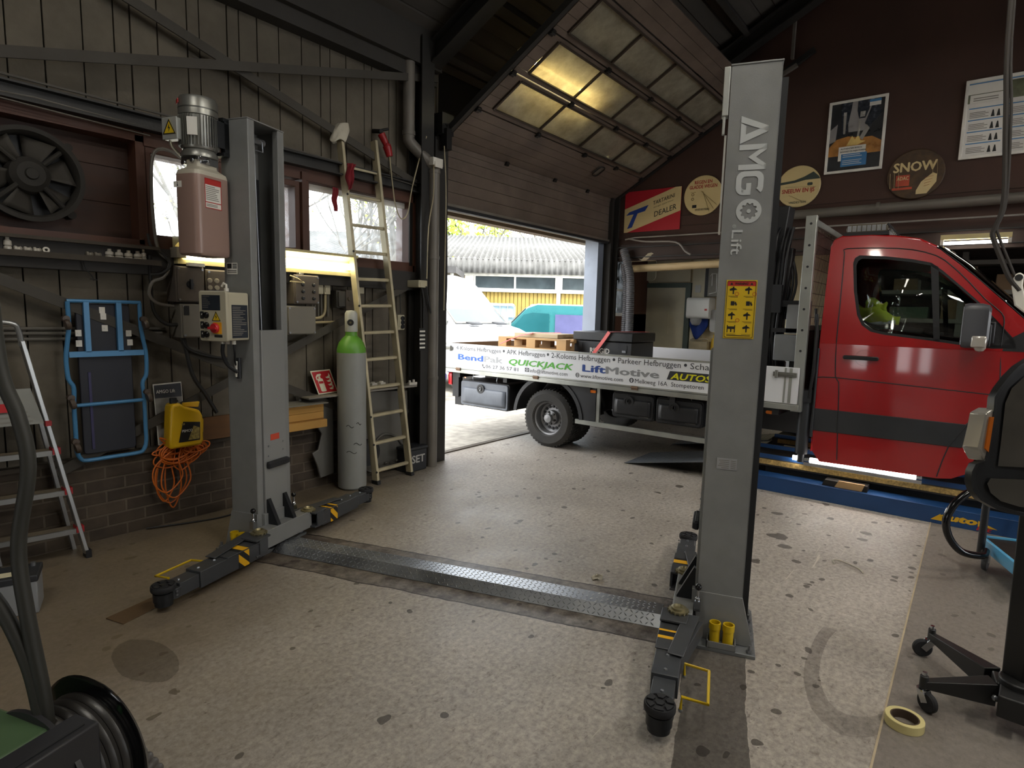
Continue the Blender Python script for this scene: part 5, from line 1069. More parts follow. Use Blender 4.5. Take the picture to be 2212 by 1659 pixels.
b = B(); b.ring((1.085, 4.625, 2.34), (0, -1, 0), .235, .0001, .002, 32); b.done('back_grille', mat('dark_channel'), FN)
# ledge with white ceramic knobs
b = B(); b.box(-4, 4.40, 1.855, 1.74, 4.56, 1.878); b.box(-4, 4.395, 1.85, 1.74, 4.41, 1.885); b.box(-4, 4.41, 1.955, 1.74, 4.56, 1.975); b.done('ledge_shelf', mat('grimy_wood', '4a433a', .85, dirt=.5), None, label='narrow grimy wooden double ledge below the fan bay', cat='shelf')
cer = mat('ceramic_white', 'bdb7aa', .35, dirt=.2)
def knob(x, h, r, label):
    b = B(); b.lathe([(r, 0), (r, h*.25), (r*.75, h*.3), (r, h*.38), (r*.95, h*.65), (r*.5, h*.75), (r*.45, h), (0, h)], (x, 4.45, 1.8785), n=14); b.done('ceramic_insulator', cer, None, label=label, cat='insulator', group='white ceramic pieces on the ledge')
knob(.94, .085, .02, 'tall slim white ceramic piece at the left end of the ledge'); knob(1.65, .075, .017, 'small slim white ceramic piece at the right end of the ledge')
for x, n in ((1.45, 'squat white ceramic pot on the ledge, farthest from the window'), (1.505, 'second squat white ceramic pot on the ledge, counted from the fan side'), (1.56, 'third squat white ceramic pot on the ledge, counted from the fan side'), (1.615, 'squat white ceramic pot on the ledge, nearest the window')): knob(x, .06, .025, n)
for x, n in ((.985, 'lying white ceramic tube next to the tall slim piece on the ledge'), (1.03, 'middle one of three lying white ceramic tubes on the ledge'), (1.075, 'lying white ceramic tube beside the white ring on the ledge'), (1.34, 'grimy lying ceramic tube on the ledge under the fan'), (1.385, 'grimy lying ceramic tube beside the squat pots on the ledge')):
    b = B(); b.lathe([(.008, 0), (.016, .004), (.016, .014), (.011, .018), (.012, .03), (.016, .033), (.010, .04), (0, .04)], (x-.02, 4.45, 1.8945), (1, 0, 0), 12); b.done('ceramic_tube', cer if x < 1.2 else mat('dull_ceramic', '7d776a', .6), None, label=n, cat='insulator', group='white ceramic pieces on the ledge')
b = B(); b.ring((1.115, 4.44, 1.8965), (0, -1, .2), .018, .008, .012, 16); b.done('ceramic_ring', cer, None, label='white ceramic ring standing on the ledge', cat='insulator', group='white ceramic pieces on the ledge')
# wall conduits and cables
cd_ = mat('grey_conduit', '5e5a52', .6, dirt=.4)
for i, (z, x1) in enumerate(((1.44, 1.80), (1.41, 1.78), (1.375, 1.80))): b = B(); b.tube([(-1, 4.545, z), (x1, 4.545, z-.02)], .011, 8); b.done('conduit', cd_, None, label=('top', 'middle', 'bottom')[i]+' one of three grey conduits behind the blue creeper', cat='conduit', group='grey wall conduits')
b = B(); b.tube([(-1, 4.45, 2.90), (.9, 4.45, 2.86), (1.9, 4.45, 2.86), (3.3, 4.45, 2.84), (4.1, 4.45, 2.80)], .008, 8); b.done('conduit', cd_, None, label='long pale conduit lying on top of the steel beam', cat='conduit')
b = B(); b.tube([(.3, 4.44, 2.70), (.9, 4.42, 2.72), (1.5, 4.42, 2.70), (1.72, 4.44, 2.70)], .004, 6); b.tube([(.3, 4.44, 2.72), (1.1, 4.41, 2.76), (2.0, 4.42, 2.73)], .004, 6); b.done('wire', mat('grey_cable'), None, label='thin wires strung in front of the steel beam', cat='cable')
b = B(); b.tube([(1.98, 4.40, 2.52), (1.85, 4.42, 2.62), (1.74, 4.43, 2.60), (1.715, 4.44, 2.4), (1.72, 4.44, 2.1), (1.74, 4.43, 1.95), (1.80, 4.42, 1.88), (1.76, 4.42, 1.78), (1.69, 4.43, 1.74), (1.67, 4.44, 1.66), (1.72, 4.45, 1.60), (1.83, 4.46, 1.58)], .011, 8, sm=4); b.done('power_cable', mat('grey_cable'), None, label='thick grey cable running down beside the first window', cat='cable')
b = B(); b.tube([(1.68, 4.44, 2.06), (1.69, 4.43, 1.98), (1.76, 4.42, 1.93), (1.80, 4.41, 1.86), (1.74, 4.41, 1.80), (1.68, 4.43, 1.79)], .009, 8, sm=4); b.tube([(1.69, 4.46, 1.92), (1.69, 4.46, 1.75), (1.70, 4.46, 1.55), (1.77, 4.46, 1.46), (1.86, 4.46, 1.45)], .012, 8, sm=4); b.done('power_cable', mat('black_cable', '1d1c1b', .6), None, label='black cable looped below the ledge beside the switch boxes', cat='cable')
b = B(); b.tube([(1.86, 4.44, 1.38), (1.9, 4.42, 1.28), (2.05, 4.41, 1.22), (2.20, 4.41, 1.20), (2.3, 4.40, 1.21)], .012, 8, sm=4); b.tube([(1.88, 4.44, 1.36), (1.92, 4.42, 1.1), (2.0, 4.41, .95), (2.08, 4.41, .80)], .014, 8, sm=4); b.done('power_cable', mat('black_cable'), None, label='black cables hanging from the blank switch box', cat='cable')
b = B(); b.tube([(1.30, 4.43, 1.85), (1.31, 4.43, 1.80), (1.34, 4.43, 1.76), (1.35, 4.43, 1.73)], .004, 6, sm=3); b.tube([(1.33, 4.43, 1.74), (1.37, 4.43, 1.735)], .004, 6); b.done('loose_wire', mat('black_cable'), None, label='short loose black wire hanging below the ledge', cat='cable')
# switch cabinets
cab = mat('rusty_grey_box', '635a51', .7, .2, dirt=.5, dcol='3b342d', sc=9); cab2 = mat('grey_box', '7c776c', .6, .1, dirt=.25)
def cabinet(name, x0, x1, z0, z1, m, label, y=4.40, knobs=(), handle=None, dots=()):
    t = thing(name, label, 'electrical box', ((x0+x1)/2, y, z0))
    b = B(); b.box(x0, y, z0, x1, 4.555, z1); bo = b.done('housing', m, t, bev=.006)
    b = B(); b.rbox(x0+.008, y-.015, z0+.008, x1-.008, y+.001, z1-.008, .012, axis='y'); b.done('cover', m, t, bev=.003)
    if knobs:
        for x, z in knobs: b = B(); b.lathe([(.014, 0), (.014, .012), (.010, .016), (0, .016)], (x, y-.015, z), (0, -1, 0), 14); b.done('fuse_cap', blk, t)
    if dots:
        for x, z in dots: b = B(); b.lathe([(.017, 0), (.017, .008), (.012, .010), (0, .008)], (x, y-.015, z), (0, -1, 0), 16); b.done('round_cap', mat('pale_cap', 'a39a86', .5), t)
    if handle: b = B(); x, z = handle; b.lathe([(.026, 0), (.022, .012), (0, .012)], (x, y-.015, z), (0, -1, 0), 14); b.cbox((x, y-.035, z), (.016, .02, .07)); b.done('switch_handle', blk, t)
    b = B()
    for x in (x0+.018, x1-.018):
        for z in (z0+.018, z1-.018): b.cyl((x, y-.015, z), (x, y-.02, z), .008, n=8)
    b.done('screw', gal, t)
    return t
cabinet('switch_cabinet', 1.825, 2.02, 1.61, 1.86, cab, 'square rusty grey switch cabinet with black handle, below the lamp', handle=(1.915, 1.735))
cabinet('fuse_cabinet', 2.03, 2.30, 1.61, 1.85, cab, 'rusty fuse cabinet with pale round caps, half behind the lift post', dots=[(2.05, 1.77), (2.10, 1.77), (2.05, 1.72), (2.10, 1.72), (2.06, 1.67)])
cabinet('junction_box', 1.85, 2.20, 1.36, 1.60, cab2, 'blank grey box below the rusty cabinets, left of the lift post')
b = B(); b.box(1.865, 4.38, 1.52, 1.90, 4.385, 1.585); b.done('opening', mat('dark_channel'), bpy.data.objects['junction_box'])
cabinet('fuse_cabinet', 2.73, 2.96, 1.62, 1.86, cab, 'rusty fuse cabinet with six black caps, right of the lift post', knobs=[(2.80+.10*i, 1.67+.055*j) for i in range(2) for j in range(3)])
cabinet('junction_box', 2.66, 2.925, 1.37, 1.605, cab2, 'blank grey box below the six cap fuse cabinet')
b = B(); b.box(1.90, 4.36, 1.862, 2.01, 4.40, 1.885); b.done('paper_packet', mat('white_plastic'), None, label='small white packet lying on top of the switch cabinet', cat='packet')
b = B(); b.cbox((2.80, 4.42, 1.872), (.05, .03, .016), (0, 0, .3)); b.done('paper_packet', mat('white_plastic'), None, label='small white piece lying on top of the six cap cabinet', cat='packet')
b = B(); b.tube([(2.68, 4.37, 1.80), (2.80, 4.36, 1.795), (2.74, 4.36, 1.825), (2.68, 4.37, 1.845)], .006, 6); b.done('coat_hook', mat('pale_wood_hook', 'c7b98e', .5), None, label='pale bracket hook at the edge of the six cap cabinet', cat='hook')
def socket(x, z, wd, ht, label, y=4.50, m=None, holes=()):
    t = thing('wall_socket', label, 'socket', (x, y, z)); b = B(); b.rbox(x-wd/2, y, z-ht/2, x+wd/2, 4.558, z+ht/2, .008, axis='y'); b.done('box', m or mat('yellowed_plastic', 'b7b096', .45, dirt=.2), t, bev=.004)
    b = B(); b.rbox(x-wd*.36, y-.006, z-ht*.3, x+wd*.36, y, z+ht*.22, .005, axis='y'); b.done('rocker', mat('yellowed_plastic'), t)
    for hx, hz in holes: b = B(); b.lathe([(.022, 0), (.022, .008), (.016, .008), (.016, .001), (0, .001)], (x+hx, y-.006, z+hz), (0, -1, 0), 16); b.done('outlet', blk, t)
socket(3.045, 1.755, .062, .085, 'pale light switch left of its twin, beside the leaning ladder'); socket(3.115, 1.755, .062, .085, 'pale light switch right of its twin, beside the leaning ladder'); socket(3.475, 1.775, .07, .085, 'pale junction box seen between the ladder rungs')
socket(4.06, 1.85, .115, .07, 'pale double box on the jamb right of the ladder top', y=4.30); socket(3.96, 1.47, .085, .15, 'pale socket block with three black outlets right of the ladder', holes=((.01, .04), (.01, 0), (.01, -.04)))
cab_ = mat('dark_box', '2c2a27', .6)
b = B(); b.box(3.18, 4.46, 1.60, 3.27, 4.55, 1.75); b.rbox(3.19, 4.44, 1.61, 3.26, 4.46, 1.74, .006, axis='y'); b.done('meter_box', cab_, None, label='dark narrow box between the light switches and the ladder', cat='electrical box', bev=.003)
b = B(); b.box(3.285, 4.47, 1.58, 3.36, 4.55, 1.76); b.cyl((3.32, 4.47, 1.68), (3.32, 4.455, 1.68), .02, n=12); b.done('switch_box', cab, None, label='grimy grey switch box partly behind the left ladder rail', cat='electrical box', bev=.003)
pipe_m = mat('pale_conduit', 'a89b78', .5, dirt=.25)
b = B(); b.tube([(2.93, 4.52, 1.50), (3.02, 4.52, 1.505), (3.07, 4.52, 1.52), (3.10, 4.52, 1.57), (3.105, 4.52, 1.71)], .012, 8, sm=4); b.done('conduit', pipe_m, None, label='cream conduit bending up to the right hand light switch', cat='conduit')
b = B(); b.tube([(2.93, 4.52, 1.465), (3.30, 4.52, 1.475)], .011, 8); b.done('conduit', pipe_m, None, label='straight cream conduit just below the bent one', cat='conduit')
for x in (2.985, 3.01, 3.045, 3.075, 3.14): b = B(); b.tube([(x, 4.535, 1.85 if x in (2.985, 3.01) else 1.72), (x, 4.535, 1.52)], .009, 6); b.done('conduit', cd_, None, label='grimy vertical conduit below the light switches', cat='conduit', group='grimy vertical conduits')
b = B(); b.tube([(3.95, 4.5, 1.86), (3.94, 4.5, 1.75), (3.95, 4.5, 1.56)], .005, 6); b.tube([(4.06, 4.31, 1.8), (4.08, 4.31, 1.7), (4.09, 4.32, 1.4)], .009, 6); b.tube([(4.10, 4.3, 1.83), (4.16, 4.3, 1.6), (4.22, 4.3, 1.45), (4.3, 4.32, 1.45)], .008, 6, sm=3); b.done('power_cable', mat('black_cable'), None, label='cables hanging from the double box on the jamb', cat='cable')
b = B(); b.box(4.03, 4.315, 1.2, 4.11, 4.32, 1.42); n1 = b.done('notice', klab, None, label='black notice strip with white lines right of the ladder', cat='sign'); b = B()
for k in range(5): b.box(4.035, 4.313, 1.22+k*.04, 4.105, 4.315, 1.237+k*.04)
b.done('white_line', wlab, n1)
# blue creeper hung on the wall
bl = mat('blue_tube', '4a86b4', .4, .1, dirt=.3, dcol='24384a'); CP = thing('mechanic_creeper', 'blue tubular mechanic creeper with dark board hung upright on the wall', 'creeper', (1.4, 4.48, .57))
b = B(); b.rbox(1.245, 4.44, .62, 1.545, 4.465, 1.585, .02, axis='y'); b.done('board', mat('navy_board', '20222b', .6, dirt=.2), CP, bev=.004)
b = B(); b.box(1.29, 4.434, .65, 1.305, 4.44, 1.15); b.done('board_stripe', mat('violet_trim', '2e2a52', .5), CP)
def tube_(pts, r=.013, nm='frame_tube'): b = B(); b.tube(pts, r, 10, sm=4); b.done(nm, bl, CP)
for s, x in ((-1, 1.20), (1, 1.60)): tube_([(x, 4.42, 1.595), (x+s*.0, 4.42, 1.45), (x+s*.012, 4.42, 1.35), (x+s*.025, 4.42, 1.25), (x+s*.02, 4.42, 1.12), (x-s*.005, 4.42, 1.06), (x, 4.42, .95), (x, 4.42, .75), (x, 4.42, .66), (x-s*.02, 4.42, .60), (x-s*.06, 4.42, .585), (1.40, 4.42, .585)])
for z in (1.60, .945): b = B(); b.tube([(1.195, 4.42, z), (1.605, 4.42, z)], .012, 10); b.done('cross_tube', bl, CP)
b = B(); b.box(1.19, 4.41, 1.25, 1.61, 4.435, 1.285); b.done('cross_bar', bl, CP)
for x in (1.295, 1.475): b = B(); b.box(x-.015, 4.41, 1.28, x+.015, 4.435, 1.60); b.done('upright_bar', bl, CP)
for x, z in ((1.18, 1.46), (1.61, 1.46), (1.18, .97), (1.61, .97), (1.19, .69)):
    b = B(); b.cyl((x, 4.42, z+.03), (x, 4.38, z+.03), .02, n=12); b.lathe([(.008, -.012), (.03, -.012), (.034, 0), (.03, .012), (.008, .012)], (x, 4.365, z-.005), (1, 0, .2), 18); b.done('castor', mat('brown_castor', '51443a', .5, dirt=.2), CP)
for x, z in ((1.25, 1.40), (1.25, 1.335), (1.385, 1.545), (1.39, 1.505), (1.395, 1.43), (1.53, 1.395), (1.535, 1.335)): b = B(); b.box(x-.016, 4.428, z-.02, x+.016, 4.439, z+.02); b.cyl((x, 4.427, z), (x, 4.424, z), .006, n=8); b.done('fixing_block', mat('white_plastic'), CP)
# poster, jerrycan, orange cord on the brick ledge
PO = thing('poster_board', 'small poster with lift logo leaning on the wall behind the yellow jerrycan', 'poster', (1.80, 4.49, .60))
P3 = lambda u, v: (u, 4.485+.05*(v-.6)/.44, v)
b = B(); b.prism([(1.70, .60), (1.89, .60), (1.89, 1.035), (1.70, 1.03)], P3, (0, .006, 0)); b.done('board', wlab, PO)
b = B(); b.prism([(1.705, .61), (1.885, .61), (1.885, .93), (1.705, .93)], lambda u, v: Vector(P3(u, v))-Vector((0, .0012, 0)), (0, .001, 0)); b.done('picture_area', mat('pale_print', '8d8a84', .5, var=.3, sc=14), PO); b = B(); b.prism([(1.705, .93), (1.885, .93), (1.885, 1.027), (1.705, 1.022)], lambda u, v: Vector(P3(u, v))-Vector((0, .0012, 0)), (0, .001, 0)); b.done('dark_header', mat('dark_print', '34363c', .5, var=.2), PO)
b = B(); b.text('AMGO Lift', (1.712, 4.515, .965), (1, 0, 0), (0, .11, 1), .024, .125, bold=.02, ex=.002); b.done('lettering', wlab, PO, norm=False)
b = B(); b.prism([(1.80, .90), (1.83, .915), (1.85, .91), (1.86, .895), (1.81, .89)], lambda u, v: Vector(P3(u, v))-Vector((0, .003, 0)), (0, .001, 0)); b.done('car_print', klab, PO)
JC = thing('jerrycan', 'yellow oil jerrycan with dark label on the brick ledge above the orange cord', 'jerrycan', (1.82, 4.40, .586))
yj = mat('yellow_plastic', 'd9ae14', .35, var=.06)
Rj = Matrix.Rotation(.0, 3, 'Z')
b = B(); b.prism([(1.72, .588), (1.93, .588), (1.95, .62), (1.95, .80), (1.93, .845), (1.83, .88), (1.80, .905), (1.745, .905), (1.735, .87), (1.72, .66)], FY(4.34), (0, .12, 0)); b.done('body', yj, JC, bev=.018)
b = B(); b.tube([(1.945, 4.40, .80), (1.965, 4.40, .76), (1.96, 4.40, .67)], .012, 8); b.prism([(1.83, .875), (1.94, .86), (1.95, .90), (1.84, .90)], FY(4.385), (0, .03, 0)); b.done('grip', yj, JC, bev=.006)
b = B(); b.cyl((1.775, 4.40, .903), (1.775, 4.40, .94), .024, n=18); b.done('cap', blk, JC)
b = B(); b.prism([(1.775, .63), (1.92, .63), (1.925, .76), (1.81, .775)], FY(4.337), (0, .001, 0)); jl = b.done('label_panel', mat('black_gold_label', '1f1d1a', .4), JC); b = B(); b.prism([(1.84, .64), (1.915, .64), (1.92, .72), (1.88, .74)], FY(4.336), (0, .0008, 0)); b.prism([(1.80, .75), (1.82, .752), (1.82, .765), (1.80, .763)], FY(4.336), (0, .0008, 0)); b.done('gold_print', mat('gold_print', '9c8a4e', .4, var=.5, sc=60), jl); b = B(); b.text('PEMCO', (1.80, 4.3365, .70), (1, 0, 0), (0, 0, 1), .018, .07, bold=.02); b.done('lettering', wlab, jl, norm=False)
# orange extension cord: bundled loops over the ledge
b = B(); R_ = random.Random(5)
top = Vector((1.80, 4.44, .60))
pts = []
for k in range(26):
    a = R_.uniform(-.9, .9); long_ = R_.random() < .45
    L = R_.uniform(.32, .50) if long_ else R_.uniform(.06, .2); wd = R_.uniform(.05, .10) if long_ else R_.uniform(.05, .13); cx = 1.80+(R_.uniform(-.10, .0) if long_ else R_.uniform(-.05, .12))
    zt = .62+R_.uniform(-.04, .02)
    yy = 4.47-R_.uniform(.0, .06)
    pts += [Vector((1.79+R_.uniform(-.03, .05), yy, zt)), Vector((cx-wd*.8, yy-.01, zt-L*.35)), Vector((cx-wd, yy-.015, zt-L*.75)), Vector((cx-wd*.1, yy-.01, zt-L)), Vector((cx+wd, yy-.015, zt-L*.7)), Vector((cx+wd*.8, yy-.01, zt-L*.3))]
for k in range(3): pts += [Vector((1.84, 4.44-.01*k, .58)), Vector((1.96, 4.43-.01*k, .60-.03*k)), Vector((2.01-.03*k, 4.43, .54-.02*k)), Vector((1.92, 4.44, .49))]
pts += [Vector((1.80, 4.42, .60)), Vector((1.68, 4.40, .67)), Vector((1.72, 4.42, .62))]
for p in pts: p.y = min(p.y, 4.488 if p.z > .59 else 4.488)
b.tube(pts, .0052, 6, sm=5); b.done('extension_cord', mat('orange_cord', 'c4641c', .5, var=.12), None, label='tangled orange extension cord hanging over the brick ledge', cat='cord')
b = B(); b.box(1.94, 4.47, .588, 2.42, 4.50, .76); b.done('wooden_board', mat('brown_plank', '6b4a2a', .75, var=.35, stretch=(.4, 1, 3), dirt=.3), None, label='brown wooden board on the ledge left of the lift post', cat='board', bev=.003)
# right of the lift post: insulation blocks, sign, metal sheet
for k, (z0, z1, n) in enumerate(((.588, .655, 'bottom yellow insulation slab of the stack on the ledge'), (.657, .715, 'middle yellow insulation slab of the stack on the ledge'), (.717, .79, 'topmost yellow insulation slab of the stack on the ledge'))):
    b = B(); b.box(2.5, 4.30+(.05 if k else 0), z0, 2.96, 4.55, z1); b.done('insulation_slab', mat('yellow_foam', 'b98d4a', .9, var=.12, dirt=.25, dcol='7d5c2c', bump=.2), None, label=n, cat='insulation', group='insulation slabs on the ledge', bev=.004)
b = B(); b.box(2.48, 4.28, .793, 2.96, 4.55, .80); b.done('cover_sheet', mat('paint_marked_board', '7b776f', .7, dirt=.5), None, label='paint marked thin board on top of the insulation slabs', cat='board')
b = B(); b.prism([(2.80, 4.55), (2.80, 4.32), (3.16, 4.32), (3.16, 4.55)], FZ(.835), (0, 0, .012)); b.box(2.82, 4.50, .80, 2.84, 4.55, .835); b.box(3.12, 4.50, .60, 3.14, 4.55, .835); b.box(2.96, 4.45, .586, 2.99, 4.55, .835); b.done('small_shelf', mat('worn_white_board', '8a857b', .7, dirt=.4), None, label='worn pale shelf board carrying the fire extinguisher sign', cat='shelf')
FS = thing('safety_sign', 'square red fire extinguisher sign leaning on the wall above the gas cylinder', 'sign', (3.06, 4.46, .85))
qf = lambda u, v: (2.965+.2*u+.03*(1-v)*0-.035*v, 4.43+.07*v, .849+.2*v+.006*u)
b = B(); b.prism([(0, 0), (1, 0), (1, 1), (0, 1)], qf, (0, .004, 0)); b.done('plate', mat('glow_white', 'd9d6bd', .5), FS)
qd = lambda d_: (lambda u, v: Vector(qf(u, v))-Vector((0, d_, 0)))
b = B(); b.prism([(.05, .05), (.95, .05), (.95, .95), (.05, .95)], qd(.001), (0, .001, 0)); b.done('red_field', mat('sign_red', 'b0141e', .45, var=.04), FS)
b = B(); b.prism(rrect(.20, .10, .46, .66, .06, 3), qd(.002), (0, .001, 0)); b.prism([(.28, .66), (.38, .66), (.38, .74), (.28, .74)], qd(.002), (0, .001, 0)); b.prism([(.20, .62), (.15, .60), (.16, .74), (.26, .84), (.44, .86), (.46, .80), (.40, .78), (.38, .74), (.30, .76), (.22, .72)], qd(.002), (0, .001, 0))
for k in range(4): z = .16+.16*k; b.prism([(.62, z+.06), (.68, z), (.80, z-.01), (.88, z+.10), (.84, z+.22), (.80, z+.10), (.70, z+.06)], qd(.002), (0, .001, 0))
b.done('pictogram', mat('glow_white'), FS)
b = B(); b.prism([(.22, .44), (.44, .44), (.44, .54), (.22, .54)], qd(.003), (0, .001, 0)); b.done('pictogram_label', mat('sign_red'), FS)
sm_ = mat('bare_grey_metal', '6a6862', .5, .5, dirt=.4)
b = B(); b.prism([(2.90, .34), (2.96, .36), (3.0, .50), (2.93, .60), (2.90, .78), (3.12, .80), (3.12, .12), (2.98, .10), (2.95, .22)], FY(4.44), (0, .02, 0)); b.done('body_panel', sm_, None, label='grey curved sheet metal panel behind the gas cylinder', cat='car part', bev=.006)
b = B(); b.prism([(3.42, .10), (3.55, .03), (3.90, .06), (3.92, .30), (3.98, .56), (3.97, .80), (3.40, .83)], FY(4.42), (0, .025, 0)); b.cyl((3.45, 4.415, .26), (3.45, 4.40, .26), .14, n=24)
for k in range(5): b.cyl((3.62+.07*k, 4.42, .10+.02*(k % 2)), (3.62+.07*k, 4.41, .10), .018, n=10)
b.tube([(3.55, 4.415, .33), (3.66, 4.41, .40), (3.80, 4.41, .36), (3.90, 4.41, .26)], .012, 8, sm=4); b.done('body_panel', sm_, None, label='large battered metal car panel leaning behind the ladder', cat='car part', bev=.005)
b = B(); b.lathe([(.13, 0), (.125, .02), (0, .02)], (3.46, 4.39, .26), (0, -1, 0), 24); b.done('rubber_disc', mat('dark_channel'), None, label='black round opening low on the battered panel behind the ladder', cat='car part')
b = B(); b.box(3.33, 4.30, .845, 3.99, 4.55, .865); b.done('wooden_board', mat('worn_white_board'), None, label='dusty shelf board behind the ladder with small white parts', cat='shelf', bev=.003)
b = B(); b.box(3.36, 4.44, .78, 3.40, 4.55, .845); b.box(3.92, 4.44, .6, 3.95, 4.55, .845); b.done('shelf_bracket', mat('worn_black_steel'), None, label='dark bracket holding the shelf board behind the ladder', cat='bracket', group='brackets of the shelf behind the ladder')
for x, n in ((3.52, 'left'), (3.62, 'right')): b = B(); b.box(x, 4.40, .866, x+.06, 4.46, .905); b.cyl((x+.03, 4.43, .905), (x+.03, 4.43, .915), .02, n=12); b.done('white_connector', mat('white_plastic'), None, label='%s one of two small white parts on the shelf behind the ladder' % n, cat='part', bev=.003)
b = B(); b.box(3.90, 4.31, .866, 4.0, 4.34, .89); b.cyl((3.92, 4.33, .89), (3.92, 4.33, .91), .012, n=10); b.cyl((3.97, 4.33, .89), (3.97, 4.33, .915), .012, n=10); b.done('white_connector', mat('white_plastic'), None, label='white double knob part right of the ladder rail', cat='part')
CT = thing('plastic_crate', 'low black crate with white lettering on the floor right of the ladder foot', 'crate', (3.98, 4.3, 0))
b = B(); b.box(3.84, 4.27, .0, 4.10, 4.44, .22); b.done('body', mat('matt_black_box'), CT, bev=.012); b = B(); b.box(3.83, 4.26, .22, 4.11, 4.45, .25); b.done('lid', mat('matt_black_box'), CT, bev=.008)
b = B(); b.text('SET', (3.90, 4.2695, .09), (1, 0, 0), (0, 0, 1), .075, .17, bold=.03); b.done('lettering', mat('worn_white_print', 'b5b3ae', .6, dirt=.5), CT, norm=False)
# gas cylinder
GC = thing('gas_cylinder', 'tall grey gas cylinder with green shoulder standing beside the ladder', 'gas cylinder', (3.205, 4.35, 0))
gx, gy = 3.205, 4.29
b = B(); b.lathe([(.10, 0), (.122, .02), (.124, .05), (.124, 1.215)], (gx, gy, 0), n=40); b.done('body', mat('cylinder_grey', '8f918e', .5, var=.08, dirt=.18, dcol='4b4842', dsc=3, stretch=(1, 1, .5)), GC)
b = B(); b.lathe([(.1242, 1.215), (.122, 1.25), (.105, 1.30), (.08, 1.335), (.052, 1.36), (.048, 1.395), (.0, 1.395)], (gx, gy, 0), n=40); b.done('shoulder', mat('cylinder_green', '5f9a35', .4, dirt=.25, dcol='3f5a28'), GC)
b = B(); b.lathe([(.052, 1.395), (.054, 1.40), (.054, 1.55), (.04, 1.575), (0, 1.58)], (gx, gy, 0), n=28); b.done('valve_guard', mat('guard_grey', 'aeb0aa', .45), GC); b = B(); d_ = Vector((-.75, -.8, 0)).normalized(); b.cyl(Vector((gx, gy, 1.475))+d_*.046, Vector((gx, gy, 1.475))+d_*.056, .028, n=18); b.done('guard_opening', mat('dark_channel'), GC); b = B(); b.cyl(Vector((gx, gy, 1.475))+d_*.05, Vector((gx, gy, 1.475))+d_*.06, .010, n=10); b.done('valve', brass, GC)
b = B()
for (a0, z, l) in ((-2.6, .58, .5), (-2.1, .42, .6), (-2.6, .35, .7), (-1.9, .60, .35)): b.tube([(gx+.1248*math.cos(a0+l*t/6), gy+.1248*math.sin(a0+l*t/6), z+.012*math.sin(t)) for t in range(7)], .003, 5)
b.done('scuff', mat('scuff_dark', '2f2c28', .8), GC, kind='stuff')
# leaning ladder
lw = mat('paint_splashed_aluminium', 'c0b698', .5, .25, var=.2, dirt=.35, dcol='6b6350', sc=10)
LD = thing('leaning_ladder', 'paint splashed ladder leaning on the wall beside the gas cylinder', 'ladder', (3.6, 4.25, 0))
def lp(x0, x1, t): return Vector((x0+(x1-x0)*t, 4.215+.235*t, 3.10*t))
for (x0, x1, nm) in ((3.415, 3.215, 'rail'), (3.825, 3.585, 'rail')):
    b = B(); b.beam(lp(x0, x1, 0), lp(x0, x1, 1.0), .028, .075, (0, -1, .1)); b.done(nm, lw, LD, bev=.004)
for z in (.12, .375, .63, .885, 1.14, 1.38, 1.62, 1.855, 2.09, 2.32, 2.57, 2.81):
    t = z/3.10; b = B(); b.beam(lp(3.415, 3.215, t), lp(3.825, 3.585, t+.003), .032, .026, (0, -.3, 1)); b.done('rung', lw, LD, bev=.006)
b = B()
for z in (.12, .375, .63, 1.14, 1.62, 2.09, 2.57): q = lp(3.40, 3.20, z/3.1); b.cyl(q+Vector((0, -.04, 0)), q+Vector((0, -.046, 0)), .010, n=8)
b.done('rivet_hole', mat('dark_channel'), LD)
for x0, x1 in ((3.415, 3.215), (3.825, 3.585)): b = B(); b.beam(lp(x0, x1, -.0), lp(x0, x1, .012), .036, .085, (0, -1, .1)); b.done('foot', blk, LD)
def cloth(name, fn, nu, nv, m, label, th=.008):
    b = B(); b.grid(fn, nu, nv); b.done(name, m, None, label=label, cat='cloth', solid=th, sub=1)
rag = mat('white_rag', 'c2bcab', .85, dirt=.2, bump=.3)
b = B(); V = []; n_ = 20; m_ = 11
for j in range(m_):
    v = j/(m_-1)
    for k in range(n_):
        a = 2*PI*k/n_; r = (.045+.030*math.sin(min(1, v*2.2)*PI/2)-.012*v)*(1+.10*math.sin(5*a+6*v)+.07*math.sin(9*a-7*v)); V.append((3.215+r*1.05*math.cos(a)-.03*v+.03*(1-v), 4.435+r*.75*math.sin(a), 3.165-.165*v+.014*math.sin(3*a)*v+.012*math.cos(a)))
b._add(V+[(3.245, 4.435, 3.165)], [(j*n_+k, j*n_+(k+1) % n_, (j+1)*n_+(k+1) % n_, (j+1)*n_+k) for j in range(m_-1) for k in range(n_)]+[(m_*n_, (k+1) % n_, k) for k in range(n_)])
b.done('white_rag', rag, None, label='crumpled white rag pulled over the left ladder rail top', cat='cloth', solid=.006, sub=1)
cloth('red_cloth', lambda u, v: (3.235+.085*u*(1-.4*v)-.02*v+.010*math.sin(9*v+3*u), 4.35-.02*math.sin(PI*u)+.018*math.sin(13*u+4*v)+.02*(1-v), 2.83-.24*v+.03*u*math.sin(2*v)), 8, 12, mat('dark_red_cloth', '7c1a24', .85, bump=.2), 'dark red cloth hung over the upper ladder rung')
cloth('red_cloth', lambda u, v: (3.135+.05*u+.008*math.sin(9*v), 4.44+.012*math.sin(11*u+4*v), 2.62-.20*v), 6, 8, mat('dark_red_cloth'), 'end of dark red cloth behind the left ladder rail')
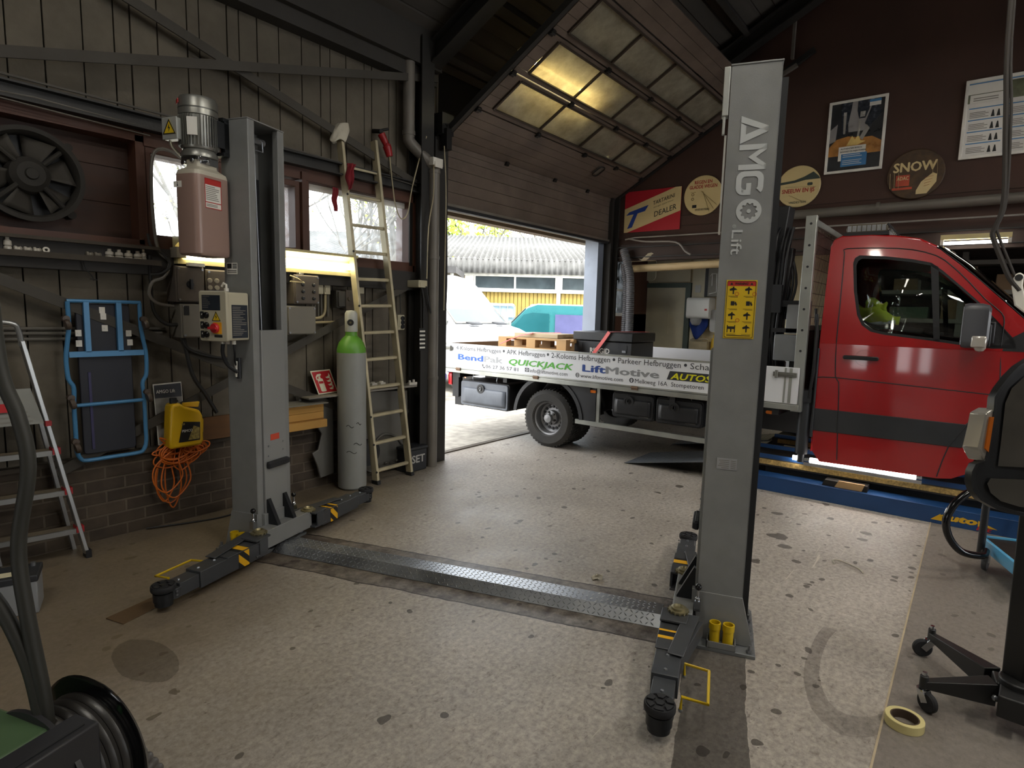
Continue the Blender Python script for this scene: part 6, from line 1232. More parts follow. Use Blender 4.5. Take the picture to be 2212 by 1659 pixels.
# red hand lamp with cable, column clutter
HL = thing('hand_plug', 'red plug hanging on a cable right of the ladder top', 'plug', (3.69, 4.42, 3.0))
b = B(); b.cyl((3.66, 4.44, 3.18), (3.71, 4.42, 3.08), .035, .028, n=14); b.cyl((3.71, 4.42, 3.08), (3.735, 4.41, 2.99), .04, .03, n=14); b.box(3.685, 4.39, 3.05, 3.73, 4.41, 3.10); b.done('plug_body', mat('red_plastic', '93161c', .4), HL, bev=.004); b = B(); b.tube([(3.735, 4.41, 2.99), (3.76, 4.40, 2.75), (3.80, 4.40, 2.55), (3.87, 4.40, 2.45), (3.95, 4.40, 2.52), (4.0, 4.40, 2.75), (4.08, 4.36, 3.1), (4.12, 4.33, 3.25)], .006, 7, sm=5); b.done('cable', mat('cream_cable', 'a89d80', .6), HL); b = B(); b.cyl((3.66, 4.55, 3.22), (3.66, 4.44, 3.2), .02); b.cyl((3.66, 4.46, 3.21), (3.74, 4.44, 3.24), .012); b.done('hook', mat('black_steel'), HL)
DP = thing('vent_pipe', 'grey pipe with two bends running up beside the steel column', 'pipe', (4.22, 4.3, 0)); pg = mat('grey_pvc', '6f6a62', .5, .1, dirt=.3)
b = B(); b.cyl((4.215, 4.32, 0.0), (4.215, 4.32, 2.93), .055, n=24); b.done('lower_run', pg, DP); b = B(); b.tube([(4.215, 4.32, 2.93), (4.205, 4.33, 2.99), (4.0, 4.42, 3.17), (3.985, 4.43, 3.24)], .055, 20, sm=3); b.done('bend', pg, DP); b = B(); b.cyl((3.985, 4.43, 3.24), (3.985, 4.43, 4.06), .055, n=24); b.done('upper_run', pg, DP); b = B()
for z in (.9, 2.1, 2.92): b.ring((4.215, 4.32, z), (0, 0, 1), .061, .054, .03)
b.ring((3.985, 4.43, 3.24), (0, 0, 1), .061, .054, .04); b.done('collar', pg, DP)
b = B(); b.cbox((4.20, 4.28, 3.02), (.13, .06, .07)); b.cbox((4.20, 4.245, 2.99), (.10, .012, .05)); b.done('door_switch', mat('white_plastic'), None, label='pale switch box with red cap on the column beside the door', cat='switch'); b = B(); b.cbox((4.36, 4.30, 3.27), (.07, .08, .20)); b.done('door_drive', mat('black_steel'), None, label='small dark box on the column by the door track', cat='switch')
b = B(); b.tube([(4.16, 4.27, 3.0), (4.15, 4.26, 2.7), (4.10, 4.27, 2.4), (4.09, 4.28, 1.9)], .006, 6, sm=4); b.tube([(4.32, 4.29, 3.2), (4.34, 4.28, 2.8), (4.36, 4.30, 2.3), (4.36, 4.31, 1.6)], .006, 6, sm=4); b.done('door_cable', mat('cream_cable'), None, label='pale control cables running down the steel column', cat='cable')
# aluminium step ladder
sa = mat('step_ladder_alu', 'aeb0b0', .35, .8, dirt=.25); SLd = thing('step_ladder', 'aluminium step ladder with red plastic joints folded against the fibre board wall', 'step ladder', (.98, 4.33, 0))
fr_, fl_ = (Vector((1.185, 4.29, 0)), Vector((.955, 4.38, 1.36))), (Vector((.76, 4.36, 0)), Vector((.60, 4.42, 1.36)))
b = B(); b.beam(*fr_, .022, .055, (0, -1, .1)); b.done('front_rail', sa, SLd, bev=.003); b = B(); b.beam(*fl_, .022, .055, (0, -1, .1)); b.done('front_rail', sa, SLd, bev=.003)
b = B(); b.tube([fr_[1]-Vector((0, 0, .03)), fr_[1]+Vector((-.01, 0, .06)), fr_[1]+Vector((-.05, 0, .105)), fl_[1]+Vector((.10, 0, .115)), fl_[1]+Vector((.02, 0, .07)), fl_[1]], .014, 10, sm=4); b.done('guard_hoop', sa, SLd)
for (p, q) in (((1.17, 4.49, 0), (1.02, 4.46, .95)), ((.80, 4.51, 0), (.68, 4.47, .95))): b = B(); b.beam(p, q, .02, .03, (0, -1, .1)); b.done('rear_leg', sa, SLd)
for z in (.18, .43, .685):
    t = z/1.36; p, q = fr_[0].lerp(fr_[1], t), fl_[0].lerp(fl_[1], t)
    b = B(); b.beam(p+Vector((0, .04, 0)), q+Vector((0, .04, 0)), .09, .025, (0, 0, 1)); s_ = b.done('step', mat('dusty_tread', '7a6f5e', .7, .3, dirt=.4), SLd, bev=.002); b = B(); b.beam(p+Vector((0, -.012, 0)), q+Vector((0, -.012, 0)), .014, .03); b.done('step_nose', sa, s_)
    for e in (p, q): b = B(); b.cbox(e+Vector((0, .01, .01)), (.04, .07, .04)); b.done('joint', mat('red_plastic'), SLd)
b = B(); t = .64; p, q = fr_[0].lerp(fr_[1], t), fl_[0].lerp(fl_[1], t); b._add([p+Vector((-.015, -.02, .0)), q+Vector((.01, -.02, .0)), q+Vector((.03, .02, .21)), p+Vector((-.06, .02, .21)), p+Vector((-.015, -.01, 0)), q+Vector((.01, -.01, 0)), q+Vector((.03, .03, .21)), p+Vector((-.06, .03, .21))], [(0, 1, 2, 3), (4, 7, 6, 5), (0, 4, 5, 1), (1, 5, 6, 2), (2, 6, 7, 3), (3, 7, 4, 0)]); pf = b.done('folded_platform', mat('grey_platform', '8b8b85', .5, .4, dirt=.3), SLd)
b = B(); c0 = p.lerp(q, .55)+Vector((0, -.025, .085)); b.cbox(c0+Vector((.03, .008, .02)), (.11, .004, .05), (-.19, 0, -.2)); b.done('red_sticker', mat('sign_red'), pf)
b = B()
for k in range(7):
    z = .02+k*.027
    if k not in (3, 4): b.cbox(p.lerp(q, .5)+Vector((-.01, -.0185+.04*z/.21, z)), (.27-.02*(k % 3), .003, .010), (-.19, 0, -.15))
b.done('printed_text', mat('grey_print'), pf)
b = B(); b.cbox(fr_[0].lerp(fr_[1], .64)+Vector((0, -.03, 0)), (.03, .03, .03)); b.done('joint', mat('red_plastic'), SLd)
for e in (fr_[0], fl_[0]): b = B(); b.cbox(e+Vector((0, 0, .025)), (.03, .065, .05)); b.done('rubber_foot', blk, SLd)
# car battery
BT = thing('car_battery', 'grey car battery with dark lid on the floor beneath the step ladder', 'battery', (.70, 3.87, 0)); Mb = Matrix.Translation((.70, 3.80, 0)) @ Matrix.Rotation(-.35, 4, 'Z')
b = B(Mb); b.box(-.13, -.09, 0, .13, .09, .17); b.done('case', mat('battery_grey', '85878a', .5, dirt=.2), BT, bev=.006); b = B(Mb); b.box(-.135, -.095, .17, .135, .095, .205); b.done('lid', mat('matt_black_box'), BT, bev=.006); b = B(Mb); b.box(-.06, -.06, .205, .06, .0, .2065); b.done('label', mat('cream_trim'), BT); b = B(Mb)
for x in (-.1, .1): b.cyl((x, .05, .205), (x, .05, .225), .012, n=12)
b.done('terminal', gal, BT)
# ---------------------------------------------------------------- ramp lift beside the truck
RL = thing('ramp_lift', 'low blue drive-on ramp lift with lit lamp strip beneath the red cab', 'vehicle lift', (6.2, 0, 0)); blu = mat('blue_enamel', '1e4474', .4, .1, dirt=.3, dcol='14253c'); dk = mat('dark_runway', '3f3a34', .75, .2, dirt=.5)
b = B(); b.box(5.74, -3.2, .0, 5.76, 1.95, .135); b.box(5.74, -3.2, .128, 5.93, 1.95, .138); b.box(7.05, -3.2, 0, 7.07, 1.95, .135); b.box(5.76, 1.93, 0, 7.05, 1.95, .13); b.done('base_frame', blu, RL, bev=.003)
for x0, x1 in ((5.90, 6.42), (7.02, 7.50)):
    b = B(); b.box(x0, -3.2, .20, x1, 1.72, .27); b.done('runway', dk, RL); b = B(); b.box(x0-.006, -3.2, .215, x0, 1.66, .262); b.done('runway_edge', mat('sandy_edge', 'b8985a', .7, var=.4, sc=60, dirt=.35, dsc=14), RL)
    b = B(); b.box(x0+.01, -3.2, .27, x0+.03, 1.7, .31); b.box(x1-.03, -3.2, .27, x1-.01, 1.7, .31); b.done('side_rail', blu, RL)
b = B(); b.box(5.96, -3.0, .02, 6.36, 1.5, .20); b.done('scissor_block', mat('dark_channel'), RL)
b = B(); b.tube([(5.872, .29, .325), (5.872, 1.10, .325)], .022, 12); b.done('lamp_tube', mat('lit_led', 'ffffff', .3, emit=22, ecol=(1, .96, .88), var=0, rvar=0), RL, label='bright white lamp tube'); b = B(); b.cyl((5.872, 1.10, .325), (5.872, 1.15, .325), .026); b.cyl((5.872, .25, .325), (5.872, .29, .325), .026); b.box(5.86, .25, .27, 5.885, 1.15, .30); b.done('lamp_holder', chrome, RL)
b = B(); b.tube([(5.87, 1.20, .325), (5.87, 1.245, .325)], .022, 12); b.done('lamp_end', mat('lit_led'), RL)
b = B(); b.prism([(.62, .02), (.62, .19), (.95, .19), (1.02, .02)], FX(5.78), (.12, 0, 0)); b.done('wedge_block', mat('dark_plate', '2c2a27', .5, .4, dirt=.3), RL); b = B(); b.prism([(.66, .14), (.64, .20), (.84, .20), (.87, .14)], FX(5.775), (.02, 0, 0)); b.done('wooden_wedge', mat('pallet_wood'), RL)
ck = mat('checker_ramp', '6f747a', .45, .6, dirt=.35)
for x0, x1 in ((5.72, 6.36), (7.0, 7.5)):
    b = B(); b.prism([(2.90, 0.0), (2.88, .012), (1.76, .235), (1.74, .22)], FX(x0), (x1-x0, 0, 0)); rp = b.done('ramp_flap', ck, RL); b = B()
    for i in range(16):
        for j in range(7): t = i/16; y = 2.84-1.06*t; z = .0215+.213*t; x = x0+.06+j*(x1-x0-.12)/6; lug((x, y, z+.0015), (1, 0, 0), (0, -.98, .2), (0, .2, .98), PI/4 if (i+j) % 2 else -PI/4)
    b.done('tread_lugs', ck, RL, ang=0, kind='stuff', norm=False)
b = B(); b.box(5.76, 1.70, .02, 7.5, 1.76, .2); b.done('end_stop', dk, RL)
b = B(); b.text('auto', (5.739, .10, .045), XD, YD, .055, .23, bold=.06, it=.2); b.prism([(.16, .03), (.10, .085), (.08, .03)], FX(5.7385), (-.0008, 0, 0)); b.prism([(-.14, .04), (-.26, .04), (-.14, .085)], FX(5.7385), (-.0008, 0, 0)); b.done('yellow_lettering', mat('logo_yellow', 'd0a21c', .5), RL, norm=False); b = B(); b.text('lift', (5.739, -.135, .012), XD, YD, .032, .09, bold=.03, it=.2); b.done('red_lettering', rlab, RL, norm=False)
# ---------------------------------------------------------------- gable wall: signs, pipes
XS = XB-.02
cream = mat('cream_sign', 'd2bd8a', .5, var=.08, dirt=.15, dcol='8f7748')
DS = thing('dealer_sign', 'red and cream dealer sign with blue letter mark on the brown wall by the door', 'sign', (XS, 3.87, 2.82)); y0, y1, z0, z1 = 4.30, 3.435, 2.815, 3.40
fs = lambda d: (lambda u, v: (XS-d, y0+(y1-y0)*u, z0+(z1-z0)*v))
b = B(); b.prism([(0, 0), (1, 0), (1, 1), (0, 1)], fs(0), (.012, 0, 0)); b.done('panel', mat('sign_crimson', 'ab1f2c', .45, var=.05), DS)
b = B(); b.prism([(0, 0), (.06, 0), (1, .44), (1, 1), (.90, 1), (0, .58)], fs(.001), (-.001, 0, 0)); b.done('cream_band', cream, DS)
b = B(); b.prism([(.03, .42), (.09, .50), (.44, .64), (.38, .50), (.245, .455), (.15, .12), (.06, .09), (.17, .44)], fs(.002), (-.001, 0, 0)); b.done('letter_mark', mat('sign_blue', '22408c', .5), DS)
b = B(); d_ = Vector((0, y1-y0, .40*(z1-z0))).normalized(); up_ = Vector((0, 0, 1))
b.text('TARTARINI', (XS-.002, y0+(y1-y0)*.52, z0+.62*(z1-z0)), d_, up_, .055, .33, bold=.012); b.text('autogas apparatuur', (XS-.002, y0+(y1-y0)*.53, z0+.55*(z1-z0)), d_, up_, .022, .31); b.text('DEALER', (XS-.002, y0+(y1-y0)*.55, z0+.335*(z1-z0)), d_, up_, .075, .34, bold=.008); b.done('lettering', klab, DS, norm=False)
def round_sign(y, z, label, r=.265, m=cream):
    t = thing('round_sign', label, 'sign', (XS, y, z)); b = B(); b.lathe([(r, 0), (r, .014), (r-.008, .02), (0, .02)], (XS+.012, y, z), (-1, 0, 0), 44); b.done('disc', m, t); return t
y, z = 3.125, 3.245; t = round_sign(y, z, 'round cream sign with red lettering at the top and a road, beside the dealer sign')
b = B(); b.text('REGEN EN', (XS-.009, y, z+.155), XD, YD, .045, .24, al='C', bold=.02); b.text('GLADDE WEGEN', (XS-.009, y, z+.095), XD, YD, .045, .38, al='C', bold=.02); b.done('red_lettering', mat('sign_crimson'), t, norm=False)
bro = mat('sepia_print', '7d6a44', .6); b = B()
for p, q in (((.03, .06), (-.20, -.14)), ((.0, .05), (-.10, -.22)), ((.01, .055), (-.16, -.19)), ((.10, .05), (.17, .05))): b.beam((XS-.0095, y+p[0], z+p[1]), (XS-.0095, y+q[0], z+q[1]), .002, .008, (1, 0, 0))
for yy, zz in ((.14, .02), (.14, -.04)): b.ring((XS-.009, y+yy, z+zz), (-1, 0, 0), .02, .012, .001, 14)
b.done('road_drawing', bro, t); b = B(); b.box(XS-.0098, y+.08, z-.16, XS-.009, y+.14, z-.12); b.text('VREDESTEIN', (XS-.009, y, z-.20), XD, YD, .026, .20, al='C', bold=.01); b.done('lettering', klab, t, norm=False)
y, z = 1.92, 3.235; t = round_sign(y, z, 'round cream sign with red lettering across the middle, right of the pale lettered post', .25)
b = B(); b.text('SNEEUW EN IJS', (XS-.009, y, z-.075), XD, YD, .05, .37, al='C', bold=.02); b.done('red_lettering', mat('sign_crimson'), t, norm=False)
b = B(); b.prism([(y+.235, z+.06), (y+.05, z+.075), (y-.06, z+.11), (y-.16, z+.16), (y-.225, z+.10), (y-.24, z+.07), (y-.08, z+.07), (y+.05, z+.045), (y+.235, z+.03)], FX(XS-.0085), (-.001, 0, 0)); b.prism(rrect(y-.16, z+.0, y-.10, z+.035, .012, 3), FX(XS-.0085), (-.001, 0, 0)); b.text('VREDESTEIN', (XS-.009, y, z-.205), XD, YD, .026, .20, al='C', bold=.01); b.done('dark_drawing', mat('teal_grey_print', '39423c', .6), t, norm=False)
b = B(); b.beam((XS-.0095, y+.1, z-.1), (XS-.0095, y-.05, z-.18), .002, .01, (1, 0, 0)); b.beam((XS-.0095, y+.15, z-.0), (XS-.0095, y-.2, z-.02), .002, .006, (1, 0, 0)); b.done('road_drawing', bro, t)
y, z = .715, 3.24; t = round_sign(y, z, 'round dark sign lettered SNOW on the brown wall below the posters', .27, mat('sepia_scene', '46331f', .6, var=.4, sc=12))
b = B(); b.text('SNOW', (XS-.009, y+.01, z+.035), XD, YD, .10, .40, al='C', bold=.035)
for yy in (.24, .20, .16, -.15, -.19): b.beam((XS-.0095, y+yy, z+.03 if yy > 0 else z+.12), (XS-.0095, y+yy-.01, z-.14 if yy > 0 else z-.02), .002, .014, (1, 0, 0))
b.prism([(y-.02, z-.18), (y-.06, z-.09), (y-.16, z-.0), (y-.20, z-.02), (y-.20, z-.10), (y-.12, z-.22), (y-.02, z-.22)], FX(XS-.009), (-.001, 0, 0)); b.done('cream_print', cream, t, norm=False)
b = B(); b.box(XS-.0098, y+.05, z-.12, XS-.009, y+.18, z-.0); b.box(XS-.0098, y+.02, z-.16, XS-.009, y+.21, z-.135)
for k in range(4): b.beam((XS-.0105, y-.09-.0*k, z-.05-.03*k), (XS-.0105, y-.17+.01*k, z-.035-.03*k), .001, .014, (1, 0, 0))
b.done('red_print', mat('faded_red', 'b4492f', .6), t); b = B(); b.text('ADAC', (XS-.0098, y+.115, z-.055), XD, YD, .04, .11, al='C', bold=.02); b.done('sign_lettering', cream, t, norm=False)
def poster(y0, y1, z0, z1, label):
    t = thing('framed_poster', label, 'poster', (XS, (y0+y1)/2, z0)); b = B(); P = [(y0, z0), (y1, z0), (y1, z1), (y0, z1)]; f_ = .03; Q = [(y0-f_, z0+f_), (y1+f_, z0+f_), (y1+f_, z1-f_), (y0-f_, z1-f_)]
    b.frame(P, Q, FX(XS-.012), (.02, 0, 0)); b.done('frame', mat('white_frame'), t, bev=.003); return t
y0, y1, z0, z1 = 1.645, 1.045, 3.34, 4.165; t = poster(y0, y1, z0, z1, 'white framed poster of injectors over orange sparks on the brown wall'); ps = lambda d: (lambda u, v: (XS-d, y0-.03+(y1-y0+.06)*u, z0+.03+(z1-z0-.06)*v))
def pp(nm, L, d, m_):
    b = B()
    for P in L: b.prism(P, ps(d), (-.0008, 0, 0))
    return b.done(nm, m_, t)
pp('print', [[(0, 0), (1, 0), (1, 1), (0, 1)]], 0, mat('poster_charcoal', '2b2c2e', .3, var=.4, sc=6))
pp('print_grey', [[(.36, .56), (.74, .56), (.80, 1), (.30, 1)], [(0, .62), (.14, .70), (.12, .45), (0, .42)]], .001, mat('poster_grey', '93908f', .3, var=.15))
pp('print_orange', [[(.0, .36), (.14, .47), (.36, .50), (.60, .46), (.82, .46), (1, .38), (1, .22), (0, .22)]], .002, mat('poster_orange', 'a8743a', .3, var=.35, sc=9))
pp('print_spark', [[(.34, .36), (.44, .50), (.50, .44), (.56, .52), (.60, .42), (.70, .40), (.56, .36)]], .003, mat('poster_spark', 'e6c77a', .3, var=.2))
pp('print_injector', [[(.18, 1), (.40, 1), (.38, .88), (.31, .52), (.23, .52), (.19, .88)], [(.50, 1), (.74, 1), (.72, .86), (.66, .74), (.54, .74), (.50, .86)], [(.80, .98), (.98, .80), (.74, .60), (.66, .66)]], .0035, mat('poster_dark_metal', '3a3e46', .25, .3, var=.5, sc=20))
pp('print_injector_light', [[(.24, .86), (.30, .86), (.30, .54), (.26, .54)], [(.56, .84), (.66, .84), (.65, .76), (.56, .76)], [(.56, .73), (.60, .73), (.57, .48), (.53, .48)], [(.70, .64), (.76, .58), (.64, .42), (.58, .46)]], .0045, mat('poster_light_metal', 'a9a6a0', .25, .2, var=.2))
pp('white_text_box', [[(.20, .14), (.72, .14), (.72, .35), (.20, .35)], [(.72, .90), (.93, .90), (.93, .985), (.72, .985)]], .005, wlab); pp('blue_text_box', [[(.26, .05), (.75, .05), (.75, .24), (.26, .24)], [(.72, .955), (.93, .955), (.93, .99), (.72, .99)]], .006, mat('poster_blue', '3d78ab', .4))
b = B(); ox = ps(.0062)
for s_, u, v, h_, w_ in (('AUTHENTIEK BOSCH', .24, .305, .018, .22), ('BOUGIES EN INJECTOREN', .24, .262, .018, .26)): b.text(s_, ox(u, v), XD, YD, h_, w_, bold=.01)
b.done('lettering', mat('dark_lettering'), t, norm=False); b = B()
for k in range(6):
    if k != 2: q0 = ps(.0072)(.29, .22-.027*k); b.box(q0[0]-.0005, q0[1]-.18-.02*(k % 2), q0[2]-.003, q0[0], q0[1], q0[2]+.003)
b.done('small_text', wlab, t)
y0, y1, z0, z1 = .345, -.65, 3.34, 4.145; t = poster(y0, y1, z0, z1, 'large white framed chart poster behind the hanging roof cables')
pp('print', [[(0, 0), (1, 0), (1, 1), (0, 1)]], 0, mat('poster_paper', 'c9c7c2', .3, var=.05)); pp('print_photo', [[(.0, .72), (1, .72), (1, .96), (0, .96)]], .001, mat('poster_green', '5d6147', .35, var=.5, sc=7)); pp('white_text_box', [[(0, .84), (.34, .84), (.34, .97), (0, .97)], [(.02, .72), (.32, .72), (.32, .83), (.02, .83)]], .002, wlab)
pp('blue_bar', [[(0, .975), (1, .975), (1, .99), (0, .99)]]+[[(u, v), (u+.31, v), (u+.31, v+.014), (u, v+.014)] for u in (.02, .35, .68) for v in (.16, .32, .48, .64)], .002, mat('poster_blue')); pp('injector_icon', [[(u, v), (u+.012, v+.09), (u+.022, v+.09), (u+.034, v)] for u in (.22, .27, .55, .60, .88) for v in (.03, .19, .35, .51)], .002, klab)
pp('small_text', [[(u, v+.022*k), (u+.17-.03*(k % 2), v+.022*k), (u+.17-.03*(k % 2), v+.022*k+.008), (u, v+.022*k+.008)] for u in (.03, .36, .69) for v in (.04, .2, .36, .52) for k in range(4)]+[[(.05, .745+.03*k), (.27, .745+.03*k), (.27, .757+.03*k), (.05, .757+.03*k)] for k in range(2)], .003, mat('grey_print'))
VP = thing('vent_duct', 'long grey duct pipe running along the brown wall below the signs', 'pipe', (8.08, 0, 2.9)); b = B(); b.tube([(8.07, 2.4, 2.88), (8.07, -8.5, 2.92)], .056, 20); b.done('duct', mat('grey_pvc'), VP); b = B()
for y in (2.1, 1.02, -.3): b.ring((8.07, y, 2.895), (0, 1, 0), .062, .055, .035)
b.done('clamp', mat('grey_pvc'), VP)
b = B(); b.tube([(8.09, 4.25, 2.71), (8.09, 4.1, 2.73), (8.09, -8.5, 2.70)], .011, 8); b.tube([(8.09, 4.2, 2.72), (8.05, 3.9, 2.66), (8.05, 3.45, 2.63), (8.05, 3.3, 2.5), (8.05, 3.22, 2.45)], .012, 8, sm=4); b.done('conduit', mat('pale_grey_conduit', '8f8a84', .5), None, label='thin pale conduit running along the brown beam below the signs', cat='conduit')
b = B(); b.tube([(8.22, 4.2, 2.29), (8.22, 2.5, 2.34)], .055, 16); b.tube([(8.22, 4.12, 2.285), (8.22, 4.35, 2.31)], .04, 12); b.done('wrapped_pipe', mat('cream_wrap', 'c9b287', .6, var=.15, dirt=.3, dcol='86693e', bump=.2), None, label='cream wrapped pipe hanging under the beam above the green framed door', cat='pipe')
b = B(); R2_ = random.Random(9)
b.grid(lambda u, v: (8.16-.05*v+.03*math.sin(7*u), 4.2-.42*u, 2.39+.05*math.sin(9*u)*v+.07*v), 9, 4); b.done('plastic_film', mat('pale_film', 'c7bba0', .35, dirt=.3), None, label='crumpled pale plastic film on top of the cream wrapped pipe', cat='film', solid=.004)
def ribbed_hose(name, pts, r, m_, label, pitch=.022, parent=None, cat='hose', grp=None):
    P = crom([Vector(p) for p in pts], 40); L = [0]
    for a, c in zip(P, P[1:]): L.append(L[-1]+(c-a).length)
    n_ = int(L[-1]/pitch*4); Q = []; rs = []; j = 0
    for i in range(n_+1):
        s_ = L[-1]*i/n_
        while j < len(L)-2 and L[j+1] < s_: j += 1
        t_ = (s_-L[j])/max(1e-6, L[j+1]-L[j]); Q.append(P[j].lerp(P[j+1], t_)); rs.append(r*(1, .97, .86, .97)[i % 4])
    b = B(); b.tube(Q, rs+[rs[-1]], 18); return b.done(name, m_, parent, ang=60, label=label if parent is None else None, cat=cat if parent is None else None, group=grp)
hs = mat('grey_ribbed_hose', '57575a', .5, dirt=.2)
ribbed_hose('exhaust_hose', [(8.0, 4.22, 2.55), (7.98, 4.14, 2.35), (7.98, 4.08, 2.1), (7.98, 4.06, 1.5), (7.98, 4.06, .6)], .062, hs, 'thick grey ribbed exhaust hose hanging in front beside the door jamb', .03)
ribbed_hose('exhaust_hose', [(8.06, 4.24, 2.35), (8.09, 4.20, 2.0), (8.10, 4.20, 1.5), (8.10, 4.20, .6)], .050, hs, 'thinner grey ribbed exhaust hose hanging behind the thick one', .03)
# ---------------------------------------------------------------- wash corner on the beige wall
wp = mat('dispenser_white', 'd9d6cd', .4, var=.04); XW = 9.74
t = thing('towel_dispenser', 'white paper towel dispenser on the beige wall', 'dispenser', (XW, 3.65, 1.6)); b = B(); b.rbox(9.45, 3.42, 1.57, XW, 3.80, 1.91, .05, axis='y'); b.done('body', wp, t, bev=.01); b = B(); b.box(9.445, 3.45, 1.70, 9.45, 3.49, 1.73); b.done('red_mark', rlab, t); b = B(); b.lathe([(.09, 0), (.09, .04), (.06, .10), (0, .12)], (9.55, 3.66, 1.57), (0, 0, -1), 20); b.done('roll_end', mat('grey_white', 'a6a49e', .5), t)
b = B(); b.rbox(9.55, 3.30, 1.36, XW, 3.43, 1.72, .05, axis='x'); b.done('soap_dispenser', mat('grey_white'), None, label='grey soap dispenser right of the white towel dispenser', cat='dispenser')
b = B(); b.grid(lambda u, v: (9.60+.03*math.sin(9*u), 3.78-.30*u, 1.60-.30*v*(.5+.7*math.sin(PI*u))-.03*math.sin(6*u)), 12, 8); b.done('blue_cloth', mat('blue_cloth', '27418c', .85), None, label='blue cloth hanging below the white towel dispenser', cat='cloth', solid=.02)
t = thing('wall_heater', 'grey metal wall box with looped pale line beside the white post of the beige wall', 'heater', (XW, 3.42, 1.95)); b = B(); b.box(9.55, 3.28, 1.93, XW, 3.50, 2.38); b.done('casing', mat('grey_box'), t, bev=.01); b = B(); b.box(9.58, 3.50, 1.93, XW, 3.56, 2.42); b.done('side_panel', mat('matt_black_box'), t); b = B(); b.tube([(9.545, 3.46, 2.25), (9.545, 3.44, 2.29), (9.545, 3.36, 2.29), (9.545, 3.35, 2.0), (9.545, 3.47, 1.97)], .007, 6); b.tube([(9.545, 3.43, 2.28), (9.545, 3.43, 2.1)], .006, 6); b.done('pale_line', wlab, t)
b = B(); b.tube([(9.73, 3.70, 2.6), (9.73, 3.70, 2.3), (9.72, 3.70, 2.12)], .006, 6); b.rbox(9.68, 3.66, 2.0, XW, 3.76, 2.12, .02, axis='x'); b.done('pull_switch', wp, None, label='white pull switch on the beige wall above the towel dispenser', cat='switch')
b = B(); b.tube([(9.6, 3.75, 1.10), (9.6, 3.75, 1.22), (9.6, 3.70, 1.24), (9.6, 3.48, 1.24), (9.6, 3.45, 1.22), (9.6, 3.45, 1.08)], .012, 6); b.box(9.55, 3.45, .95, 9.7, 3.75, 1.20); b.done('wire_basket', mat('beige_box', 'b8a987', .6), None, label='beige box with dark wire handle below the blue cloth', cat='basket'); b = B(); b.cyl((9.62, 3.36, 1.0), (9.62, 3.36, 1.26), .06, .04, n=14); b.cyl((9.62, 3.36, 1.26), (9.62, 3.36, 1.32), .02, n=10); b.done('spray_bottle', yj, None, label='yellow bottle beside the beige box', cat='bottle')
b = B(); b.box(9.3, 3.2, .0, 9.74, 3.85, .93); b.box(9.25, 3.15, .93, 9.74, 3.9, .97); b.done('wash_stand', mat('grey_box'), None, label='grey stand under the washing things on the beige wall', cat='cabinet')
# storage racks behind the cab
RK = thing('storage_rack', 'dark steel storage rack with shelves behind the red cab', 'rack', (9.4, -1, 0)); b = B()
for y in (1.55, .2, -1.2, -2.6):
    for x in (9.0, 9.6): b.box(x, y-.03, 0, x+.04, y+.03, 2.45)
b.done('upright', mat('grey_strut'), RK)
for z in (.3, .75, 1.2, 1.6, 1.95, 2.3): b = B(); b.box(8.98, -2.6, z, 9.65, 1.55, z+.05); b.done('shelf', mat('grey_strut'), RK)
b = B(); b.box(9.66, -9, 0, 9.70, 1.62, 2.74); b.done('back_board', mat('brown_black_board', '2a1d15', .8), RK)
R3 = random.Random(4); cols = (('carton_brown', '6b5236'), ('dark_bin', '26282b'), ('dull_green_bin', '3c4a36'), ('dull_red_bin', '5a241e'))
for i, z in enumerate((.35, .8, 1.25, 1.65, 2.0)):
    y = 1.4; k = 0
    while y > -1.1:
        wd = R3.uniform(.22, .42); h_ = R3.uniform(.14, .29); c_ = R3.choice(cols); b = B(); b.box(9.08, y-wd, z+.0005, 9.5, y, z+h_); b.done('rack_box', mat(c_[0], c_[1], .7, dirt=.3), None, label='dark box stored on the rack behind the red cab', cat='box', group='boxes on the rack behind the cab', bev=.005); y -= wd+R3.uniform(.05, .3)
# cables hanging from the roof on the right
b = B(); kx = .883; cz = lambda y, z, x=5.3: (x, y*kx, 1.6+(z-1.6)*kx)
b.tube([(5.3, .06, 5.9), cz(.04, 4.01), cz(-.01, 3.2), cz(-.06, 2.56), cz(-.03, 2.35), cz(-.02, 2.28), cz(-.09, 2.1), cz(-.15, 1.96), cz(-.22, 1.86)], .016, 8, sm=5); b.tube([(5.3, .03, 5.9), cz(.02, 4.01), cz(-.04, 3.2), cz(-.075, 2.56), cz(-.04, 2.36), cz(-.055, 2.28), cz(-.12, 2.12), cz(-.19, 1.95), cz(-.23, 1.87)], .009, 8, sm=5); b.done('hanging_cable', mat('dusty_cable', '2d2824', .7, dirt=.3), None, label='twisted dark cables hanging from the roof in front of the chart poster', cat='cable')
HK = thing('hose_arm', 'white curved arm with a round hole hanging at the end of the roof cables', 'arm', (5.3, -.22, 1.8)); b = B(); P = [(-.165, 1.92), (-.18, 1.985), (-.21, 2.0), (-.235, 1.98), (-.235, 1.90), (-.255, 1.82), (-.32, 1.74), (-.42, 1.70), (-.42, 1.62), (-.30, 1.66), (-.20, 1.75)]; b.prism([(y*.883, 1.6+(z-1.6)*.883) for y, z in P], FX(5.29), (.04, 0, 0)); b.done('arm', wp, HK, bev=.008); b = B(); b.cyl((5.286, -.206*.883, 1.6+.36*.883), (5.289, -.206*.883, 1.6+.36*.883), .022, n=14); b.done('hole', mat('dark_channel'), HK)
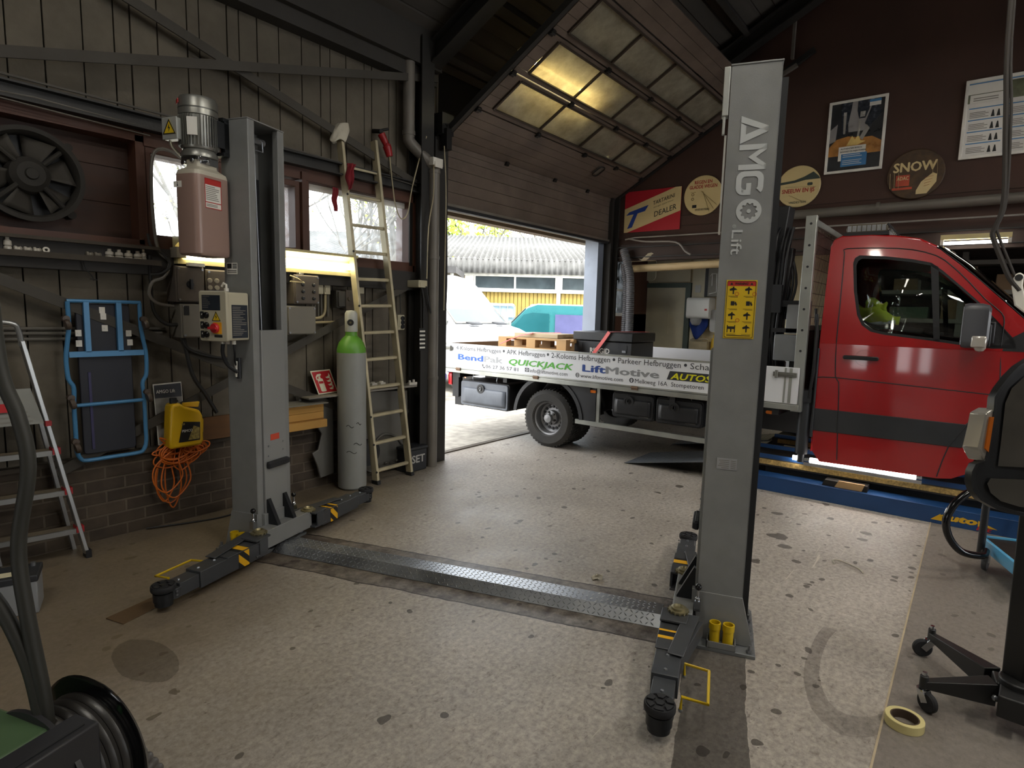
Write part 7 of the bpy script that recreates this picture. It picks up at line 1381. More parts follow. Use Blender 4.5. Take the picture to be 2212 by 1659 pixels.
# ---------------------------------------------------------------- wheeled stand, tape, trolley at the right
ST = thing('wheeled_stand', 'black column stand on castors beside the masking tape roll', 'stand', (2.95, -.25, 0)); bp_ = mat('black_powder_coat', '191919', .45, dirt=.15)
hub = Vector((3.03, -.245, .125))
b = B(); b.beam((3.05, -.265, .12), (2.97, -.245, 1.05), .085, .085, (.6, .8, 0)); b.done('column', bp_, ST, bev=.008)
b = B(); b.beam(hub-Vector((.16, .0, 0)), hub+Vector((.10, -.02, 0)), .10, .09); b.beam(hub+Vector((0, .06, 0)), hub+Vector((.05, -.30, 0)), .10, .085); b.cyl(hub+Vector((-.02, -.02, .03)), hub+Vector((-.02, -.02, .07)), .07, n=20); b.done('hub', bp_, ST, bev=.006)
for q, wd in ((Vector((3.372, .038, .10)), 0), (Vector((2.888, .040, .10)), 1), (Vector((3.36, -.60, .10)), 2), (Vector((2.72, -.58, .10)), 3)):
    st_ = hub+(q-hub)*.22; d_ = (q-st_).normalized(); s_ = Vector((-d_.y, d_.x, 0))
    b = B(); b._add([st_+s_*(a*.035)+Vector((0, 0, c)) for a in (-1, 1) for c in (-.05, .045)]+[q+s_*(a*.016)+Vector((0, 0, c)) for a in (-1, 1) for c in (-.008, .024)], [(0, 1, 3, 2), (4, 6, 7, 5), (0, 4, 5, 1), (2, 3, 7, 6), (1, 5, 7, 3), (0, 2, 6, 4)]); b.cyl(q+Vector((0, 0, -.012)), q+Vector((0, 0, .045)), .016, n=14); lg = b.done('leg', bp_, ST, bev=.003)
    o_ = Vector((-.012, .030, 0)) if wd == 0 else Vector((-.015, -.02, 0)) if wd == 1 else Vector((.02, .02, 0)); ax_ = Vector((-o_.y, o_.x, 0)).normalized()
    b = B(); b.cyl(q+Vector((0, 0, -.018)), q+Vector((0, 0, -.011)), .024, n=18); b.cyl(q+Vector((0, 0, .045)), q+Vector((0, 0, .06)), .009, n=10)
    for k in (-1, 1): b.beam(q+ax_*(k*.017)+Vector((0, 0, -.016)), q+o_+ax_*(k*.017)+Vector((0, 0, -.058)), .004, .03, o_)
    b.done('castor_fork', chrome, lg)
    b = B(); c_ = q+o_; b.lathe([(.0, -.013), (.036, -.013), (.042, -.006), (.042, .006), (.036, .013), (0, .013)], (c_.x, c_.y, .0425), ax_, 28); b.done('castor_wheel', rub, lg)
b = B(); b.sph(hub+Vector((-.10, .055, .0)), .012, 8); b.sph(hub+Vector((-.02, .065, .0)), .014, 8); b.done('bolt', gal, ST)
TP = thing('tape_roll', 'roll of pale yellow masking tape lying on the floor beside the castor', 'tape', (2.715, .085, 0)); b = B(); b.ring((2.715, .085, 0.0), (0, 0, 1), .068, .050, .036, 44); b.done('tape', mat('masking_tape', 'cfc288', .7, var=.08), TP, bev=.002); b = B(); b.ring((2.715, .085, .0005), (0, 0, 1), .0505, .046, .035, 44); b.done('core', mat('cardboard_core', '4a3a2c', .8), TP)
TY = thing('tool_trolley', 'light blue trolley frame on castors with black post and hose loop', 'trolley', (4.9, -.25, 0)); lb_ = mat('light_blue_enamel', '58a4cc', .35, var=.05, dirt=.12)
b = B(); b.beam((4.90, -.15, .175), (4.36, -.345, .175), .02, .075); b.done('front_bar', lb_, TY, bev=.003); b = B(); b.beam((5.72, -.36, .30), (5.3, -.52, .30), .02, .06); b.done('rear_bar', lb_, TY); b = B(); b.beam((4.90, -.15, .19), (5.16, -.86, .19), .02, .05); b.beam((4.42, -.345, .19), (4.68, -1.03, .19), .02, .05); b.done('side_bar', lb_, TY); b = B(); b.tube([(4.76, -.145, .12), (4.76, -.145, .62)], .021, 12); b.done('post', blk, TY)
b = B(); b._add([(4.90, -.16, .20), (4.40, -.345, .20), (4.66, -1.0, .20), (5.16, -.83, .20), (4.90, -.16, .205), (4.40, -.345, .205), (4.66, -1.0, .205), (5.16, -.83, .205)], [(0, 1, 2, 3), (4, 7, 6, 5), (0, 4, 5, 1), (1, 5, 6, 2), (2, 6, 7, 3), (3, 7, 4, 0)]); b.done('deck', mat('dark_plate'), TY)
for x, y in ((4.88, -.18), (4.45, -.37), (5.12, -.82), (4.68, -.98)): b = B(); b.cyl((x, y, .135), (x, y, .11), .02); b.beam((x-.015, y, .115), (x-.02, y, .05), .045, .01, (1, 0, 0)); f_ = b.done('castor', chrome, TY); b = B(); b.lathe([(.01, -.014), (.05, -.014), (.054, -.006), (.054, .006), (.05, .014), (.01, .014)], (x-.02, y, .0545), (.2, 1, 0), 24); b.done('castor_wheel', mat('grey_castor_tyre', '4f5052', .6), f_)
b = B(); b.tube([(4.60, -.135, .585), (4.55, -.06, .575), (4.49, .01, .50), (4.462, .045, .39), (4.475, .02, .28), (4.53, -.05, .19), (4.62, -.15, .165), (4.72, -.17, .17)], .022, 12, sm=5); b.done('coiled_hose', mat('gloss_black'), None, label='thick black hose loop hung on the light blue trolley', cat='hose')
# near van mirror at the right picture edge
VN = thing('parked_van', 'van showing only its black wing mirror with clear and amber indicator', 'van', (1.95, -.35, 0))
mo0 = Vector((1.646, -.029, 1.337)); mr_ = Vector((.6175, -.7862, .0254)); mu_ = Vector((.0793, .0944, .9924)); mf = Vector((.7826, .6107, -.1206)); S_ = .001016
mp_ = lambda d: (lambda u, v: mo0+mr_*((u-2130)*S_+(u-1106)*S_*d/1.3)+mu_*(-(v-960)*S_)+mf*d)
out = [(2300, 765), (2240, 772), (2212, 790), (2190, 812), (2170, 838), (2159, 858), (2156, 895), (2150, 930), (2144, 970), (2138, 995), (2118, 1002), (2110, 1018), (2108, 1042), (2114, 1062), (2129, 1080), (2165, 1100), (2212, 1113), (2300, 1128)]
b = B(); cc = (2215, 960); m_ = len(out); V = []
for d, k in ((0, 1), (.015, 1.0), (.06, .97), (.11, .82), (.14, .5)): V += [mp_(d)(cc[0]+(u-cc[0])*k, cc[1]+(v-cc[1])*k) for u, v in out]
g1_ = [(2290, 800), (2225, 812), (2196, 838), (2182, 870), (2172, 960), (2166, 1008), (2290, 1014)]; g2_ = [(2290, 1040), (2150, 1034), (2143, 1046), (2150, 1066), (2172, 1084), (2212, 1096), (2290, 1108)]
b._add(V, [(i*m_+k, i*m_+(k+1) % m_, (i+1)*m_+(k+1) % m_, (i+1)*m_+k) for i in range(4) for k in range(m_)]+[tuple(range(4*m_, 5*m_))])
holed(b, out, None, mp_(.012)); hsg = b.done('mirror_housing', mat('mirror_black', '1b1c1e', .38, bump=.04, bsc=400), VN)
mg = mat('mirror_silver', 'c6cad0', .03, 1.0, var=.02, rvar=0)
b = B(); b.frame(out, [(cc[0]+(u-cc[0])*.93+1, cc[1]+(v-cc[1])*.95) for u, v in out], mp_(-.004), mf*.02); b.done('mirror_rim', mat('mirror_black'), hsg, bev=.003)
b = B(); b.prism(g1_, mp_(.009), mf*.002); b.done('main_glass', mg, hsg, norm=True); b = B(); b.prism(g2_, mp_(.007), mf*.002); b.done('lower_glass', mg, hsg)
b = B(); b.prism([(2163, 880), (2141, 892), (2135, 925), (2124, 970), (2138, 998), (2146, 985), (2158, 915)], mp_(-.002), mf*.05); ll = b.done('indicator_lens', mat('clear_lens'), hsg, bev=.004); b = B(); b.prism([(2158, 900), (2150, 900), (2139, 968), (2146, 976)], mp_(-.006), mf*.01); b.done('amber_insert', mat('amber_lens'), ll)
b = B(); b.beam(mp_(.08)(2290, 1000), mp_(.10)(2560, 1000), .05, .10); b.beam(mp_(.08)(2290, 860), mp_(.10)(2560, 860), .05, .05); b.done('mirror_arm', mat('mirror_black'), hsg)
dq = mp_(.1)(2570, 960); b = B(); b.beam((dq.x, dq.y, .95), (dq.x-.3, dq.y-1.2, .95), .06, 1.2); b.done('door_panel', mat('van_black', '16171a', .3, coat=.5), VN)
b = B(); b.beam((dq.x+.05, dq.y, .2), (dq.x-.25, dq.y-1.2, .2), .2, .4); b.done('sill', mat('van_black'), VN)
# ---------------------------------------------------------------- foreground at the left: welding machine, reel, hoses
Mw = Matrix.Translation((.36, 1.63, 0)) @ Matrix.Rotation(math.radians(18), 4, 'Z')
WD = thing('welding_machine', 'green machine with black front edge beside the cable reel', 'machine', M=Mw); gr_ = mat('machine_green', '40573a', .5, var=.08, dirt=.2, dcol='2c3a27')
b = B(Mw); b.box(-.62, .0, .10, .0, .60, .60); b.done('body', gr_, WD, bev=.008)
b = B(Mw); b.box(-.62, -.085, .10, .052, -.002, .603); b.done('front_panel', mat('panel_black', '232326', .45, dirt=.2), WD, bev=.006); b = B(Mw); b.box(-.62, -.065, .604, .03, -.06, .606); b.done('panel_groove', mat('dark_channel'), WD); b = B(Mw); b.box(-.40, -.05, .6035, -.14, -.025, .605); b.done('worn_label', mat('worn_brown_label', '5b4636', .7), WD)
b = B(Mw); b.tube([(.06, -.02, .12), (.075, -.02, .5), (.07, -.02, .555), (.045, -.02, .57), (.03, -.02, .565)], .012, 8, sm=3); b.done('green_bracket', mat('bright_green_edge', '3f7a45', .4), WD)
for x in (-.5, -.1):
    for y in (.08, .5): b = B(Mw); b.cyl((x, y-.02, .05), (x, y+.02, .05), .05, n=18); b.box(x-.02, y-.025, .05, x+.02, y+.025, .105); b.done('wheel', rub, WD)
RE = thing('cable_reel', 'black reel flange wound with ribbed cable beside the green machine', 'reel', (.42, 1.72, .3)); axr = Vector((.95, .31, .0)).normalized(); rc = Vector((.415, 1.72, .43))
b = B(); b.lathe([(0, 0), (.19, 0), (.20, .006), (.19, .016), (0, .016)], rc+axr*.045, axr, 48); b.done('flange', mat('gloss_black'), RE); b = B(); b.lathe([(0, 0), (.19, 0), (.19, .012), (0, .012)], rc-axr*.09, axr, 40); b.done('inner_flange', mat('panel_black'), RE); b = B(); b.cyl(rc-axr*.15, rc+axr*.05, .05, n=20); b.beam(rc-axr*.12, Vector((.36, 1.70, .11)), .05, .05); b.done('spindle', blk, RE)
for k in range(5):
    b = B(); b.lathe([(.148+.011*math.cos(q), .014*math.sin(q)) for q in [2*PI*i/10 for i in range(11)]], rc-axr*(.075-.028*k), axr, 44); b.done('cable_turn', mat('ribbed_cable', '2c2a28', .4), RE)
hm = mat('grey_rubber_hose', '25251f', .6, dirt=.25); kf = 1.42/1.3
def hp(x, y, z, k=kf): return (x*k, y*k, 1.6+(z-1.6)*k)
b = B(); b.tube([hp(.325, 1.72, 1.72), hp(.326, 1.682, 1.455), hp(.342, 1.639, 1.345), hp(.347, 1.611, 1.234), hp(.32, 1.612, 1.062), hp(.32, 1.582, .911), hp(.329, 1.545, .741), hp(.332, 1.54, .62)], .0165, 12, sm=6); b.tube([hp(.325, 1.72, 1.72), hp(.30, 1.75, 1.9), hp(.2, 1.8, 1.95), hp(.05, 1.75, 1.8), hp(.08, 1.7, 1.3)], .0165, 12, sm=6); b.done('rubber_hose', hm, None, label='long grey rubber hose curving down past the step ladder', cat='hose')
b = B(); b.tube([hp(.24, 1.70, 1.02), hp(.284, 1.632, .93), hp(.312, 1.572, .81), hp(.322, 1.545, .70), hp(.330, 1.54, .62)], .0165, 12, sm=6); b.tube([hp(.24, 1.70, 1.02), hp(.15, 1.75, 1.15), hp(.08, 1.7, 1.3)], .0165, 10, sm=4); b.done('rubber_hose', hm, None, label='shorter grey rubber hose entering the cable reel left of the long one', cat='hose')
ribbed_hose('ribbed_hose', [(.50, 1.70, .40), (.545, 1.72, .36), (.58, 1.68, .30), (.60, 1.60, .22), (.60, 1.48, .12), (.58, 1.3, .05)], .035, mat('ribbed_grey_hose', '4b4744', .45, dirt=.2), 'thick ribbed grey hose leaving the reel to the floor', .02)
# metal strip on the floor
b = B(); b._add([(.985, 3.345, z) for z in (0.001, .006)]+[(1.02, 3.22, z) for z in (0.001, .006)]+[(1.30, 3.31, z) for z in (0.001, .006)]+[(1.27, 3.42, z) for z in (0.001, .006)], [(0, 1, 3, 2), (2, 3, 5, 4), (4, 5, 7, 6), (6, 7, 1, 0), (1, 7, 5, 3), (0, 2, 4, 6)]); b.done('floor_hatch', mat('rusty_hatch', '5a452c', .8, dirt=.4), None, label='narrow rusty plate set in the floor beside the lift pad nearest the step ladder', cat='floor plate')
b = B(); b.grid(lambda u, v: (3.02+.07*u+.01*math.sin(8*v), 1.66+.05*v+.01*math.sin(9*u), .004+.022*math.sin(PI*u)*math.sin(PI*v)+.006*math.sin(11*u+5*v)), 8, 8); b.done('paper_scrap', mat('white_rag'), None, label='crumpled white scrap on the floor behind the cover plate', cat='litter', solid=.002)
b = B(); b.tube([(4.28, .60, .006), (4.34, .62, .008), (4.36, .57, .006), (4.30, .47, .007), (4.24, .43, .006)], .004, 6, sm=4); b.done('string_scrap', mat('white_rag'), None, label='short white string lying on the floor right of the lettered post', cat='litter')
b = B(); b.tube([(1.6, 4.50, .014), (1.9, 4.40, .008), (2.1, 4.36, .008), (2.35, 4.40, .008)], .006, 6, sm=4); b.done('floor_cable', mat('black_cable'), None, label='thin cable lying on the floor along the brick ledge', cat='cable')
# ---------------------------------------------------------------- yard outside
fr = Vector((.6177, -.7864, 0)); fn = Vector((.7864, .6177, 0)); GZ = -.02
def yd(lat, dep, z=0.0): q = fr*lat+fn*dep; return Vector((q.x, q.y, z))
BD = thing('workshop_building', 'long yellow plank workshop with grey corrugated roof across the yard', 'building', yd(0, 22)); L0, L1 = -14, 16
pk = mat('yellow_planks', '95803f', .7, var=.15, stretch=(1, 1, .2)); cr_ = mat('grey_corrugated', '626260', .8, var=.25, sc=3, dirt=.3, dcol='444541'); wf = mat('white_frame')
b = B(); x = L0
while x < L1: b._add([yd(x+a, 22+d, z) for z in (GZ, 2.36) for a, d in ((0, 0), (.12, 0), (.12, .1), (0, .1))], [(0, 1, 5, 4), (1, 2, 6, 5), (2, 3, 7, 6), (3, 0, 4, 7), (4, 5, 6, 7)]); x += .145
b._add([yd(a, d, z) for z in (GZ, 3.0) for a, d in ((L0, 22.06), (L1, 22.06), (L1, 30), (L0, 30))], [(0, 1, 5, 4), (1, 2, 6, 5), (2, 3, 7, 6), (3, 0, 4, 7)]); b.done('plank_wall', pk, BD)
def corr(b, p0, p1, up, n_, amp, nrm):
    p0, p1, up = Vector(p0), Vector(p1), Vector(up); N = n_*6; V = []
    for i in range(N+1): q = p0.lerp(p1, i/N)+Vector(nrm)*(amp*math.cos(2*PI*i/6)); V += [q, q+up]
    b._add(V, [(2*i, 2*i+2, 2*i+3, 2*i+1) for i in range(N)])
b = B(); corr(b, yd(L0, 21.75, 2.98), yd(L1, 21.75, 2.98), yd(0, .25, .55), 150, .05, -fn); b.done('fascia', cr_, BD, solid=.01)
b = B(); corr(b, yd(L0, 22.0, 3.53), yd(L1, 22.0, 3.53), yd(0, 9, 1.9), 150, .05, (0, 0, 1)); b.done('roof', cr_, BD, solid=.01)
b = B(); b._add([yd(a, d, z) for z in (2.32, 2.42) for a, d in ((L0, 21.9), (L1, 21.9), (L1, 22.05), (L0, 22.05))], [(0, 1, 5, 4), (4, 5, 6, 7), (0, 3, 2, 1)]); b._add([yd(a, d, z) for z in (2.90, 2.99) for a, d in ((L0, 21.9), (L1, 21.9), (L1, 22.05), (L0, 22.05))], [(0, 1, 5, 4), (4, 5, 6, 7), (0, 3, 2, 1)]); b.done('window_rail', wf, BD)
for x0, x1 in ((-1.36, .05), (.12, 1.56), (1.82, 3.3), (-9, -7.6)):
    b = B(); P = [(x0-.05, 2.40), (x1+.05, 2.40), (x1+.05, 2.92), (x0-.05, 2.92)]; Q = [(x0, 2.45), (x1, 2.45), (x1, 2.88), (x0, 2.88)]; b.frame(P, Q, lambda u, v: yd(u, 21.92, v), fn*.1); f_ = b.done('window', wf, BD); b = B(); b.prism(Q, lambda u, v: yd(u, 21.98, v), fn*.01); b.done('pane', mat('dark_glazing', '3a4347', .12, var=.3, sc=1.5), f_)
b = B(); b._add([yd(a, d, z) for z in (GZ, 2.95) for a, d in ((1.62, 21.93), (1.76, 21.93), (1.76, 22.1), (1.62, 22.1))], [(0, 1, 5, 4), (1, 2, 6, 5), (3, 0, 4, 7)]); b._add([yd(a, d, z) for z in (2.3, 2.95) for a, d in ((-1.75, 21.93), (-1.42, 21.93), (-1.42, 22.1), (-1.75, 22.1))], [(0, 1, 5, 4), (1, 2, 6, 5), (3, 0, 4, 7)]); b.done('post', wf, BD)
b = B(); b._add([yd(a, d, z) for z in (2.75, 2.95) for a, d in ((-8, 18.5), (-1.75, 18.5), (-1.75, 21.7), (-8, 21.7))], [(0, 1, 5, 4), (1, 2, 6, 5), (2, 3, 7, 6), (3, 0, 4, 7), (4, 5, 6, 7), (0, 3, 2, 1)]); b.done('canopy', mat('dark_canopy', '4b4a4a', .7), BD); b = B()
for x in (-7.5, -1.9): b.cyl(yd(x, 18.7, GZ), yd(x, 18.7, 2.75), .06, n=10)
b.done('canopy_post', wf, BD)
# vans
def van(name, label, cat, c0, hd, prof, wd, paint, side_wins, ws, wheels, hoodvents=False, wtop=.12):
    """body lofted across its width; local x = heading, y = left"""
    M = Matrix.Translation(c0) @ Matrix.Rotation(math.atan2(hd.y, hd.x), 4, 'Z'); t = thing(name, label, cat, M=M)
    def ins(z, e): return e*(wd/2-(wtop*max(0, z-1.15)**1.3))
    b = B(M); n = len(prof); V = []
    for e in (-1, -.86, .86, 1):
        for x, z in prof: V.append((x*(1 if abs(e) == 1 else 1.008), ins(z, e if abs(e) == 1 else e*1.02), z+(0 if abs(e) == 1 else .03)))
    b._add(V, [(i*n+k, i*n+(k+1) % n, (i+1)*n+(k+1) % n, (i+1)*n+k) for i in range(3) for k in range(n)]+[tuple(range(n))[::-1], tuple(range(3*n, 4*n))]); b.done('body', paint, t)
    gl = mat('van_glass', '3a4a50', .25, var=.2, sc=2)
    for e in (-1, 1):
        for nm, W_, m_ in side_wins: b = B(M); b.prism(W_, lambda u, v: (u, ins(v, e)+e*.012, v), (0, -e*.006, 0)); b.done(nm, m_, t)
    (xa, za), (xb, zb) = ws; ya, yb_ = ins(za, .90), ins(zb, .86); nrm = Vector((zb-za, 0, -(xb-xa))).normalized()
    if nrm.x < 0: nrm = -nrm
    def wsf(k): return [Vector((xa, -ya*k, za))+nrm*.035, Vector((xa, ya*k, za))+nrm*.035, Vector((xb, yb_*k, zb))+nrm*.035, Vector((xb, -yb_*k, zb))+nrm*.035]
    b = B(M); q = wsf(1); b._add(q+[p-nrm*.01 for p in q], [(0, 1, 2, 3), (4, 7, 6, 5), (0, 4, 5, 1), (1, 5, 6, 2), (2, 6, 7, 3), (3, 7, 4, 0)]); b.done('windscreen', gl, t)
    b = B(M); q1, q2 = wsf(1.03), wsf(.985)
    for i in range(4): b.beam(q1[i]+nrm*.006, q1[(i+1) % 4]+nrm*.006, .035, .012, nrm)
    b.done('windscreen_seal', mat('grey_print'), t)
    if hoodvents:
        b = B(M); hx, hz_ = xa, za
        for y in (-.45, .45): b._add([(hx+.10, y-.22, hz_+.035), (hx+.10, y+.22, hz_+.035), (hx+.22, y+.18, hz_-.003), (hx+.22, y-.18, hz_-.003)], [(0, 1, 2, 3)])
        b.done('bonnet_vent', mat('matt_black_box'), t, solid=.02)
    for e in (-1, 1): b = B(M); b.cbox((xa-.15, e*(wd/2+.12), za+.12), (.10, .18, .28)); b.beam((xa-.12, e*(wd/2-.05), za+.05), (xa-.15, e*(wd/2+.08), za+.08), .04, .05); b.done('wing_mirror', mat('pale_grey_cast'), t, bev=.03)
    for x in wheels:
        for e in (-1, 1): b = B(M); b.lathe([(.19, -.1), (.30, -.1), (.34, -.07), (.34, .07), (.30, .1), (.19, .1)], (x, e*(wd/2-.10), .34), (0, 1, 0), 28); w_ = b.done('wheel', tyre, t); b = B(M); b.lathe([(0, -.06), (.19, -.1), (.19, .1), (0, .06)], (x, e*(wd/2-.10), .34), (0, 1, 0), 20); b.done('hub_cap', mat('pale_grey_cast'), w_)
    return t
wv = mat('white_van_paint', 'b9bcc0', .25, var=.02, coat=.4); tv = mat('teal_paint', '2f6f74', .3, var=.05, coat=.4); tg = mat('teal_dark_glass', '22565c', .1, var=.25, sc=1.2); pgz = mat('curtained_glass', '54567a', .2, var=.25, sc=2)
hw = (fr*.84-fn*.54).normalized(); lw_ = Vector((-hw.y, hw.x, 0))
cw = yd(-.60, 12.35)
van('delivery_van', 'tall white delivery van parked nose towards the doorway', 'van', cw-hw*1.55, hw, [(1.55+.0, 1.30), (1.9, 1.22), (2.3, 1.05), (2.5, .85), (2.55, .35), (-3.4, .35), (-3.45, 1.2), (-3.4, 2.2), (-3.2, 2.34), (0.2, 2.36), (.55, 2.28), (.78, 2.10)], 1.95, wv, (('side_window', [(.98, 1.30), (.30, 1.25), (.15, 1.85), (.30, 1.92), (.55, 1.88)], mat('dark_glazing')),), ((1.52, 1.34), (.82, 2.02)), (1.75, -2.0), True, .06)
ct = yd(.30, 14.6); ht = (-fr*.995+fn*.08).normalized()
van('panel_van', 'teal van with curtained side window parked behind the black tool chest', 'van', ct+fr*.55, ht, [(1.0, 1.10), (1.55, .98), (1.75, .80), (1.80, .30), (-2.7, .30), (-2.75, 1.0), (-2.68, 1.62), (-2.5, 1.76), (.2, 1.78), (.42, 1.70)], 1.84, tv, (('side_window', [(.86, 1.12), (-.08, 1.10), (-.08, 1.58), (.30, 1.60), (.50, 1.55)], tg), ('rear_side_window', [(-.22, 1.08), (-1.22, 1.08), (-1.26, 1.56), (-.22, 1.57)], pgz), ('rear_side_window', [(-1.42, 1.08), (-2.4, 1.08), (-2.4, 1.55), (-1.42, 1.56)], pgz)), ((.98, 1.12), (.46, 1.66)), (1.05, -1.75))
# intermediate bulk containers
def ibc(lat, label):
    t = thing('bulk_container', label, 'container', yd(lat, 17.6), M=Matrix.Translation(yd(lat, 17.6, GZ)) @ Matrix.Rotation(math.atan2(fr.y, fr.x), 4, 'Z')); M = WM[t.name]
    b = B(M); b.rbox(-.52, -.5, .18, .52, .5, 1.86, .08); b.done('tank', mat('white_blue_tank', '98b2c0', .4, var=.1), t, bev=.05); b = B(M)
    for k in range(6): x = -.54+1.08*k/5; b.box(x-.012, -.54, .15, x+.012, -.515, 1.80)
    for k in range(6): z = .2+1.6*k/5; b.box(-.55, -.545, z-.012, .55, -.52, z+.012); b.box(-.55, -.545, z-.012, -.53, .5, z+.012); b.box(.53, -.545, z-.012, .55, .5, z+.012)
    b.done('cage', mat('pale_grey_cast'), t); b = B(M); b.box(-.55, -.52, 0, .55, .52, .14); b.done('pallet', mat('pallet_wood'), t)
    return t
for la, n_ in ((-.45, 'white caged bulk container beside the white van across the yard'), (1.05, 'left of three caged bulk containers behind the teal van'), (2.17, 'middle of three caged bulk containers behind the teal van'), (3.29, 'right of three caged bulk containers behind the teal van')): ibc(la, n_)
CN = yd(-1.45, 12.4, GZ); b = B(); b.lathe([(.06, 0), (.06, .16), (.03, .20), (.03, .24), (0, .24)], CN, (0, 0, 1), 14); b.done('spray_can', wv, None, label='white canister on the yard paving beside the delivery van wheel', cat='canister')
# person crouching behind the tail of the truck
PS = thing('person', 'person in purple top crouching with bowed head behind the truck tail', 'person', yd(-1.5, 10.6, GZ)); po = yd(-1.24, 10.6, GZ); q = lambda a, d, z: po+fr*a+fn*d+Vector((0, 0, z))
def skin(name, pts, edges, m_, par):
    me = bpy.data.meshes.new(name); me.from_pydata([tuple(p[0]-Vector(WM[par.name].translation)) for p in pts], edges, []); o = bpy.data.objects.new(name, me); COL.objects.link(o); o.parent = par; WM[o.name] = WM[par.name]
    s_ = o.modifiers.new('skin', 'SKIN'); s_.use_smooth_shade = True
    for v, p in zip(me.skin_vertices[0].data, pts): v.radius = (p[1], p[1])
    me.skin_vertices[0].data[0].use_root = True; u_ = o.modifiers.new('sub', 'SUBSURF'); u_.levels = 1; u_.render_levels = 2; me.materials.append(m_); return o
skn = mat('skin', 'c08a6c', .5, var=.05)
skin('body', [(q(-.30, 0, .42), .13), (q(-.20, 0, .62), .14), (q(-.05, 0, .82), .14), (q(.05, 0, .92), .07), (q(.11, 0, .97), .055), (q(-.02, -.19, .82), .06), (q(.08, -.26, .62), .045), (q(.26, -.20, .52), .035), (q(.33, -.17, .49), .03), (q(-.02, .19, .82), .06), (q(.08, .26, .62), .045), (q(.26, .20, .52), .035), (q(.33, .17, .49), .03), (q(-.26, -.12, .40), .10), (q(.06, -.18, .46), .075), (q(-.12, -.16, .12), .055), (q(.02, -.16, .05), .045), (q(-.26, .12, .40), .10), (q(.06, .18, .46), .075), (q(-.12, .16, .12), .055), (q(.02, .16, .05), .045)], [(0, 1), (1, 2), (2, 3), (3, 4), (2, 5), (5, 6), (6, 7), (7, 8), (2, 9), (9, 10), (10, 11), (11, 12), (0, 13), (13, 14), (14, 15), (15, 16), (0, 17), (17, 18), (18, 19), (19, 20)], mat('purple_cloth', '5c548c', .85), PS)
b = B(); b.sph(q(.155, 0, 1.0), .10, 18, (1.12, .82, 1.0)); b.sph(q(.25, 0, .955), .022, 8); b.sph(q(.235, 0, .91), .05, 10, (1, .9, .7))
for e in (-1, 1): b.sph(q(.14, e*.085, .985), .025, 8, (.6, .4, 1)); b.sph(q(.24, e*.033, .985), .012, 8)
b.done('head', skn, PS, sub=1)
b = B(); hd_ = q(.37, 0, .48)
for e in (-1, 1):
    b.sph(q(.37, e*.165, .475), .036, 10, (1.2, .6, 1))
    for k in range(4): b.tube([q(.39, e*.165+(k-1.5)*.016, .475), q(.43, e*.165+(k-1.5)*.018, .465), q(.45, e*.165+(k-1.5)*.018, .44)], .008, 6)
    b.tube([q(.37, e*.125, .48), q(.40, e*.115, .47)], .009, 6)
b.done('hand', skn, PS)
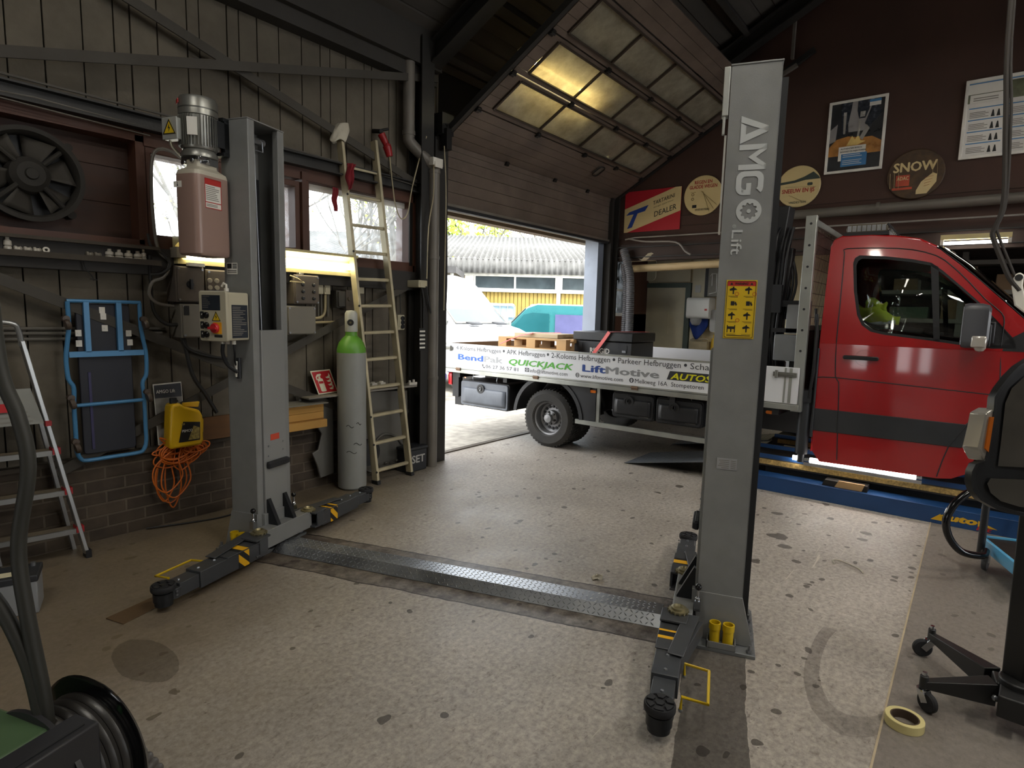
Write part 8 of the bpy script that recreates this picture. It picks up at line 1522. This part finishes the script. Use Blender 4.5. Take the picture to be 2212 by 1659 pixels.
# trees
bark = mat('pale_bark', '6e6a62', .9); lf_ = mat('spring_leaf', '9db53a', .7, var=.3, sc=1.5)
def tree(base, h, seed, label, leaf=0, lm=None, spread=.5):
    R = random.Random(seed); t = thing('leafy_tree' if leaf else 'bare_tree', label, 'tree', base); b = B(); tips = []
    def br(p, d, L, r, lev):
        P = [p]; n = 3
        for i in range(n): d = (d+Vector((R.uniform(-.2, .2), R.uniform(-.2, .2), R.uniform(-.05, .14)))).normalized(); P.append(P[-1]+d*L/n)
        b.tube(P, [r, r*.85, r*.7, r*.6], 5 if lev else 8, caps=False)
        if lev >= (4 if leaf else 5): tips.append(P[-1]); return
        if lev >= 2: tips.append(P[2])
        for k in range(R.randint(2, 3) if lev else 5):
            a = R.uniform(0, 2*PI); nd = (d+Vector((math.cos(a), math.sin(a), R.uniform(-.1, .5)))*R.uniform(spread*.7, spread*1.5)).normalized(); br(P[R.randint(2, 3) if lev else R.randint(1, 3)], nd, L*R.uniform(.55, .8), r*.55, lev+1)
    br(Vector(base), Vector((0, 0, 1)), h*.42, h*(.020 if leaf else .014), 0); b.done('trunk', bark, t, norm=False)
    b = B()
    for p in tips:
        for k in range(leaf if leaf else 2):
            s_ = R.uniform(.10, .22) if leaf else R.uniform(.03, .05); c = p+Vector((R.gauss(0, .4), R.gauss(0, .4), R.gauss(0, .35)))*(1 if leaf else .4); u = Vector((R.uniform(-1, 1), R.uniform(-1, 1), R.uniform(-1, 1))).normalized(); v = u.orthogonal().normalized(); b._add([c-u*s_, c+v*s_*.6, c+u*s_, c-v*s_*.6], [(0, 1, 2, 3)])
    b.done('foliage', lm or lf_, t, kind='stuff', ang=0, norm=False)
bud = mat('pale_bud', '8c8a5a', .8)
tree(yd(-4.0, 34, GZ), 9.5, 3, 'bright yellow green tree behind the corrugated roof', 14, spread=.7); tree(yd(-1.2, 35, GZ), 8.0, 8, 'pale green tree right of the bright one behind the roof', 7, spread=.6); tree(yd(1.5, 37, GZ), 8.5, 12, 'bare tree behind the corrugated roof, right of the green trees', 0)
for i, (x, y, n_) in enumerate(((5.6, 12.2, 'bare tree seen through the window behind the pink oil tank'), (8.0, 13.6, 'bare tree seen through the middle window right of the lift post'), (9.3, 12.6, 'tall bare tree seen through the window behind the leaning ladder'), (11.6, 13.2, 'bare tree seen through the right end of the window by the steel column'), (6.9, 16.0, 'more distant bare tree between the two windows'))): tree((x, y, GZ), 7.5+.4*i, 20+i, n_, 0, bud, .55)
HS = thing('white_house', 'pale house with low roof seen through the leftmost window', 'house', (4.9, 17.5, GZ)); b = B(); b.box(3.4, 16.5, GZ, 6.2, 20, 3.0); b.done('wall', wv, HS); b = B(); b.prism([(3.2, 3.0), (6.4, 3.0), (6.3, 3.7), (3.6, 3.7)], FY(16.3), (0, 4, 0)); b.done('roof', cr_, HS)
